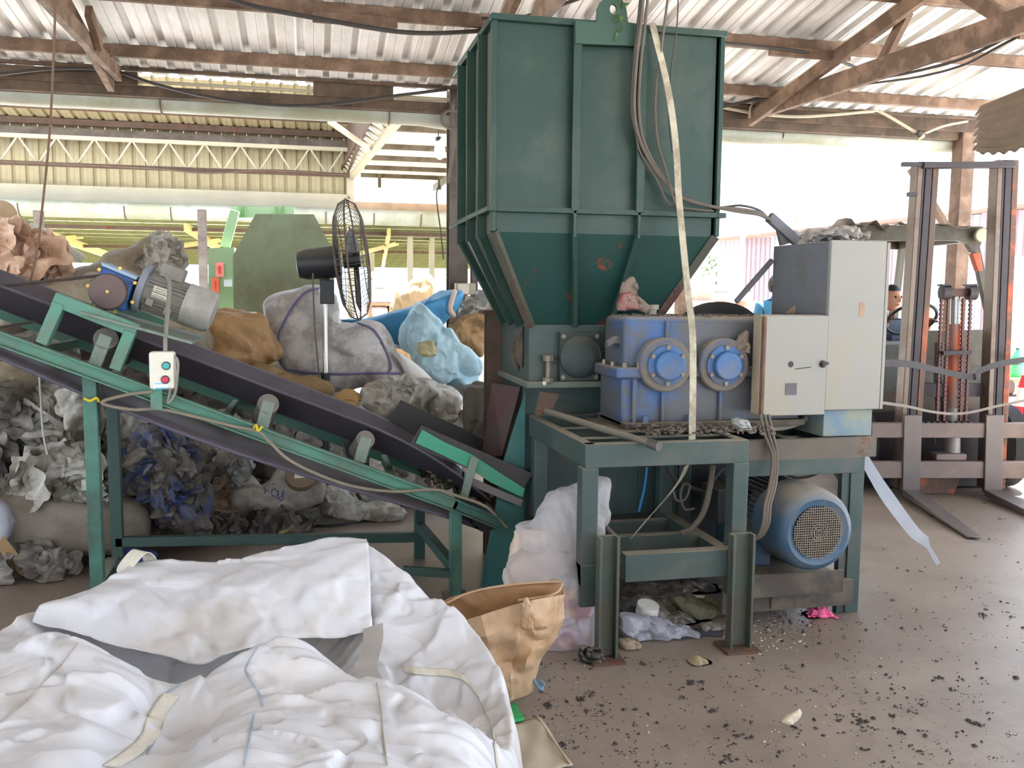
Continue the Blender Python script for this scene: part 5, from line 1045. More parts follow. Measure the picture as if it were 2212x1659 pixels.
def film(name, pts, Y, dep, m, label, n=22, size=None, asp=.7, tilt=0., seed=None, parent=None, pleat=1.):
    # one crumpled pile of loose film: bent, pleated sheets inside an outline
    global S_
    S_ += 1; rg_ = np.random.default_rng(S_*13 if seed is None else seed); B = np.array([P(x, y, Y=Y) for x, y in closed(pts, 40)]); zc = B.mean(0); B2 = B[:, [0, 2]]
    ext = np.ptp(B2, axis=0); s0 = size or .46*math.sqrt(max(ext[0]*ext[1], 1e-4)); b = MB(); u, v = np.meshgrid(np.linspace(-1, 1, 18), np.linspace(-1, 1, 12), indexing='ij'); k = 0; tries = 0
    def inp(q):
        x, y = q; a, c = B2, np.roll(B2, -1, 0); t = (a[:, 1] > y) != (c[:, 1] > y)
        return (np.sum(t & (x < (c[:, 0]-a[:, 0])*(y-a[:, 1])/(c[:, 1]-a[:, 1]+1e-12)+a[:, 0])) % 2) == 1
    while k < n and tries < 4000:
        tries += 1; q = B2.min(0)+ext*rg_.random(2); s = s0*rg_.uniform(.55, 1.1); rad = nrm(A(q[0]-zc[0], q[1]-zc[2], 0)[:2])*s*.55
        if not inp(q) or not inp(q+rad): continue
        k += 1; c = A(q[0], Y+tilt*(q[1]-zc[2])-dep*rg_.uniform(-.2, 1), q[1]); nn = nrm(A(rg_.normal()*.55, -1, .25+.5*rg_.normal())); a = rg_.uniform(0, 6.28)
        e1 = A(math.cos(a), 0, math.sin(a)); e1 = nrm(e1-nn*(e1@nn)); e2 = np.cross(nn, e1); kk = rg_.uniform(1.2, 3.2)*pleat; p1, p2 = rg_.uniform(0, 6, 2)
        ph = (u*kk+.9*np.sin(v*rg_.uniform(1, 3)+p1)+p2)/2.; tri = 1-2*np.abs(2*(ph-np.floor(ph))-1)
        w = s*(.13*tri*(1+.4*v) + .16*np.sin(v*2+p2)*np.cos(u*1.5+p1)) + s*.035*facets(np.stack([u*.2, v*.2, 0*u], -1).reshape(-1, 3)+k, .09, k, 20).reshape(u.shape)
        uu = u*s*(1-.25*v*v+.1*np.sin(v*5+p1)); vv = v*s*asp*(1-.2*u*u+.12*np.sin(u*6+p2))
        G = c + uu[..., None]*e1 + vv[..., None]*e2 + w[..., None]*nn; G[..., 2] = np.maximum(G[..., 2], .006); b.grid(G)
    return put(name, b, m, parent, label=label, cat=None if parent else ('paper' if 'paper' in name else 'plastic film'), angle=60)
# --- upper left
hb('big_sack', [(60, 640), (130, 592), (215, 560), (300, 520), (345, 503), (372, 512), (398, 545), (388, 590), (372, 640), (330, 700), (200, 740), (90, 730)], 6.9, .35, TAN, 'large dusty tan sack with a peaked top behind the conveyor motor', amp=.04, cell=.34, fold=.03, wl=.2, tilt=.3, nt=150, nr=34)
film('film_skirt', [(318, 560), (345, 520), (378, 528), (392, 570), (368, 620), (340, 608), (322, 600)], 6.6, .05, WHITEP, 'ragged pale film hanging off the peak of the tan sack', n=14, asp=1.2)
film('paper_heap', [(-30, 500), (30, 488), (46, 520), (70, 545), (110, 545), (140, 560), (142, 585), (100, 612), (60, 608), (20, 590), (-30, 600)], 6.3, .22, PINKP, 'crumpled pinkish brown paper at the left edge', n=26, asp=.8)
film('paper_heap', [(-40, 540), (10, 535), (50, 560), (70, 590), (40, 620), (-10, 615), (-40, 610)], 6.15, .16, PINKP, 'lower crumpled brown paper wad beside the striped white sack', n=16, asp=.8)
rl = thing('wrapped_roll', P(105, 520, Y=6.7), 'long white wrapped roll with green band lying on the left heap', 'roll')
put('wrap', MB().tube([P(28, 484, Y=6.7), P(60, 498, Y=6.7), P(110, 524, Y=6.75), P(178, 560, Y=6.85)], [.055, .06, .062, .03], 18), mat('wrap_white', C(206, 208, 196), .45, 0, .06, 6, dirt=C(160, 158, 140), dirt_amt=.3), rl)
put('green_band', MB().cyl(P(44, 489, Y=6.69), P(54, 496, Y=6.69), .065, n=18), mat('band_green', C(96, 164, 128), .6), rl)
tbn = thing('cardboard_tube', P(15, 460, Y=7.4), 'open end of a big cardboard tube at the upper left edge', 'tube')
put('tube_wall', MB().lathe([(.075, 0), (.10, 0), (.10, .8), (.075, .8)], P(4, 463, Y=7.2), (-.35, .9, 0), 24), mat('tube_card', C(178, 152, 122), .8), tbn)
hb('white_sack', [(-60, 625), (0, 602), (40, 596), (90, 612), (120, 640), (100, 690), (20, 720), (-60, 715)], 5.95, .25, WHITEP, 'off-white sack with faded blue stripe at the left edge', amp=.02, cell=.25, fold=.012, wl=.15, tilt=.3)
seam(bpy.data.objects['white_sack'], [(26, 602), (34, 622), (42, 645), (44, 664)], .012, BLUEL, 'blue_stripe')
hb('tan_sack', [(90, 640), (150, 612), (215, 600), (250, 640), (260, 700), (180, 740), (100, 720)], 6.0, .22, TAN, 'slumped tan sack just behind the conveyor pulley', amp=.03, cell=.2, fold=.02, wl=.12)
hb('tan_sack', [(290, 720), (340, 690), (400, 692), (445, 720), (450, 775), (400, 790), (310, 760)], 5.85, .2, TAN, 'tan sack under the grey conveyor motor', amp=.02, cell=.2, fold=.015, wl=.12)
hb('kraft_sack', [(438, 700), (455, 680), (490, 673), (540, 678), (572, 692), (590, 730), (604, 756), (596, 775), (560, 800), (500, 800), (452, 770)], 6.15, .2, KRAFT, 'brown kraft paper sack between the tan and grey sacks', amp=.035, cell=.26, fold=.02, wl=.16, nt=150, nr=34)
o = hb('bulk_bag', [(570, 664), (592, 636), (640, 620), (690, 616), (720, 640), (732, 690), (745, 700), (790, 692), (822, 704), (846, 745), (868, 790), (872, 806), (840, 822), (760, 838), (700, 842), (660, 830), (610, 790), (590, 750), (575, 705)], 6.55, .26, WOVEN, 'large dirty white woven bag with purple seams behind the fan', amp=.025, cell=.30, fold=.013, wl=.16, tilt=.25, nt=170, nr=36, cen=(700, 735))
for q in ([(696, 622), (660, 632), (634, 660), (612, 700), (602, 730), (606, 780), (618, 800)], [(772, 698), (806, 712), (830, 750), (844, 790), (838, 806)], [(618, 798), (670, 805), (740, 808), (800, 806), (864, 806)]): seam(o, q, .0095, PURPLE, 'seam')
hb('white_liner', [(688, 628), (706, 622), (726, 650), (732, 695), (716, 690), (700, 660)], 6.3, .03, WHITEB, 'bright white liner poking out beside the fan pole', cat='plastic film', amp=.02, cell=.1, fold=.01)
bt = hb('blue_tarp', [(728, 690), (770, 692), (830, 676), (900, 656), (955, 632), (990, 624), (1000, 640), (978, 680), (930, 720), (880, 752), (845, 745), (800, 720), (740, 706)], 7.1, .2, BLUE_B, 'blue fabric roll with an open end lying across the heap', cat='fabric roll', amp=.02, cell=.25, fold=.012, wl=.14, nt=96, nr=20, cen=(870, 690))
put('open_end', MB().tube(on_front(bt, smoothline([(982, 630), (976, 648), (972, 668), (980, 682)], 4), .01), .022, 8), mat('end_tan', C(196, 176, 160), .7), bt)
film('white_sheet', [(984, 648), (1010, 634), (1045, 632), (1080, 650), (1090, 690), (1060, 700), (1010, 706), (986, 690)], 7.3, .16, WHITEP, 'white and olive sheet heaped left of the hopper cone', n=12)
hb('kraft_sheet', [(966, 700), (1000, 682), (1050, 672), (1056, 720), (1040, 770), (1010, 752), (975, 735)], 7.0, .08, KRAFT, 'brown paper sheet behind the light blue bag', cat='paper', amp=.03, cell=.16, fold=.01)
hb('light_blue_bag', [(886, 690), (904, 664), (935, 680), (962, 706), (985, 735), (1020, 752), (1044, 790), (1040, 818), (985, 826), (950, 822), (905, 800), (880, 760), (878, 720)], 6.65, .2, LBLUE, 'crumpled light blue bag with tan ties near the shredder', amp=.06, cell=.30, fold=.02, wl=.16, nt=170, nr=36)
hb('olive_bundle', [(905, 745), (930, 738), (946, 752), (945, 768), (915, 772), (902, 762)], 6.40, .05, mat('olive_bundle', C(166, 158, 120), .6), 'small olive and white bundle wrapped in the light blue bag', cat='bundle', amp=.02, cell=.1)
hb('white_tube', [(858, 762), (880, 772), (915, 800), (935, 826), (905, 832), (872, 806)], 6.35, .07, WHITEB, 'smooth white plastic sleeve right of the woven bag', cat='plastic sleeve', amp=.008, cell=.15)
hb('clear_bundle', [(775, 842), (800, 826), (860, 818), (930, 824), (985, 850), (1004, 880), (1000, 925), (960, 928), (880, 915), (810, 900), (778, 868)], 6.0, .2, WHITEP, 'shiny plastic wrapped bundle tied in the middle', cat='bundle', amp=.035, cell=.2, fold=.025, wl=.12, nt=150, nr=34)
film('wrap_folds', [(785, 845), (840, 826), (930, 832), (990, 860), (995, 910), (900, 905), (815, 890)], 5.84, .06, WHITEP, None, n=12, size=.15, asp=.45, parent=bpy.data.objects['clear_bundle'])
hb('card_stack', [(548, 790), (600, 800), (660, 812), (712, 826), (716, 850), (670, 860), (600, 842), (552, 815)], 6.0, .12, mat('brown_card', C(138, 112, 76), .75, 0, .12, 6), 'stack of brown cardboard under the woven bag', cat='cardboard', amp=.03, cell=.18)
bd = thing('strapping_coil', P(752, 866, Y=5.9), 'coil of tan strapping band beside the fan pole', 'coil')
for k, (r_, dz_) in enumerate(((.055, 0), (.075, -.01), (.045, .012))):
    c = P(752, 866-k*3, Y=5.9+.02*k); ps = [c+A(r_*1.2*math.cos(t), .4*r_*math.sin(t), r_*.55*math.sin(t)+dz_) for t in np.linspace(0, 5.6, 24)]; put('band_loop', MB().ribbon(ps, A(0, .01, .022)), mat('tan_band', C(184, 146, 92), .6), bd)
hb('dark_sack', [(1000, 840), (1040, 828), (1075, 850), (1070, 930), (1050, 990), (1010, 965), (1000, 900)], 5.6, .14, mat('dark_brown_sack', C(84, 76, 64), .7, 0, .2, 6), 'dark brown dusty sack against the shredder stand', amp=.02, cell=.2, fold=.015)
# --- lower heap, left to right
hb('bolster_bag', [(-60, 1075), (20, 1066), (120, 1064), (220, 1072), (290, 1082), (318, 1110), (318, 1165), (280, 1185), (200, 1192), (100, 1192), (20, 1186), (-60, 1190)], 5.30, .2, mat('bolster_grey', C(132, 122, 110), .75, 0, .1, 4, dirt=C(104, 94, 80), dirt_amt=.4), 'long grey stuffed bolster bag lying at the bottom left of the heap', amp=.012, cell=.3, fold=.012, wl=.12)
film('white_film', [(22, 1050), (60, 985), (130, 962), (200, 965), (240, 990), (210, 1040), (150, 1062), (60, 1072)], 5.32, .12, WHITEP, 'shiny white plastic sheet draped over the grey bolster', n=20, asp=.6)
film('wet_film', [(118, 1062), (150, 1030), (200, 1024), (250, 1040), (240, 1075), (180, 1080)], 5.22, .05, mat('clear_wet_film', C(120, 116, 104), .2, 0, .2, 8), 'wet clear film bunched beside the left conveyor leg', n=14)
film('fold_film', [(48, 900), (60, 820), (92, 842), (120, 880), (146, 940), (130, 960), (80, 950)], 5.75, .10, WHITEP, 'white folded film standing in ridges under the belt', n=18, asp=1.3, pleat=1.5)
film('fold_film', [(-40, 860), (10, 830), (50, 870), (60, 940), (40, 1000), (-10, 1020), (-40, 1000)], 5.7, .14, GREYP, 'grey crumpled film at the left edge below the conveyor', n=24)
hb('grey_sack', [(-40, 790), (20, 770), (70, 790), (80, 820), (40, 862), (-40, 870)], 5.75, .16, TAN, 'dull tan sack under the conveyor head at the left edge', amp=.03, cell=.2, fold=.02)
hb('pale_sack', [(126, 850), (170, 832), (186, 870), (184, 930), (150, 930), (132, 890)], 5.6, .1, WHITEP, 'pale stiff sack standing left of the conveyor leg', amp=.03, cell=.14, fold=.02)
film('film_roll', [(250, 900), (300, 880), (360, 890), (420, 905), (430, 940), (380, 960), (300, 950), (258, 940)], 5.9, .14, WHITEP, 'crumpled white film between the conveyor legs', n=22)
hb('net_bag', [(268, 985), (300, 935), (345, 918), (390, 935), (420, 985), (436, 1050), (456, 1110), (440, 1150), (395, 1155), (345, 1120), (300, 1080), (275, 1040)], 5.55, .2, NETB, 'tangled blue and grey net bag in the middle of the lower heap', amp=.05, cell=.16, fold=.05, wl=.07, nt=96, nr=20)
film('net_strips', [(280, 990), (310, 940), (350, 925), (390, 945), (418, 1000), (430, 1060), (440, 1110), (400, 1140), (350, 1110), (300, 1065)], 5.42, .10, mat('net_strip_blue', C(58, 74, 122), .6, 0, .3, 9, dirt=C(96, 92, 90), dirt_amt=.5, dirt_scale=7), None, n=20, size=.22, asp=.25, parent=bpy.data.objects['net_bag'])
film('net_wrinkles', [(290, 1000), (330, 950), (380, 960), (410, 1040), (430, 1100), (380, 1120), (320, 1060)], 5.40, .08, GREYP, None, n=14, size=.2, asp=.5, parent=bpy.data.objects['net_bag'])
for q in ([(345, 920), (380, 950), (412, 1000), (420, 1020)], [(266, 970), (285, 1000), (320, 1040), (380, 1080), (420, 1120)], [(300, 990), (340, 985), (370, 1000)], [(330, 1010), (360, 1060), (420, 1080)]):
    seam(bpy.data.objects['net_bag'], q, .009, mat('royal_blue', C(54, 74, 136), .6), 'blue_band', lift=.03)
film('film_fan', [(405, 905), (450, 912), (500, 950), (520, 985), (500, 1000), (460, 985), (420, 950)], 5.75, .1, WHITEP, 'pleated white film right of the blue net bag', n=20, pleat=1.6)
film('clear_bottle_bag', [(470, 995), (500, 980), (540, 985), (545, 1030), (510, 1050), (480, 1035)], 5.8, .08, mat('clear_grey', C(150, 152, 146), .2, 0, .2, 8), 'small bag of clear plastic under the middle of the belt', n=12)
film('brown_wad', [(440, 1045), (480, 1030), (510, 1060), (500, 1110), (455, 1120), (436, 1085)], 5.75, .1, mat('brown_wad', C(112, 92, 72), .6, 0, .2, 8), 'brown crumpled wad right of the blue net bag', n=16)
wb = hb('lettered_bag', [(470, 1060), (520, 1046), (570, 1050), (600, 1010), (640, 1000), (690, 1030), (700, 1070), (660, 1095), (560, 1128), (520, 1105), (480, 1085)], 5.85, .12, mat('lettered_white', C(168, 160, 150), .6, 0, .1, 5, dirt=C(118, 106, 94), dirt_amt=.4, wrinkle=(7., .7, .014)), 'grubby white sack with blue hand lettering under the belt', amp=.025, cell=.2, fold=.015, wl=.1)
INK = mat('ink_blue', C(74, 86, 140), .7)
for q in ([(568, 1050), (574, 1058), (582, 1062)], [(574, 1058), (571, 1066)], [(586, 1062), (592, 1056), (600, 1062), (597, 1072), (588, 1070), (586, 1062)], [(602, 1060), (600, 1078)], [(608, 1064), (612, 1076), (607, 1082), (603, 1076), (610, 1070), (612, 1058)], [(586, 1046), (592, 1046)]):
    seam(wb, q, .0028, INK, 'lettering', k=3, lift=.004)
tr = thing('tape_roll', P(650, 1030, Y=5.7), 'round brown tape roll with white label lying on the lettered sack', 'tape roll')
c = P(650, 1028, Y=5.72); axr = nrm((.05, -.75, .66))
put('roll_body', MB().lathe([(.09, -.03), (.098, -.025), (.098, .025), (.09, .03)], c, axr, 32), mat('tape_brown', C(126, 106, 82), .6, 0, .1, 6), tr)
lb_ = np.cross(axr, (1, 0, 0)); put('label', MB().add([c+axr*.032+A(1, 0, 0)*i+nrm(lb_)*j for i, j in ((-.045, -.035), (.045, -.03), (.04, .04), (-.035, .035))], [(0, 1, 2, 3)]), mat('label_white', C(214, 212, 204), .6), tr, smooth=False)
put('label_hole', MB().cyl(c+axr*.033, c+axr*.036, .02, n=16), BLACKST, tr)
hb('white_bag', [(690, 1060), (730, 1050), (770, 1075), (780, 1110), (740, 1122), (700, 1105)], 6.0, .1, WHITEP, 'white creased bag right of the fan pole foot', amp=.03, cell=.14, fold=.02)
hb('flat_sack', [(720, 1090), (780, 1085), (840, 1090), (880, 1105), (860, 1120), (780, 1124), (726, 1118)], 5.95, .1, WHITEP, 'flattened white sack on the floor behind the conveyor', amp=.02, cell=.16, fold=.012)
hb('pale_bundle', [(770, 1060), (800, 1046), (840, 1056), (870, 1076), (850, 1095), (790, 1092)], 6.1, .1, WHITEP, 'pale bundle behind the flattened white sack', cat='bundle', amp=.03, cell=.13, fold=.02)
film('dark_film', [(530, 1120), (600, 1100), (660, 1110), (690, 1130), (620, 1145), (550, 1142)], 5.75, .08, DARKP, 'dark film strewn on the floor under the lettered sack', n=16)
film('dark_film', [(440, 1118), (500, 1105), (540, 1125), (520, 1145), (460, 1148)], 5.6, .07, DARKP, 'dark film on the floor right of the blue net bag', n=12)
film('floor_scrap', [(-30, 1200), (30, 1190), (90, 1192), (150, 1205), (165, 1228), (100, 1235), (30, 1228), (-30, 1236)], 5.05, .1, GREYP, 'grey scraps on the floor at the left edge', n=22)
hb('small_sack', [(-20, 1085), (15, 1090), (28, 1140), (12, 1170), (-20, 1160)], 5.08, .06, mat('bluish_white', C(168, 172, 180), .5, 0, .08, 5), 'small bluish white packet at the left edge', cat='packet', amp=.01, cell=.12)
tb_ = smoothline([P(x, y, Y=4.98) for x, y in ((0, 1168), (20, 1195), (44, 1222), (60, 1232), (88, 1226))], 6)
put('tan_strap', MB().ribbon(tb_, A(.018, 0, .028)), mat('tan_strap', C(150, 122, 84), .7), label='tan strap looped on the floor at the lower left', cat='strap')
q = P(70, 1243, Z=.012); put('bottle_cap', MB().lathe([(.016, 0), (.017, .012), (.014, .016)], q, (0, 0, 1), 16), mat('cap_red', C(176, 40, 56), .5), label='red bottle cap on the floor at the lower left', cat='cap')
q = [P(x, y, Z=.03) for x, y in ((604, 1152), (640, 1138), (686, 1124))]; put('yellow_stick', MB().tube(smoothline(q, 4), .011, 8), mat('stick_yellow', C(156, 150, 84), .6), label='yellow stick on the floor under the conveyor', cat='stick')
hb('blue_sheet', [(250, 1192), (300, 1186), (340, 1192), (330, 1212), (262, 1220)], 5.1, .06, mat('deep_blue_sheet', C(48, 62, 124), .6), 'deep blue sheet on the floor between the conveyor legs', cat='sheet', amp=.015, cell=.1)
scraps('white_film_scraps', 200, WHITEP, 'loose scraps of whitish film all over the lower heap', 3, (.08, .20), lambda x, y: x > -3.6)
scraps('grey_film_scraps', 180, GREYP, 'loose scraps of grey film all over the lower heap', 4, (.06, .16), lambda x, y: x > -3.6)
scraps('dark_film_scraps', 70, DARKP, 'loose scraps of dark film in the lower heap', 5, (.05, .14), lambda x, y: x > -3.0)
# sacks stacked far behind the fan
for k, (x0_, x1_, y0_, y1_) in enumerate(((800, 838, 585, 604), (800, 840, 604, 622), (798, 842, 620, 639), (799, 845, 636, 655), (798, 838, 662, 690))):
    bag('rice_sack', [(x0_, (y0_+y1_)/2), (x0_+5, y0_), (x1_-5, y0_), (x1_, (y0_+y1_)/2), (x1_-5, y1_), (x0_+5, y1_)], 13.5, .25, WHITEB, ['topmost white sack of the far stack seen right of the fan', 'second white sack from the top of the far stack', 'third white sack from the top of the far stack', 'fourth white sack of the far stack, lowest above the board', 'white sack under the board of the far stack'][k], cat='sack', amp=.02, cell=.3, group='white sacks stacked far behind the fan', seed=k, nt=40, nr=8, pw=3.5)
a_, c_ = P(795, 660, Y=13.4), P(848, 654, Y=13.4); put('stack_board', MB().box(a_[0], c_[0], 13.2, 13.8, a_[2], c_[2]).box(a_[0], a_[0]+.06, 13.3, 13.7, 0, a_[2]).box(c_[0]-.06, c_[0], 13.3, 13.7, 0, a_[2]), mat('board_brown', C(176, 136, 100), .8), label='brown board platform under the far white sacks', cat='platform')
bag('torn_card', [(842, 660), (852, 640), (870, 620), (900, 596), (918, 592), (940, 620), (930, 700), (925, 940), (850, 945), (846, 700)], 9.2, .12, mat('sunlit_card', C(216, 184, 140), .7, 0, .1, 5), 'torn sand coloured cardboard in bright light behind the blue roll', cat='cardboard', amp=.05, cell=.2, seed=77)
# ================================================================ white bulk bag in the foreground
FIBC = mat('white_woven', C(208, 208, 212), .5, 0, .035, 3, dirt=C(196, 188, 176), dirt_amt=.22, dirt_scale=2.2, bump=.12, bump_scale=160, trans=.08, wrinkle=(6., .9, .03))
WEB = mat('webbing', C(206, 200, 186), .7, 0, .08, 30, bump=.4, bump_scale=180)
ctl = [(0, 1345, 2.5), (60, 1328, 2.54), (110, 1318, 2.6), (200, 1275, 2.72), (255, 1245, 2.82), (300, 1222, 2.88), (400, 1217, 2.9), (500, 1213, 2.92), (640, 1180, 2.96), (700, 1166, 2.97), (770, 1158, 2.96), (830, 1195, 2.92), (900, 1250, 2.84), (960, 1298, 2.76), (1000, 1340, 2.69), (1045, 1395, 2.58), (1080, 1465, 2.44), (1098, 1540, 2.28), (1100, 1600, 2.17), (1098, 1659, 2.05), (1094, 1720, 1.9),
       (800, 1280, 2.80), (880, 1330, 2.72), (960, 1390, 2.62), (1030, 1470, 2.46),
       (80, 1350, 2.50), (790, 1375, 2.65), (850, 1410, 2.6), (930, 1430, 2.55),
       (0, 1410, 2.22), (60, 1392, 2.3), (130, 1388, 2.33), (200, 1405, 2.3), (270, 1432, 2.23), (320, 1470, 2.14), (100, 1480, 2.06), (220, 1500, 2.03), (60, 1580, 1.85), (200, 1600, 1.82), (100, 1700, 1.62), (320, 1530, 2.02),
       (390, 1500, 2.13), (450, 1448, 2.24), (540, 1405, 2.30), (640, 1378, 2.34), (690, 1405, 2.3), (740, 1440, 2.25), (800, 1474, 2.2), (860, 1484, 2.18), (940, 1530, 2.1), (1030, 1596, 1.98),
       (500, 1500, 2.1), (640, 1480, 2.13), (640, 1560, 1.93), (780, 1580, 1.93), (900, 1620, 1.86), (500, 1620, 1.8), (760, 1700, 1.68), (960, 1700, 1.7), (420, 1700, 1.63), (480, 1560, 1.94), (1010, 1640, 1.88)]
cp = np.array([P(x, y, Y=Y) for x, y, Y in ctl])
cp = np.vstack([cp, [(-.60, 2.58, .44), (-.47, 2.66, .36), (-.3, 2.70, .34), (-.15, 2.74, .36), (-.42, 2.5, .16), (-.28, 2.52, .16), (-.38, 2.36, .22), (-.26, 2.40, .24), (-.1, 2.55, .34), (0., 2.78, .44), (.08, 2.70, .40), (.05, 2.6, .36), (.20, 2.40, .34), (.10, 2.45, .37), (.32, 2.36, .34), (.40, 2.22, .37), (.44, 2.08, .40), (-.36, 1.95, .555), (-.33, 2.05, .52), (-.37, 1.8, .54), (-.38, 1.65, .54), (-.85, 2.1, .60), (-.95, 1.8, .5), (-.8, 1.5, .5), (0, 1.4, .5), (.4, 1.5, .44), (.5, 1.75, .34)]])
def tps_fit(p, lam=2e-4):
    n = len(p); d = np.linalg.norm(p[:, None, :2]-p[None, :, :2], axis=2); K_ = d**2*np.log(d+1e-9); Q = np.c_[np.ones(n), p[:, :2]]
    M_ = np.zeros((n+3, n+3)); M_[:n, :n] = K_+lam*np.eye(n); M_[:n, n:] = Q; M_[n:, :n] = Q.T
    w = np.linalg.solve(M_, np.r_[p[:, 2], 0, 0, 0])
    def f(x, y):
        s = np.full(x.shape, w[n]) + w[n+1]*x + w[n+2]*y
        for i in range(n):
            r_ = np.sqrt((x-p[i, 0])**2+(y-p[i, 1])**2)+1e-9; s = s + w[i]*r_*r_*np.log(r_)
        return s
    return f
tf = tps_fit(cp)
xs, ys = np.linspace(-1.25, .68, 330), np.linspace(1.2, 3.1, 320); X, Yg = np.meshgrid(xs, ys, indexing='ij')
# outline of the bag on the floor: just outside the rim points
rim = cp[:21, :2]; cen_ = A(-.15, 2.1); ol = rim + (rim-cen_)/np.linalg.norm(rim-cen_, axis=1, keepdims=True)*.055
ol = np.vstack([ol, [(.50, 1.5), (.40, 1.28), (-.2, 1.24), (-.8, 1.28), (-1.1, 1.5), (-1.2, 1.9), (-1.05, 2.3)]])
ol = smoothline(np.vstack([ol, ol[:1]]), 4)
dmin = np.full(X.shape, 9.); inside = np.zeros(X.shape, bool)
for a_, c_ in zip(ol[:-1], ol[1:]):
    e_ = c_-a_; L2 = max(e_ @ e_, 1e-9); t_ = np.clip(((X-a_[0])*e_[0]+(Yg-a_[1])*e_[1])/L2, 0, 1)
    dmin = np.minimum(dmin, np.hypot(X-a_[0]-t_*e_[0], Yg-a_[1]-t_*e_[1]))
    cr = (a_[1] > Yg) != (c_[1] > Yg); inside ^= cr & (X < (c_[0]-a_[0])*(Yg-a_[1])/(c_[1]-a_[1]+1e-12)+a_[0])
mk = np.where(inside, np.clip(dmin/.055, 0, 1), 0); mk = np.sqrt(np.clip(1-(1-mk)**2, 0, 1))
Zt = np.clip(tf(X, Yg), .10, .72)
pv = np.stack([X, Yg, np.zeros_like(X)], -1).reshape(-1, 3)
warp = pv + .10*np.stack([fbm(pv*2.5, 3, 31), fbm(pv*2.5, 3, 32), 0*pv[:, 0]], -1)
cre = .017*facets(warp, .22, 21, 28) + .005*folds(warp, 14, .08, 8) + .010*facets(warp, .10, 23, 26) + .005*facets(warp*A(1, 2.2, 1), .055, 25, 24)
rg = np.clip(ridge(warp*A(2.2, 5.5, 1), 2, 40)-.72, 0, 1)*.03
Zb = Zt + (cre+rg-.008).reshape(X.shape)
Zb = Zb*mk
V = np.stack([X, Yg, Zb], -1).reshape(-1, 3); nx, ny = X.shape
keep = (mk > 0)
i, j = np.meshgrid(np.arange(nx-1), np.arange(ny-1), indexing='ij'); ok = keep[:-1, :-1] | keep[1:, :-1] | keep[1:, 1:] | keep[:-1, 1:]
a0 = (i*ny+j)[ok]; used = np.unique(np.r_[a0, a0+ny, a0+ny+1, a0+1]); rm = np.full(len(V), -1); rm[used] = np.arange(len(used))
Fq = rm[np.stack([a0, a0+ny, a0+ny+1, a0+1], 1)]
V2 = V[used].copy(); V2[:, 2] = np.maximum(V2[:, 2], .003)
wbag = put('bulk_bag', (V2, Fq), FIBC, label='large open white woven bulk bag slumped in the foreground', cat='bag', angle=70)
ru = np.linspace(0, 1, 90); tA = smoothline([P(x, y, Y=Y) for x, y, Y in ((120, 1318, 2.6), (200, 1276, 2.72), (255, 1246, 2.82), (300, 1223, 2.88), (400, 1217, 2.9), (500, 1213, 2.92), (580, 1197, 2.94), (650, 1179, 2.96), (720, 1165, 2.97), (792, 1170, 2.955))], 12)
tB = smoothline([P(x, y, Y=Y) for x, y, Y in ((70, 1346, 2.50), (170, 1370, 2.48), (270, 1402, 2.50), (360, 1422, 2.52), (432, 1440, 2.52), (490, 1416, 2.55), (570, 1394, 2.58), (650, 1384, 2.62), (730, 1380, 2.64), (803, 1366, 2.66))], 12)
G = np.array([[a_*(1-v)+c_*v + A(0, -.02, .035)*math.sin(math.pi*v) for v in np.linspace(-.03, 1, 44)] for a_, c_ in zip(tA, tB)])
pg = G.reshape(-1, 3); nG = nrm(A(.1, -.75, .65)); dG = .013*facets(pg, .16, 51, 26)+.006*facets(pg, .07, 52, 24)+.004*folds(pg, 12, .07, 9)
fl = put('back_flap', MB().grid((pg+nG*(dG[:, None]+.013)).reshape(G.shape)), FIBC, wbag, solid=.0015, angle=70)
def hf(x, y):
    u = np.clip((x-xs[0])/(xs[1]-xs[0]), 0, nx-1.001); v = np.clip((y-ys[0])/(ys[1]-ys[0]), 0, ny-1.001); a, b = int(u), int(v); u -= a; v -= b
    return Zb[a, b]*(1-u)*(1-v)+Zb[a+1, b]*u*(1-v)+Zb[a, b+1]*(1-u)*v+Zb[a+1, b+1]*u*v
def hit(px, py, lift=.003):
    d = ray(px, py); t = 1.5
    while t < 3.6:
        p = CAM+d*t
        if p[2] <= hf(p[0], p[1]): break
        t += .004
    return CAM+d*t+A(0, 0, lift)-nrm(d)*lift
THR = mat('thread_brown', C(160, 148, 138), .8); THB = mat('thread_blue', C(146, 158, 176), .8)
for q, r_, m in (([(168, 1392), (130, 1440), (80, 1490), (40, 1528), (0, 1562)], .0014, THR), ([(603, 1214), (612, 1255), (622, 1288)], .0014, THB), ([(790, 1168), (797, 1230), (798, 1270), (800, 1320), (801, 1362)], .0018, mat('thread_dark', C(130, 124, 120), .8)),
                 ([(310, 1262), (332, 1310), (362, 1365), (392, 1405), (408, 1430)], .002, THR), ([(556, 1402), (532, 1440), (534, 1462), (560, 1500), (568, 1528)], .002, THB), ([(814, 1478), (822, 1530), (828, 1590), (836, 1655)], .0022, mat('thread_tan', C(158, 148, 136), .8)),
                 ([(388, 1480), (346, 1512), (342, 1550), (346, 1580), (318, 1632)], .0018, THB), ([(548, 1545), (540, 1600), (528, 1656)], .0022, THB)):
    put('seam', MB().tube([hit(*k) for k in smoothline(q, 10)], r_, 5), m, wbag)
def web(q, w, k=8, name='webbing'):
    l_ = [np.array([hit(x, y, .004) for x, y in smoothline(e, k)]) for e in (q, [(x+w[0], y+w[1]) for x, y in q])]
    n_ = 6; G = np.array([l_[0]+(l_[1]-l_[0])*t for t in np.linspace(0, 1, n_)]); return put(name, MB().grid(G), WEB, wbag, solid=.003)
web([(352, 1500), (322, 1545), (306, 1590), (270, 1625), (222, 1658)], (36, 6))
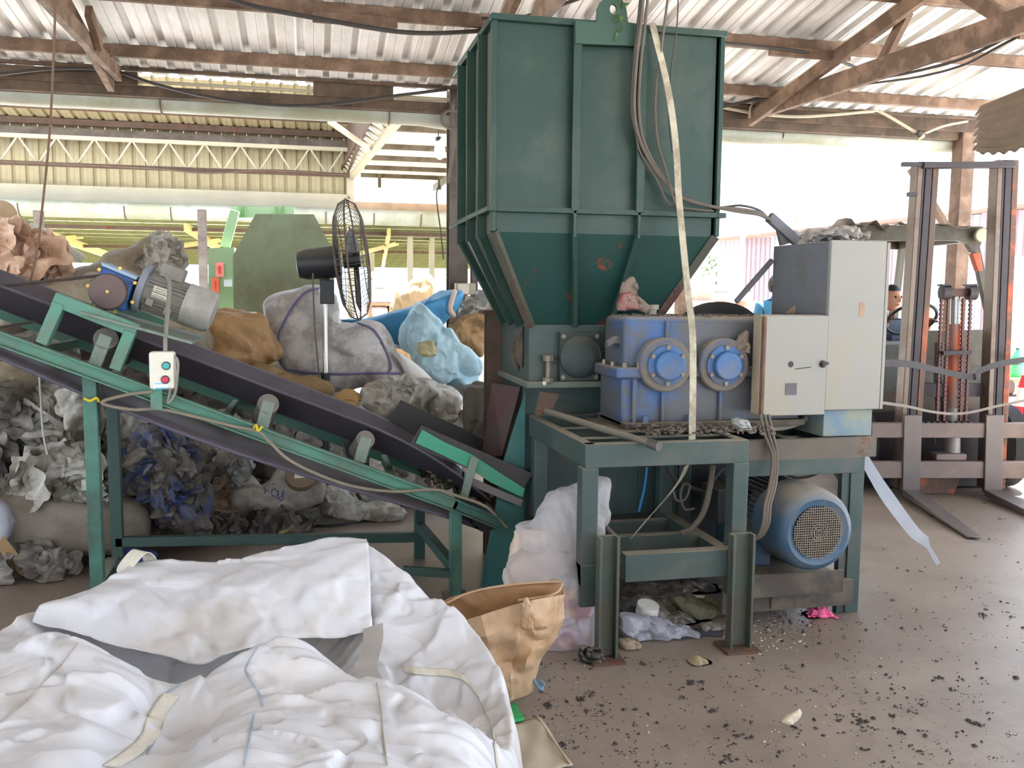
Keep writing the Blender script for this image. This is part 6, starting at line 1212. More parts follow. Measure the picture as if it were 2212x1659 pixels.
web([(868, 1440), (920, 1446), (975, 1450), (1010, 1470), (1040, 1520), (1062, 1580), (1072, 1655)], (6, 16))
lp_ = [hit(272, 1250, .0), P(268, 1232, Y=2.86), P(286, 1205, Y=2.87), P(304, 1190, Y=2.89), P(320, 1200, Y=2.91), P(328, 1224, Y=2.9)]
put('lifting_loop', MB().ribbon(smoothline(lp_, 6), A(.024, -.022, 0)), WEB, wbag)
put('blue_tie', MB().tube(smoothline([P(98, 1338, Y=2.6), P(100, 1326, Y=2.6), P(104, 1330, Y=2.59), P(97, 1332, Y=2.6), P(103, 1322, Y=2.6)], 4), .004, 5), mat('tie_blue', C(60, 70, 92), .7), wbag)
lq = smoothline([P(806, 1352, Y=2.655), P(806, 1385, Y=2.58), P(798, 1420, Y=2.50), P(792, 1450, Y=2.44), P(806, 1482, Y=2.33)], 8)
put('inner_liner', MB().ribbon(lq, A(.030, .008, .004), .001), mat('liner_film', C(176, 170, 166), .3, 0, .1, 8, alpha=.7), wbag)
FILM = mat('clear_film', C(214, 212, 208), .25, 0, .06, 8, alpha=.55)

# ---- brown sack and clear bag beside it
bs_ = thing('kraft_bag', P(1120, 1505, Z=0), 'open brown woven sack standing right of the white bulk bag', 'sack')
KR = mat('brown_woven', C(184, 154, 122), .55, 0, .06, 4, dirt=C(168, 128, 86), dirt_amt=.3, dirt_scale=6, bump=.12, bump_scale=140, wrinkle=(6., .9, .03))
rows = [[(985, 1345, 3.10), (1040, 1330, 3.03), (1100, 1310, 3.05), (1150, 1297, 3.0), (1205, 1286, 3.04), (1219, 1284, 3.10), (1216, 1282, 3.20)],
        [(972, 1385, 3.08), (1050, 1374, 2.99), (1112, 1352, 3.02), (1150, 1358, 2.96), (1200, 1345, 3.03), (1221, 1335, 3.10), (1217, 1335, 3.20)],
        [(978, 1415, 3.08), (1060, 1402, 3.02), (1118, 1378, 2.98), (1160, 1384, 3.02), (1186, 1380, 3.02), (1202, 1378, 3.10), (1198, 1380, 3.20)],
        [(1000, 1462, 3.08), (1056, 1440, 2.99), (1108, 1428, 3.03), (1136, 1425, 2.98), (1158, 1424, 3.04), (1170, 1424, 3.10), (1166, 1426, 3.20)],
        [(1020, 1500, 3.09), (1068, 1478, 3.03), (1104, 1468, 2.99), (1130, 1462, 3.02), (1148, 1458, 3.03), (1157, 1466, 3.10), (1154, 1468, 3.20)],
        [(1040, 1526, 3.10), (1078, 1519, 3.05), (1106, 1514, 3.04), (1126, 1508, 3.05), (1140, 1502, 3.06), (1150, 1492, 3.10), (1148, 1494, 3.20)]]
R_ = np.array([[P(x, y, Y=Y) for x, y, Y in r] for r in rows]); n1, n2 = 9, 9
tt = lambda n, k: np.linspace(0, n-1, (n-1)*k+1)
def sharp_interp(a, k):
    t = tt(len(a), k); i0 = np.minimum(t.astype(int), len(a)-2); f = (t-i0)[:, None, None]; f = f*.55+(f*f*(3-2*f))*.45; return a[i0]*(1-f)+a[i0+1]*f
G = sharp_interp(R_, n1); G = sharp_interp(G.transpose(1, 0, 2), n2).transpose(1, 0, 2); pg = G.reshape(-1, 3)
dG = .010*facets(pg, .10, 61, 30)+.004*facets(pg, .05, 62, 26)+.003*folds(pg, 10, .06, 7)
pg = pg + nrm((.1, -1, .2))*dG[:, None]; pg[:, 2] = np.maximum(pg[:, 2], .004)
put('sack_front', MB().grid(pg.reshape(G.shape)), KR, bs_, solid=.0015, angle=24)
bag('sack_back', [(950, 1312), (1000, 1284), (1060, 1268), (1130, 1262), (1206, 1254), (1218, 1290), (1200, 1380), (1100, 1420), (980, 1400)], 3.22, .015, mat('brown_inside', C(150, 112, 74), .6, 0, .08, 5, wrinkle=(6., .9, .03)), parent=bs_, amp=.008, cell=.12, seed=15)
put('rim_hem', MB().tube(smoothline([P(x, y, Y=Y) for x, y, Y in ((965, 1303, 3.2), (1010, 1282, 3.21), (1090, 1265, 3.21), (1200, 1257, 3.2), (1212, 1268, 3.15), (1190, 1286, 3.08), (1120, 1297, 3.05))], 5), .005, 6), KR, bs_)
bag('sack_fold', [(1128, 1300), (1140, 1290), (1158, 1330), (1178, 1352), (1150, 1362), (1122, 1352)], 3.0, .02, KR, parent=bs_, amp=.012, cell=.06, seed=17)
put('blue_fringe', MB().tube(smoothline([P(1152, 1468, Y=3.08), P(1162, 1482, Y=3.06), P(1172, 1490, Y=3.05), P(1166, 1470, Y=3.07), P(1176, 1480, Y=3.05)], 5), .006, 6), mat('fringe_blue', C(110, 140, 160), .6), bs_)
cbg = thing('clear_bag', P(1215, 1418, Z=0), 'translucent plastic bag of pink scraps leaning on the table leg', 'bag')
CLEAR = mat('translucent_film', C(232, 228, 230), .16, 0, .04, 6, alpha=.36, trans=.15, wrinkle=(6., .9, .03))
bag('film_top', [(1118, 1140), (1152, 1130), (1176, 1092), (1200, 1066), (1248, 1050), (1300, 1028), (1313, 1040), (1306, 1110), (1294, 1150), (1262, 1186), (1250, 1215), (1210, 1232), (1160, 1216), (1128, 1180)], 3.70, .10, CLEAR, parent=cbg, amp=.010, cell=.18, fold=.024, wl=.09, seed=20, nt=150, nr=34)
bag('film_body', [(1094, 1220), (1140, 1190), (1200, 1180), (1246, 1200), (1262, 1250), (1284, 1280), (1288, 1340), (1280, 1392), (1240, 1420), (1190, 1416), (1140, 1380), (1096, 1290)], 3.66, .13, CLEAR, parent=cbg, amp=.010, cell=.2, fold=.024, wl=.09, seed=22, nt=150, nr=34)
bag('paper_inside', [(1112, 1150), (1160, 1140), (1200, 1180), (1190, 1250), (1130, 1290), (1092, 1260), (1100, 1200)], 3.78, .06, mat('cream_paper', C(214, 196, 178), .6, 0, .06, 5), parent=cbg, amp=.02, cell=.1, seed=23)
rng = np.random.default_rng(5)
for nme, cl, n_ in (('pink_scraps', C(206, 70, 130), 22), ('pale_scraps', C(216, 206, 220), 60), ('orange_scraps', C(230, 168, 110), 16)):
    b = MB()
    for k in range(n_):
        c = P(rng.uniform(1195, 1272), rng.uniform(1280, 1402), Y=rng.uniform(3.56, 3.68)); u_, v_ = rng.normal(size=3)*.022, rng.normal(size=3)*.022
        b.add([c-u_, c+v_, c+u_, c-v_+rng.normal(size=3)*.006], [(0, 1, 2, 3)])
    put(nme, b, mat(nme, cl, .5, 0, .1, 9), cbg, smooth=False, solid=.001, kind='stuff')

# ---- litter under the machine
hb('film_sheet', [(1338, 1330), (1360, 1326), (1420, 1345), (1480, 1352), (1530, 1380), (1552, 1408), (1500, 1416), (1430, 1418), (1380, 1390), (1345, 1360)], 3.62, .045, mat('floor_film', C(168, 168, 178), .25, 0, .1, 8, alpha=.8), 'crumpled clear film sheet spread on the floor under the table', cat='plastic film', amp=.02, cell=.08, fold=.02, wl=.05, nt=96, nr=20)
hb('grey_rag', [(1376, 1345), (1420, 1318), (1470, 1328), (1510, 1360), (1480, 1372), (1410, 1368)], 3.78, .06, GREYP, 'grey rag behind the clear film under the table', cat='rag', amp=.025, cell=.09, fold=.015)
hb('dark_rag', [(1338, 1290), (1400, 1272), (1450, 1280), (1470, 1320), (1400, 1330), (1345, 1325)], 3.95, .08, DARKP, 'dark rag heap under the left side of the table', cat='rag', amp=.03, cell=.09, fold=.02)
hb('dark_rag', [(1455, 1300), (1500, 1290), (1560, 1310), (1590, 1350), (1540, 1370), (1480, 1350)], 3.85, .07, mat('olive_rag', C(96, 92, 70), .7, 0, .25, 8), 'olive and black rags under the middle of the table', cat='rag', amp=.03, cell=.09, fold=.02)
hb('dark_rag', [(1380, 1255), (1450, 1250), (1530, 1262), (1540, 1290), (1440, 1292), (1390, 1280)], 4.2, .08, DARKP, 'black bundle deep under the table beam', cat='rag', amp=.03, cell=.1, fold=.02)
hb('pale_scrap', [(1514, 1355), (1556, 1346), (1564, 1368), (1536, 1380), (1518, 1374)], 3.66, .03, GREYP, 'pale grey scrap left of the right channel post', cat='scrap', amp=.012, cell=.05)
hb('tan_scrap', [(1338, 1385), (1370, 1380), (1382, 1398), (1350, 1406)], 3.52, .03, mat('tan_scrap', C(140, 124, 100), .7), 'tan scrap at the foot of the left channel post', cat='scrap', amp=.012, cell=.05)
hb('white_strip', [(1486, 1285), (1524, 1288), (1524, 1298), (1490, 1296)], 3.95, .02, WHITEB, 'thin white strip under the table beam', cat='scrap', amp=.006, cell=.05)
tpr = thing('tape_roll', P(1396, 1318, Z=.0), 'white tape roll lying among rags under the table', 'tape roll')
c = P(1396, 1322, Y=3.72); c[2] = max(c[2], .03)
put('roll_ring', MB().lathe([(.032, 0), (.050, 0), (.050, .05), (.032, .05)], (c[0], c[1], c[2]-.01), (.1, -.25, 1), 28), WHITEB, tpr)
put('roll_core', MB().cyl((c[0], c[1], c[2]-.005), (c[0]+.003, c[1]-.01, c[2]+.034), .033, n=24), mat('core_grey', C(120, 116, 112), .7), tpr)
hb('pink_cloth', [(1742, 1340), (1752, 1318), (1775, 1310), (1795, 1326), (1790, 1346), (1765, 1352)], 3.72, .04, mat('pink_cloth', C(224, 104, 150), .8, 0, .15, 20), 'bright pink cloth scrap on the floor under the motor stand', cat='cloth', amp=.02, cell=.03, fold=.012, wl=.02)
bk = hb('foam_block', [(1490, 1434), (1512, 1422), (1532, 1432), (1530, 1448), (1508, 1456), (1490, 1446)], 3.32, .035, mat('foam_tan', C(156, 142, 110), .8, 0, .2, 12, dirt=C(70, 60, 50), dirt_amt=.3), 'small tan foam block on the floor before the table', cat='block', amp=.006, cell=.05, pw=4)
hb('paper_scrap', [(1690, 1560), (1706, 1546), (1720, 1536), (1730, 1534), (1722, 1552), (1704, 1564)], 2.73, .012, mat('scrap_cream', C(216, 206, 180), .7, 0, .08, 20), 'twisted cream paper scrap on the bare floor', cat='scrap', amp=.006, cell=.03)
hb('grey_cord_pile', [(1255, 1402), (1285, 1398), (1300, 1425), (1288, 1440), (1262, 1432)], 3.42, .03, BLACKST, 'black cord bundle at the left channel post foot', cat='cord', amp=.02, cell=.03, fold=.012, wl=.03)
gr_ = [P(x, y, Z=.02) for x, y in ((1096, 1530), (1112, 1524), (1132, 1556), (1108, 1562))]; put('green_scrap', MB().prism(gr_, (0, 0, .012)), mat('scrap_green', C(40, 150, 84), .5), label='green plastic scrap sticking out beside the white bulk bag', cat='scrap', smooth=False)
xs2 = np.linspace(0, 1, 14); q4 = [P(1090, 1575, Z=.0), P(1165, 1556, Z=.0), P(1238, 1662, Z=0), P(1090, 1700, Z=0)]
G = np.array([[q4[0]*(1-u)*(1-v)+q4[1]*u*(1-v)+q4[2]*u*v+q4[3]*(1-u)*v+A(0, 0, .012+.008*math.sin(u*9)*math.sin(v*7)) for v in xs2] for u in xs2])
fs_ = put('flat_woven_sheet', MB().grid(G), mat('woven_beige', C(176, 164, 144), .7, 0, .06, 8, bump=.3, bump_scale=150), label='flat beige woven sheet on the floor at the bottom centre', cat='sheet', solid=.004)
put('sheet_hem', MB().tube([q4[1]+(q4[2]-q4[1])*t+A(-.012, 0, .018) for t in np.linspace(0, 1, 8)], .004, 5), mat('hem_tan', C(150, 136, 112), .8), fs_)
b = MB(); rng = np.random.default_rng(11)       # swept crumbs all over the floor
def crumb(p, s):
    v = np.array([(1, 0, 0), (-1, 0, 0), (0, 1, 0), (0, -1, 0), (0, 0, 1), (0, 0, -.4)], float)*rng.uniform(.5, 1.4, (6, 3))*s*A(1.2, 1, .7)
    t_ = rng.uniform(0, 6.28); R_ = np.array([[math.cos(t_), -math.sin(t_), 0], [math.sin(t_), math.cos(t_), 0], [0, 0, 1]])
    b.add(v @ R_.T + p + A(0, 0, s*.3), [(0, 2, 4), (2, 1, 4), (1, 3, 4), (3, 0, 4), (2, 0, 5), (1, 2, 5), (3, 1, 5), (0, 3, 5)])
for k in range(1400):
    if k < 620: x, y = rng.uniform(1130, 2200), rng.uniform(1420, 1655)
    elif k < 760: x, y = rng.normal(1230, 90), rng.normal(1540, 60)
    elif k < 1130: x, y = rng.uniform(1620, 2212), rng.uniform(1080, 1420)
    elif k < 1350: x, y = rng.normal(1700, 60), rng.normal(1345, 22)
    else: x, y = rng.normal(1880, 80), rng.normal(1520, 30)
    p = P(x, y, Z=.0); s = rng.gamma(1.5, .0017)+.0012
    if k < 1150 and rng.random() < .2:
        for _ in range(4): crumb(p+A(*rng.normal(size=2)*.012, 0), s*.8)
    crumb(p, min(s, .010))
put('floor_crumbs', b, mat('crumb_dark', C(60, 54, 52), .9, 0, .4, 60), smooth=False, label='dark plastic crumbs scattered over the concrete floor', cat='crumbs', kind='stuff')
b = MB()
for k in range(230):
    x, y = (rng.uniform(1130, 2200), rng.uniform(1420, 1655)) if k < 90 else (rng.normal(1650, 70), rng.normal(1370, 22)); crumb(P(x, y, Z=0.), rng.uniform(.002, .007))
put('pale_crumbs', b, mat('crumb_pale', C(176, 166, 146), .9, 0, .3, 60), smooth=False, label='pale plastic flakes scattered on the floor around the table', cat='crumbs', kind='stuff')
# clear tape hanging from the stand
ps = smoothline([P(1848, 955, Y=3.85), P(1875, 1005, Y=3.83), P(1905, 1055, Y=3.8), P(1940, 1105, Y=3.78), P(1975, 1150, Y=3.78), P(1996, 1168, Y=3.78), P(2010, 1190, Y=3.8), P(2027, 1219, Y=3.86)], 6)
w_ = np.interp(np.linspace(0, 1, len(ps)), [0, .35, .7, .8, 1], [.022, .034, .030, .012, .014])
put('clear_tape', MB().ribbon(ps, np.stack([w_, 0*w_+.004, w_*.4], -1)), mat('tape_clear', C(170, 174, 184), .3, 0, .05, 10, alpha=.55, spec=.3), label='long clear plastic strip trailing from stand to floor', cat='strip')
# things on top of the gearbox
rb_ = thing('red_bundle', P(1356, 668, Y=4.0), 'dusty red bundle tied with a rag on top of the gearbox', 'bundle')
bag('red_bulb', [(1336, 668), (1340, 640), (1356, 628), (1372, 640), (1376, 670)], 4.02, .03, mat('red_plastic', C(140, 58, 66), .5, 0, .15, 12, dirt=C(130, 110, 96), dirt_amt=.5, dirt_scale=14), parent=rb_, amp=.008, cell=.04)
bag('rag_knot', [(1342, 640), (1352, 606), (1364, 598), (1372, 606), (1370, 640), (1388, 656), (1404, 662), (1400, 674), (1376, 668)], 4.03, .022, mat('dusty_rag', C(128, 114, 102), .9, 0, .15, 14), parent=rb_, amp=.012, cell=.04)
b = MB()
for k in range(150):
    c = A(rng.uniform(1.43, 2.28), rng.uniform(3.93, 4.19), gz1+.002); b.ell(c, rng.uniform(.004, .014, 3)*A(1.5, 1.2, .6), 5, 3)
put('dust_clumps', b, mat('chips_grey', DUST), gb, smooth=False, kind='stuff', label='dust and chips on top of the gearbox')
hb('rag_wad', [(1592, 742), (1602, 722), (1614, 716), (1616, 760), (1600, 756), (1586, 762)], 3.86, .02, mat('dusty_rag', DUST), 'grey dusty rag tucked between gearbox and low cabinet box', cat='rag', amp=.01, cell=.04)
hb('crumpled_sheet', [(1735, 514), (1752, 500), (1775, 502), (1800, 492), (1850, 498), (1868, 512), (1840, 518), (1790, 518)], 4.0, .10, mat('grey_crumple', C(150, 144, 138), .5, 0, .2, 8), 'crumpled grey sheet lying on top of the control cabinet', cat='sheet', amp=.02, cell=.05, fold=.012, wl=.04)
hb('foil_wad', [(1582, 915), (1596, 905), (1614, 908), (1618, 924), (1598, 930)], 3.66, .03, mat('clear_grey', C(150, 152, 146)), 'wad of clear film on the table by the cabinet', cat='plastic film', amp=.014, cell=.04)
hb('paper_sack', [(1640, 985), (1700, 975), (1735, 985), (1735, 1030), (1690, 1036), (1645, 1032)], 7.0, .1, KRAFT, 'brown paper sack behind the motor stand', cat='sack', amp=.01, cell=.1)
# ================================================================ cables and fittings under the roof
def rcable(name, pts, r, m, label, cat='cable', group=None): return put(name, MB().tube(Yline(pts, 8), r, 7), m, None, label=label, cat=cat, group=group)
rcable('roof_cable', [(470, -10, 6.2), (560, 16, 6.25), (700, 42, 6.3), (800, 60, 6.35), (880, 70, 6.4), (960, 71, 6.45), (1045, 66, 6.5)], .016, CABLE_D, 'thick black cable sagging under the roof left of the hopper')
rcable('roof_cable', [(-20, 162, 7.74), (120, 148, 7.74), (240, 152, 7.74), (330, 180, 7.72), (430, 205, 7.7), (540, 222, 7.7), (640, 228, 7.7), (740, 222, 7.7), (860, 206, 7.7), (965, 193, 7.72)], .014, CABLE_D, 'dark cable drooping along the eave beam on the left')
rcable('roof_cable', [(1040, 40, 6.0), (1120, 38, 6.0), (1190, 18, 5.9), (1260, -6, 5.8)], .012, CABLE_D, 'short black cable behind the hopper top')
rcable('eave_conduit', [(-20, 160, 7.86), (300, 176, 7.86), (620, 194, 7.86), (840, 207, 7.86), (985, 216, 7.86)], .014, CREAM, 'thin cream conduit running along the left eave beam', 'conduit')
for i, (o_, lab) in enumerate(((0, 'upper black cable bundled along the right truss chord'), (9, 'middle black cable of the right truss bundle'), (18, 'lowest black cable of the right truss bundle'))):
    rcable('truss_cable', [(2260, 30+o_, 4.55), (2160, 78+o_*1.2, 4.8), (2080, 112+o_*1.6, 5.1), (1990, 138+o_*1.5, 5.5), (1900, 160+o_, 6.0), (1830, 172+o_*.8, 6.5), (1740, 188+o_*.6, 7.0), (1690, 198+o_*.4, 7.4), (1560, 232, 7.7)], .012-.002*i, CABLE_D, lab)
rcable('truss_cable', [(1556, 92, 6.4), (1640, 100, 6.4), (1720, 110, 6.4), (1790, 124, 6.5), (1850, 146, 6.6)], .012, CABLE_D, 'black cable along the purlin right of the hopper')
rcable('eave_conduit', [(1550, 230, 7.75), (1640, 246, 7.75), (1720, 252, 7.75), (1800, 248, 7.75), (1880, 241, 7.75), (1904, 243, 7.75), (1985, 290, 7.7)], .014, CREAM, 'pale conduit along the right eave bending down to a lamp holder', 'conduit')
rcable('eave_conduit', [(1998, 288, 7.7), (2040, 272, 7.75), (2090, 262, 7.78)], .012, CREAM, 'pale conduit rising right of the lamp holder', 'conduit')
rcable('loose_wire', [(1620, 255, 7.7), (1622, 230, 7.7), (1640, 220, 7.7), (1700, 212, 7.7), (1780, 205, 7.7)], .009, CREAM, 'loose pale wire ends by the right truss foot', 'wire')
lh = thing('lamp_holder', P(1988, 292, Y=7.68), 'small lamp holder hanging at the right eave', 'lamp')
put('socket', MB().cyl(P(1982, 286, Y=7.68), P(1988, 293, Y=7.68), .035, n=16), CABLE_D, lh); put('lamp_cap', MB().cyl(P(1988, 291, Y=7.68), P(1992, 298, Y=7.68), .03, n=16), mat('lamp_cream', C(226, 196, 140), .5), lh)
bl_ = thing('hanging_bulb', P(950, 345, Y=8.2), 'lit white bulb hanging left of the steel column', 'lamp')
put('bulb', MB().lathe([(.01, -.08), (.038, -.06), (.05, 0), (.04, .06), (.022, .1)], P(950, 325, Y=8.2), (0, 0, 1), 20), mat('bulb_lit', C(255, 250, 240), .4, emit=3.), bl_); put('bulb_base', MB().cyl(P(948, 305, Y=8.2), P(947, 296, Y=8.2), .028, n=14).cyl(P(947, 298, Y=8.2), P(948, 225, Y=8.05), .005, n=6), CABLE_D, bl_)
jb = thing('junction_box', P(1004, 626, Y=7.72), 'cream junction box on the steel column', 'box')
a_, c_ = P(982, 637, Y=7.78), P(1024, 612, Y=7.78); put('box_body', MB().box(a_[0], c_[0], 7.7, 7.8, a_[2], c_[2]), CREAM, jb, bevel=.006)
put('box_cover', MB().box(a_[0]+.012, c_[0]-.06, 7.692, 7.7, a_[2]+.01, c_[2]-.01), mat('cover_cream', C(214, 206, 186), .5), jb)
rcable('column_cable', [(950, 400, 7.7), (944, 412, 7.7), (944, 440, 7.7), (952, 500, 7.7), (958, 560, 7.7)], .006, CABLE_D, 'thin black wire hanging beside the steel column', 'wire')
rcable('column_cable', [(985, 215, 7.75), (978, 240, 7.75), (982, 300, 7.75), (975, 350, 7.75), (968, 395, 7.75)], .012, CABLE, 'grey cable coming down the steel column', 'cable')
cl_ = thing('cable_coil', P(972, 262, Y=7.72), 'loop of grey cable hung on the column at the gutter', 'coil')
for k in range(3): c = P(974+2*k, 258, Y=7.70-.01*k); put('loop', MB().tube([c+A(.085*math.cos(t), .0, .075*math.sin(t)) for t in np.arange(24)*math.pi/12], .009, 6, True), CABLE, cl_)
rs_ = [P(2112, 232, Y=7.0), P(2260, 170, Y=6.4), P(2260, 300, Y=6.2), P(2106, 330, Y=6.8)]
G = []
for u in np.linspace(0, 1, 40):
    row = []
    for v in np.linspace(0, 1, 61):
        p = rs_[0]*(1-u)*(1-v)+rs_[1]*u*(1-v)+rs_[2]*u*v+rs_[3]*(1-u)*v; k_ = math.sin(v*2*math.pi*6.5)
        p = p + A(0, -.035*k_, .02*k_) + A(0, 0, -.05*math.sin(u*3.1)*v + (.012*math.sin(u*40) if v > .97 else 0)); row.append(p)
    G.append(row)
put('torn_roof_sheet', MB().grid(np.array(G)), mat('rusty_corrugated', C(104, 88, 72), .6, .2, .2, 4, dirt=C(140, 124, 104), dirt_amt=.15), label='torn rusty corrugated sheet hanging at the top right', cat='metal sheet', solid=.002)

# ================================================================ yard outside
SHEDS = [mat('shed_white', C(166, 163, 168), .7, 0, .06, 3), mat('shed_pink', C(146, 130, 136), .7, 0, .08, 3), mat('shed_grey', C(150, 152, 162), .7, 0, .06, 3)]
shd = thing('far_shed', (10.5, 16, 0), 'pale corrugated shed with pinkish panels beyond the forklift', 'shed')
sa, sb = A(9.0, 19.0, 0), A(12.6, 10.0, 0); nS = 13; rng = np.random.default_rng(8)
dS = (sb-sa)/nS; L1 = np.linalg.norm(dS); uS = nrm(dS); nrmS = A(-uS[1], uS[0], 0)
for k in range(nS):
    h_ = 2.72+.03*k; pr_ = sheet_profile(L1, L1/6, .04, .025, .6); v = [sa+dS*k+uS*x+nrmS*z for x, z in pr_]; v2 = [q+A(0, 0, h_) for q in v]; n_ = len(v)
    put('wall_panel', MB().add(v+v2, [(i, i+1, i+1+n_, i+n_) for i in range(n_-1)]), SHEDS[[0, 1, 2, 0, 0, 1, 0, 2, 1, 0, 0, 1, 2][k]], shd, smooth=False)
put('roof_edge', MB().bar(sa+A(0, 0, 2.74), sb+A(0, 0, 3.12), .5, .05), mat('rust_trim', C(140, 112, 98), .8), shd)
put('roof', MB().prism([sa+A(0, 0, 2.76), sb+A(0, 0, 3.14), sb+A(4, 1, 3.6), sa+A(4, 1, 3.2)], (0, 0, .03)), SHEDS[2], shd, smooth=False)
put('shed_back', MB().prism([sa+A(4, 1, 0), sb+A(4, 1, 0), sb+A(4, 1, 3.5), sa+A(4, 1, 3.1)], (.05, 0, 0)), SHEDS[0], shd, smooth=False)
op = thing('yard_shelter', (8, 22, 0), 'open pale shelter with a thin roof in the far yard', 'shelter')
put('roof', MB().prism([P(1500, 556, Y=22), P(1640, 540, Y=22), P(1640, 540, Y=22)+A(0, 6, .3), P(1500, 556, Y=22)+A(0, 6, .3)], (0, 0, .08)), mat('shelter_pale', C(206, 210, 196), .8), op, smooth=False)
for x in (1504, 1560, 1636): q = P(x, 550, Y=22.1); put('post', MB().box(q[0]-.08, q[0]+.08, 22.0, 22.16, -.03, q[2]), mat('shelter_post', C(190, 188, 186), .8), op)
up_ = thing('utility_post', (P(1604, 600, Y=15)[0], 15, 0), 'thin pale post in the yard right of the hopper cone', 'post')
q = P(1604, 500, Y=15); put('shaft', MB().bar((q[0], 15, -.03), (q[0], 15, q[2]), .07, .07, up=(0, 1, 0)), mat('post_pale', C(140, 138, 150), .8), up_)
wl_ = thing('yard_post', (P(1475, 560, Y=10)[0], 10, 0), 'brown post standing right of the hopper cone in the yard', 'post')
q = P(1474, 560, Y=10); put('shaft', MB().bar((q[0], 10, -.03), (q[0], 10, 2.6), .12, .12, up=(0, 1, 0)), TIMBER, wl_)
TREE = mat('leaf_pale', C(196, 204, 180), .8, 0, .2, 5); TRK = mat('bark', C(120, 104, 88), .9)
def tree(x, y, h, r, label, seed):
    t = thing('tree', (x, y, -.02), label, 'tree', 'trees beyond the yard'); rg_ = np.random.default_rng(seed)
    put('trunk', MB().cyl((x, y, -.03), (x, y, h-r*.4), .14, .07, 10), TRK, t); b = MB()
    for k in range(420):
        d = nrm(rg_.normal(size=3)); c = A(x, y, h) + d*r*rg_.uniform(.35, 1)*A(1, 1, .8); u_, v_ = rg_.normal(size=3)*.16, rg_.normal(size=3)*.16; b.add([c-u_, c+v_, c+u_, c-v_], [(0, 1, 2, 3)])
    put('crown', b, TREE, t, smooth=False, kind='stuff')
tree(P(1550, 600, Y=34)[0], 34, 2.6, 1.0, 'pale tree seen below the yard shelter', 1); tree(P(1650, 600, Y=32)[0], 32, 2.2, .9, 'pale tree left of the far shed', 2); tree(P(1760, 490, Y=40)[0], 40, 4.4, 1.8, 'pale tree showing above the far shed roof', 3); tree(P(1020, 600, Y=30)[0], 30, 2.8, 2.2, 'pale tree between steel column and hopper cone', 4)
pk = thing('pipe_pallet', (P(1540, 640, Y=13)[0], 13, 0), 'low brown pallet with pale pipes in the yard', 'pallet')
a_, c_ = P(1515, 642, Y=13), P(1598, 632, Y=13); put('pallet_deck', MB().box(a_[0], c_[0], 12.6, 13.6, a_[2]-.05, c_[2]), mat('pallet_wood', C(214, 190, 172), .8), pk)
for k in range(3): x = a_[0]+(c_[0]-a_[0])*k/2; put('pallet_leg', MB().box(x-.05, x+.05, 12.6, 13.6, -.02, a_[2]-.05), MATS['pallet_wood'], pk)
for x, y in ((1508, 626), (1522, 626), (1536, 626), (1567, 626)): c = P(x, y, Y=12.6); put('pipe', MB().lathe([(.036, .01), (.04, 0), (.048, 0), (.048, 1.0), (.04, 1.0)], c, (0, 1, 0), 16), mat('pipe_white', C(172, 168, 172), .5), pk)
# right edge: low wall with a bottle
wl2 = thing('ledge_table', (8.1, 8.6, 0), 'brown topped ledge against a low pale wall at the right edge', 'ledge')
zl = P(2195, 815, Y=8.3)[2]
put('ledge_top', MB().box(7.3, 9.2, 8.2, 8.75, zl-.06, zl), mat('ledge_wood', C(150, 112, 86), .7, 0, .15, 5), wl2, bevel=.004)
put('ledge_front', MB().box(7.35, 9.2, 8.45, 8.55, -.02, zl-.06), mat('ledge_tan', C(204, 178, 154), .8, 0, .1, 3), wl2)
put('back_wall', MB().box(7.5, 9.2, 8.76, 8.86, -.02, 1.98), mat('white_wall', C(226, 226, 222), .7, 0, .05, 3), wl2)
bo = thing('green_bottle', P(2195, 815, Y=8.35), 'green plastic bottle standing on the brown ledge', 'bottle')
c = P(2195, 815, Y=8.35); c[2] = zl; r_ = P(2206, 790, Y=8.35)[0]-P(2195, 790, Y=8.35)[0]; hgt = P(2195, 752, Y=8.35)[2]-zl
put('bottle_body', MB().lathe([(r_*.8, 0), (r_, .02), (r_*.9, hgt*.22), (r_, hgt*.26), (r_, hgt*.62), (r_*.7, hgt*.78), (r_*.28, hgt*.92), (r_*.28, hgt*.96)], c, (0, 0, 1), 24), mat('bottle_green', C(120, 226, 160), .15, 0, .03, 4, trans=.5), bo)
put('bottle_cap', MB().cyl(c+A(0, 0, hgt*.955), c+A(0, 0, hgt), r_*.34, n=16), mat('cap_dark', C(40, 60, 50), .5), bo); put('bottle_label', MB().cyl(c+A(0, 0, hgt*.42), c+A(0, 0, hgt*.62), r_*1.02, n=24, cap=False), mat('label_darkgreen', C(60, 100, 90), .5), bo)
cn = thing('traffic_cone', P(2206, 912, Y=7.4), 'red and white traffic cone at the right edge', 'cone')
c = P(2208, 912, Y=7.4); hz3 = .56; 
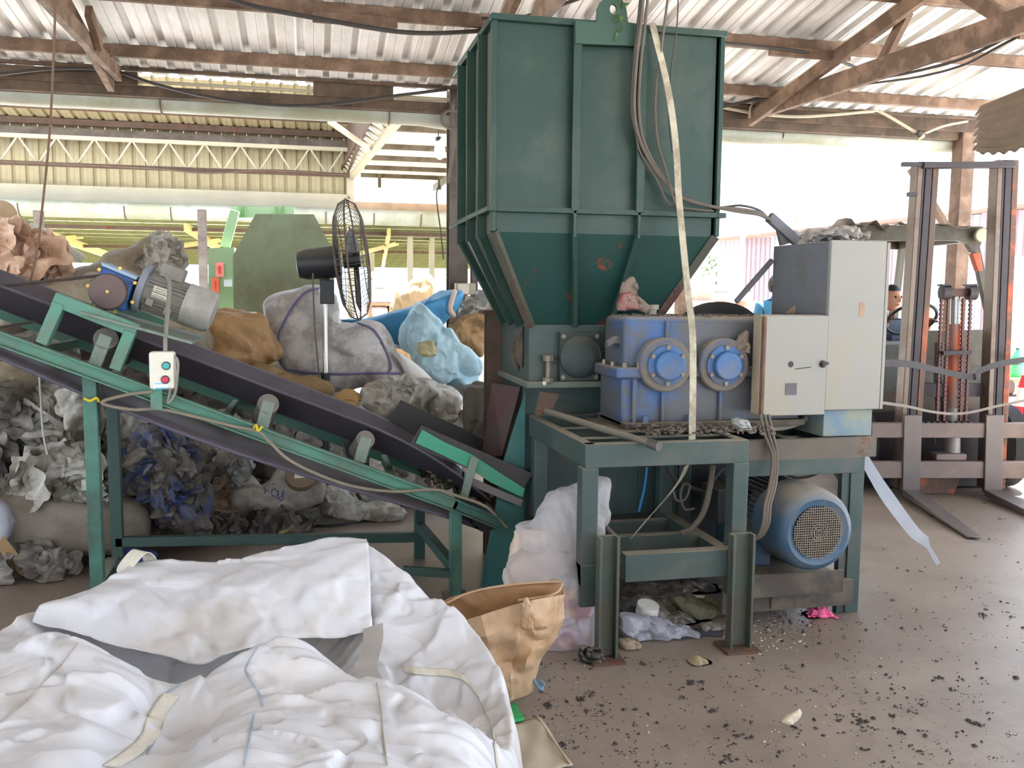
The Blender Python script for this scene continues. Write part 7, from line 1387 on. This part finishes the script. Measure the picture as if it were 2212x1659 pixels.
put('cone_body', MB().lathe([(.135, 0), (.128, .04), (.10, .16)], (c[0], 7.4, c[2]-.0), (0, 0, 1), 28), mat('cone_red', C(206, 52, 62), .5), cn)
put('cone_band', MB().lathe([(.10, .16), (.06, .34)], (c[0], 7.4, c[2]), (0, 0, 1), 28), WHITEB, cn); put('cone_tip', MB().lathe([(.06, .34), (.03, .46)], (c[0], 7.4, c[2]), (0, 0, 1), 28), MATS['cone_red'], cn)
put('cone_base', MB().box(c[0]-.17, c[0]+.17, 7.23, 7.57, c[2]-.03, c[2]), MATS['cone_red'], cn)
cs = thing('low_crate', (c[0], 7.4, 0), 'dark crate under the traffic cone at the right edge', 'crate'); put('crate_body', MB().box(c[0]-.3, c[0]+.5, 7.2, 7.8, 0, c[2]-.03), mat('crate_grey', C(120, 110, 104), .8), cs, bevel=.006); put('crate_slat', MB().box(c[0]-.3, c[0]+.5, 7.17, 7.2, .1, .2), TIMBER, cs)
dp = thing('edge_post', P(2214, 1030, Z=0), 'dark steel post at the right edge of the forklift carriage', 'post'); q = P(2214, 1030, Z=0); put('shaft', MB().bar((q[0], q[1], 0), (q[0], q[1], P(2214, 855, Y=q[1])[2]), .06, .06, up=(0, 1, 0)), MASTD, dp)
# tapes stretched across in front of the forklift
ps = smoothline([P(x, y, Y=Y) for x, y, Y in ((1905, 784, 4.3), (1960, 786, 4.6), (2010, 796, 4.9), (2060, 808, 5.1), (2100, 814, 5.2), (2108, 812, 5.2), (2120, 800, 5.25), (2160, 786, 5.4), (2230, 774, 5.7))], 6)
put('barrier_tape', MB().ribbon(ps, A(0, .006, .020)), mat('tape_grey', C(64, 61, 61), .85, 0, .1, 8, spec=.1), label='broad grey tape stretched across in front of the forklift mast', cat='tape')
ps = smoothline([P(x, y, Y=Y) for x, y, Y in ((1905, 870, 4.3), (1960, 878, 4.6), (2010, 889, 4.9), (2058, 894, 5.1), (2100, 890, 5.2), (2160, 876, 5.4), (2230, 862, 5.7))], 6)
put('barrier_tape', MB().ribbon(ps, A(0, .004, .008)), mat('tape_pale', C(116, 108, 98), .85, 0, .1, 8, spec=.1), label='thin pale tape across the forklift just above the forks', cat='tape')
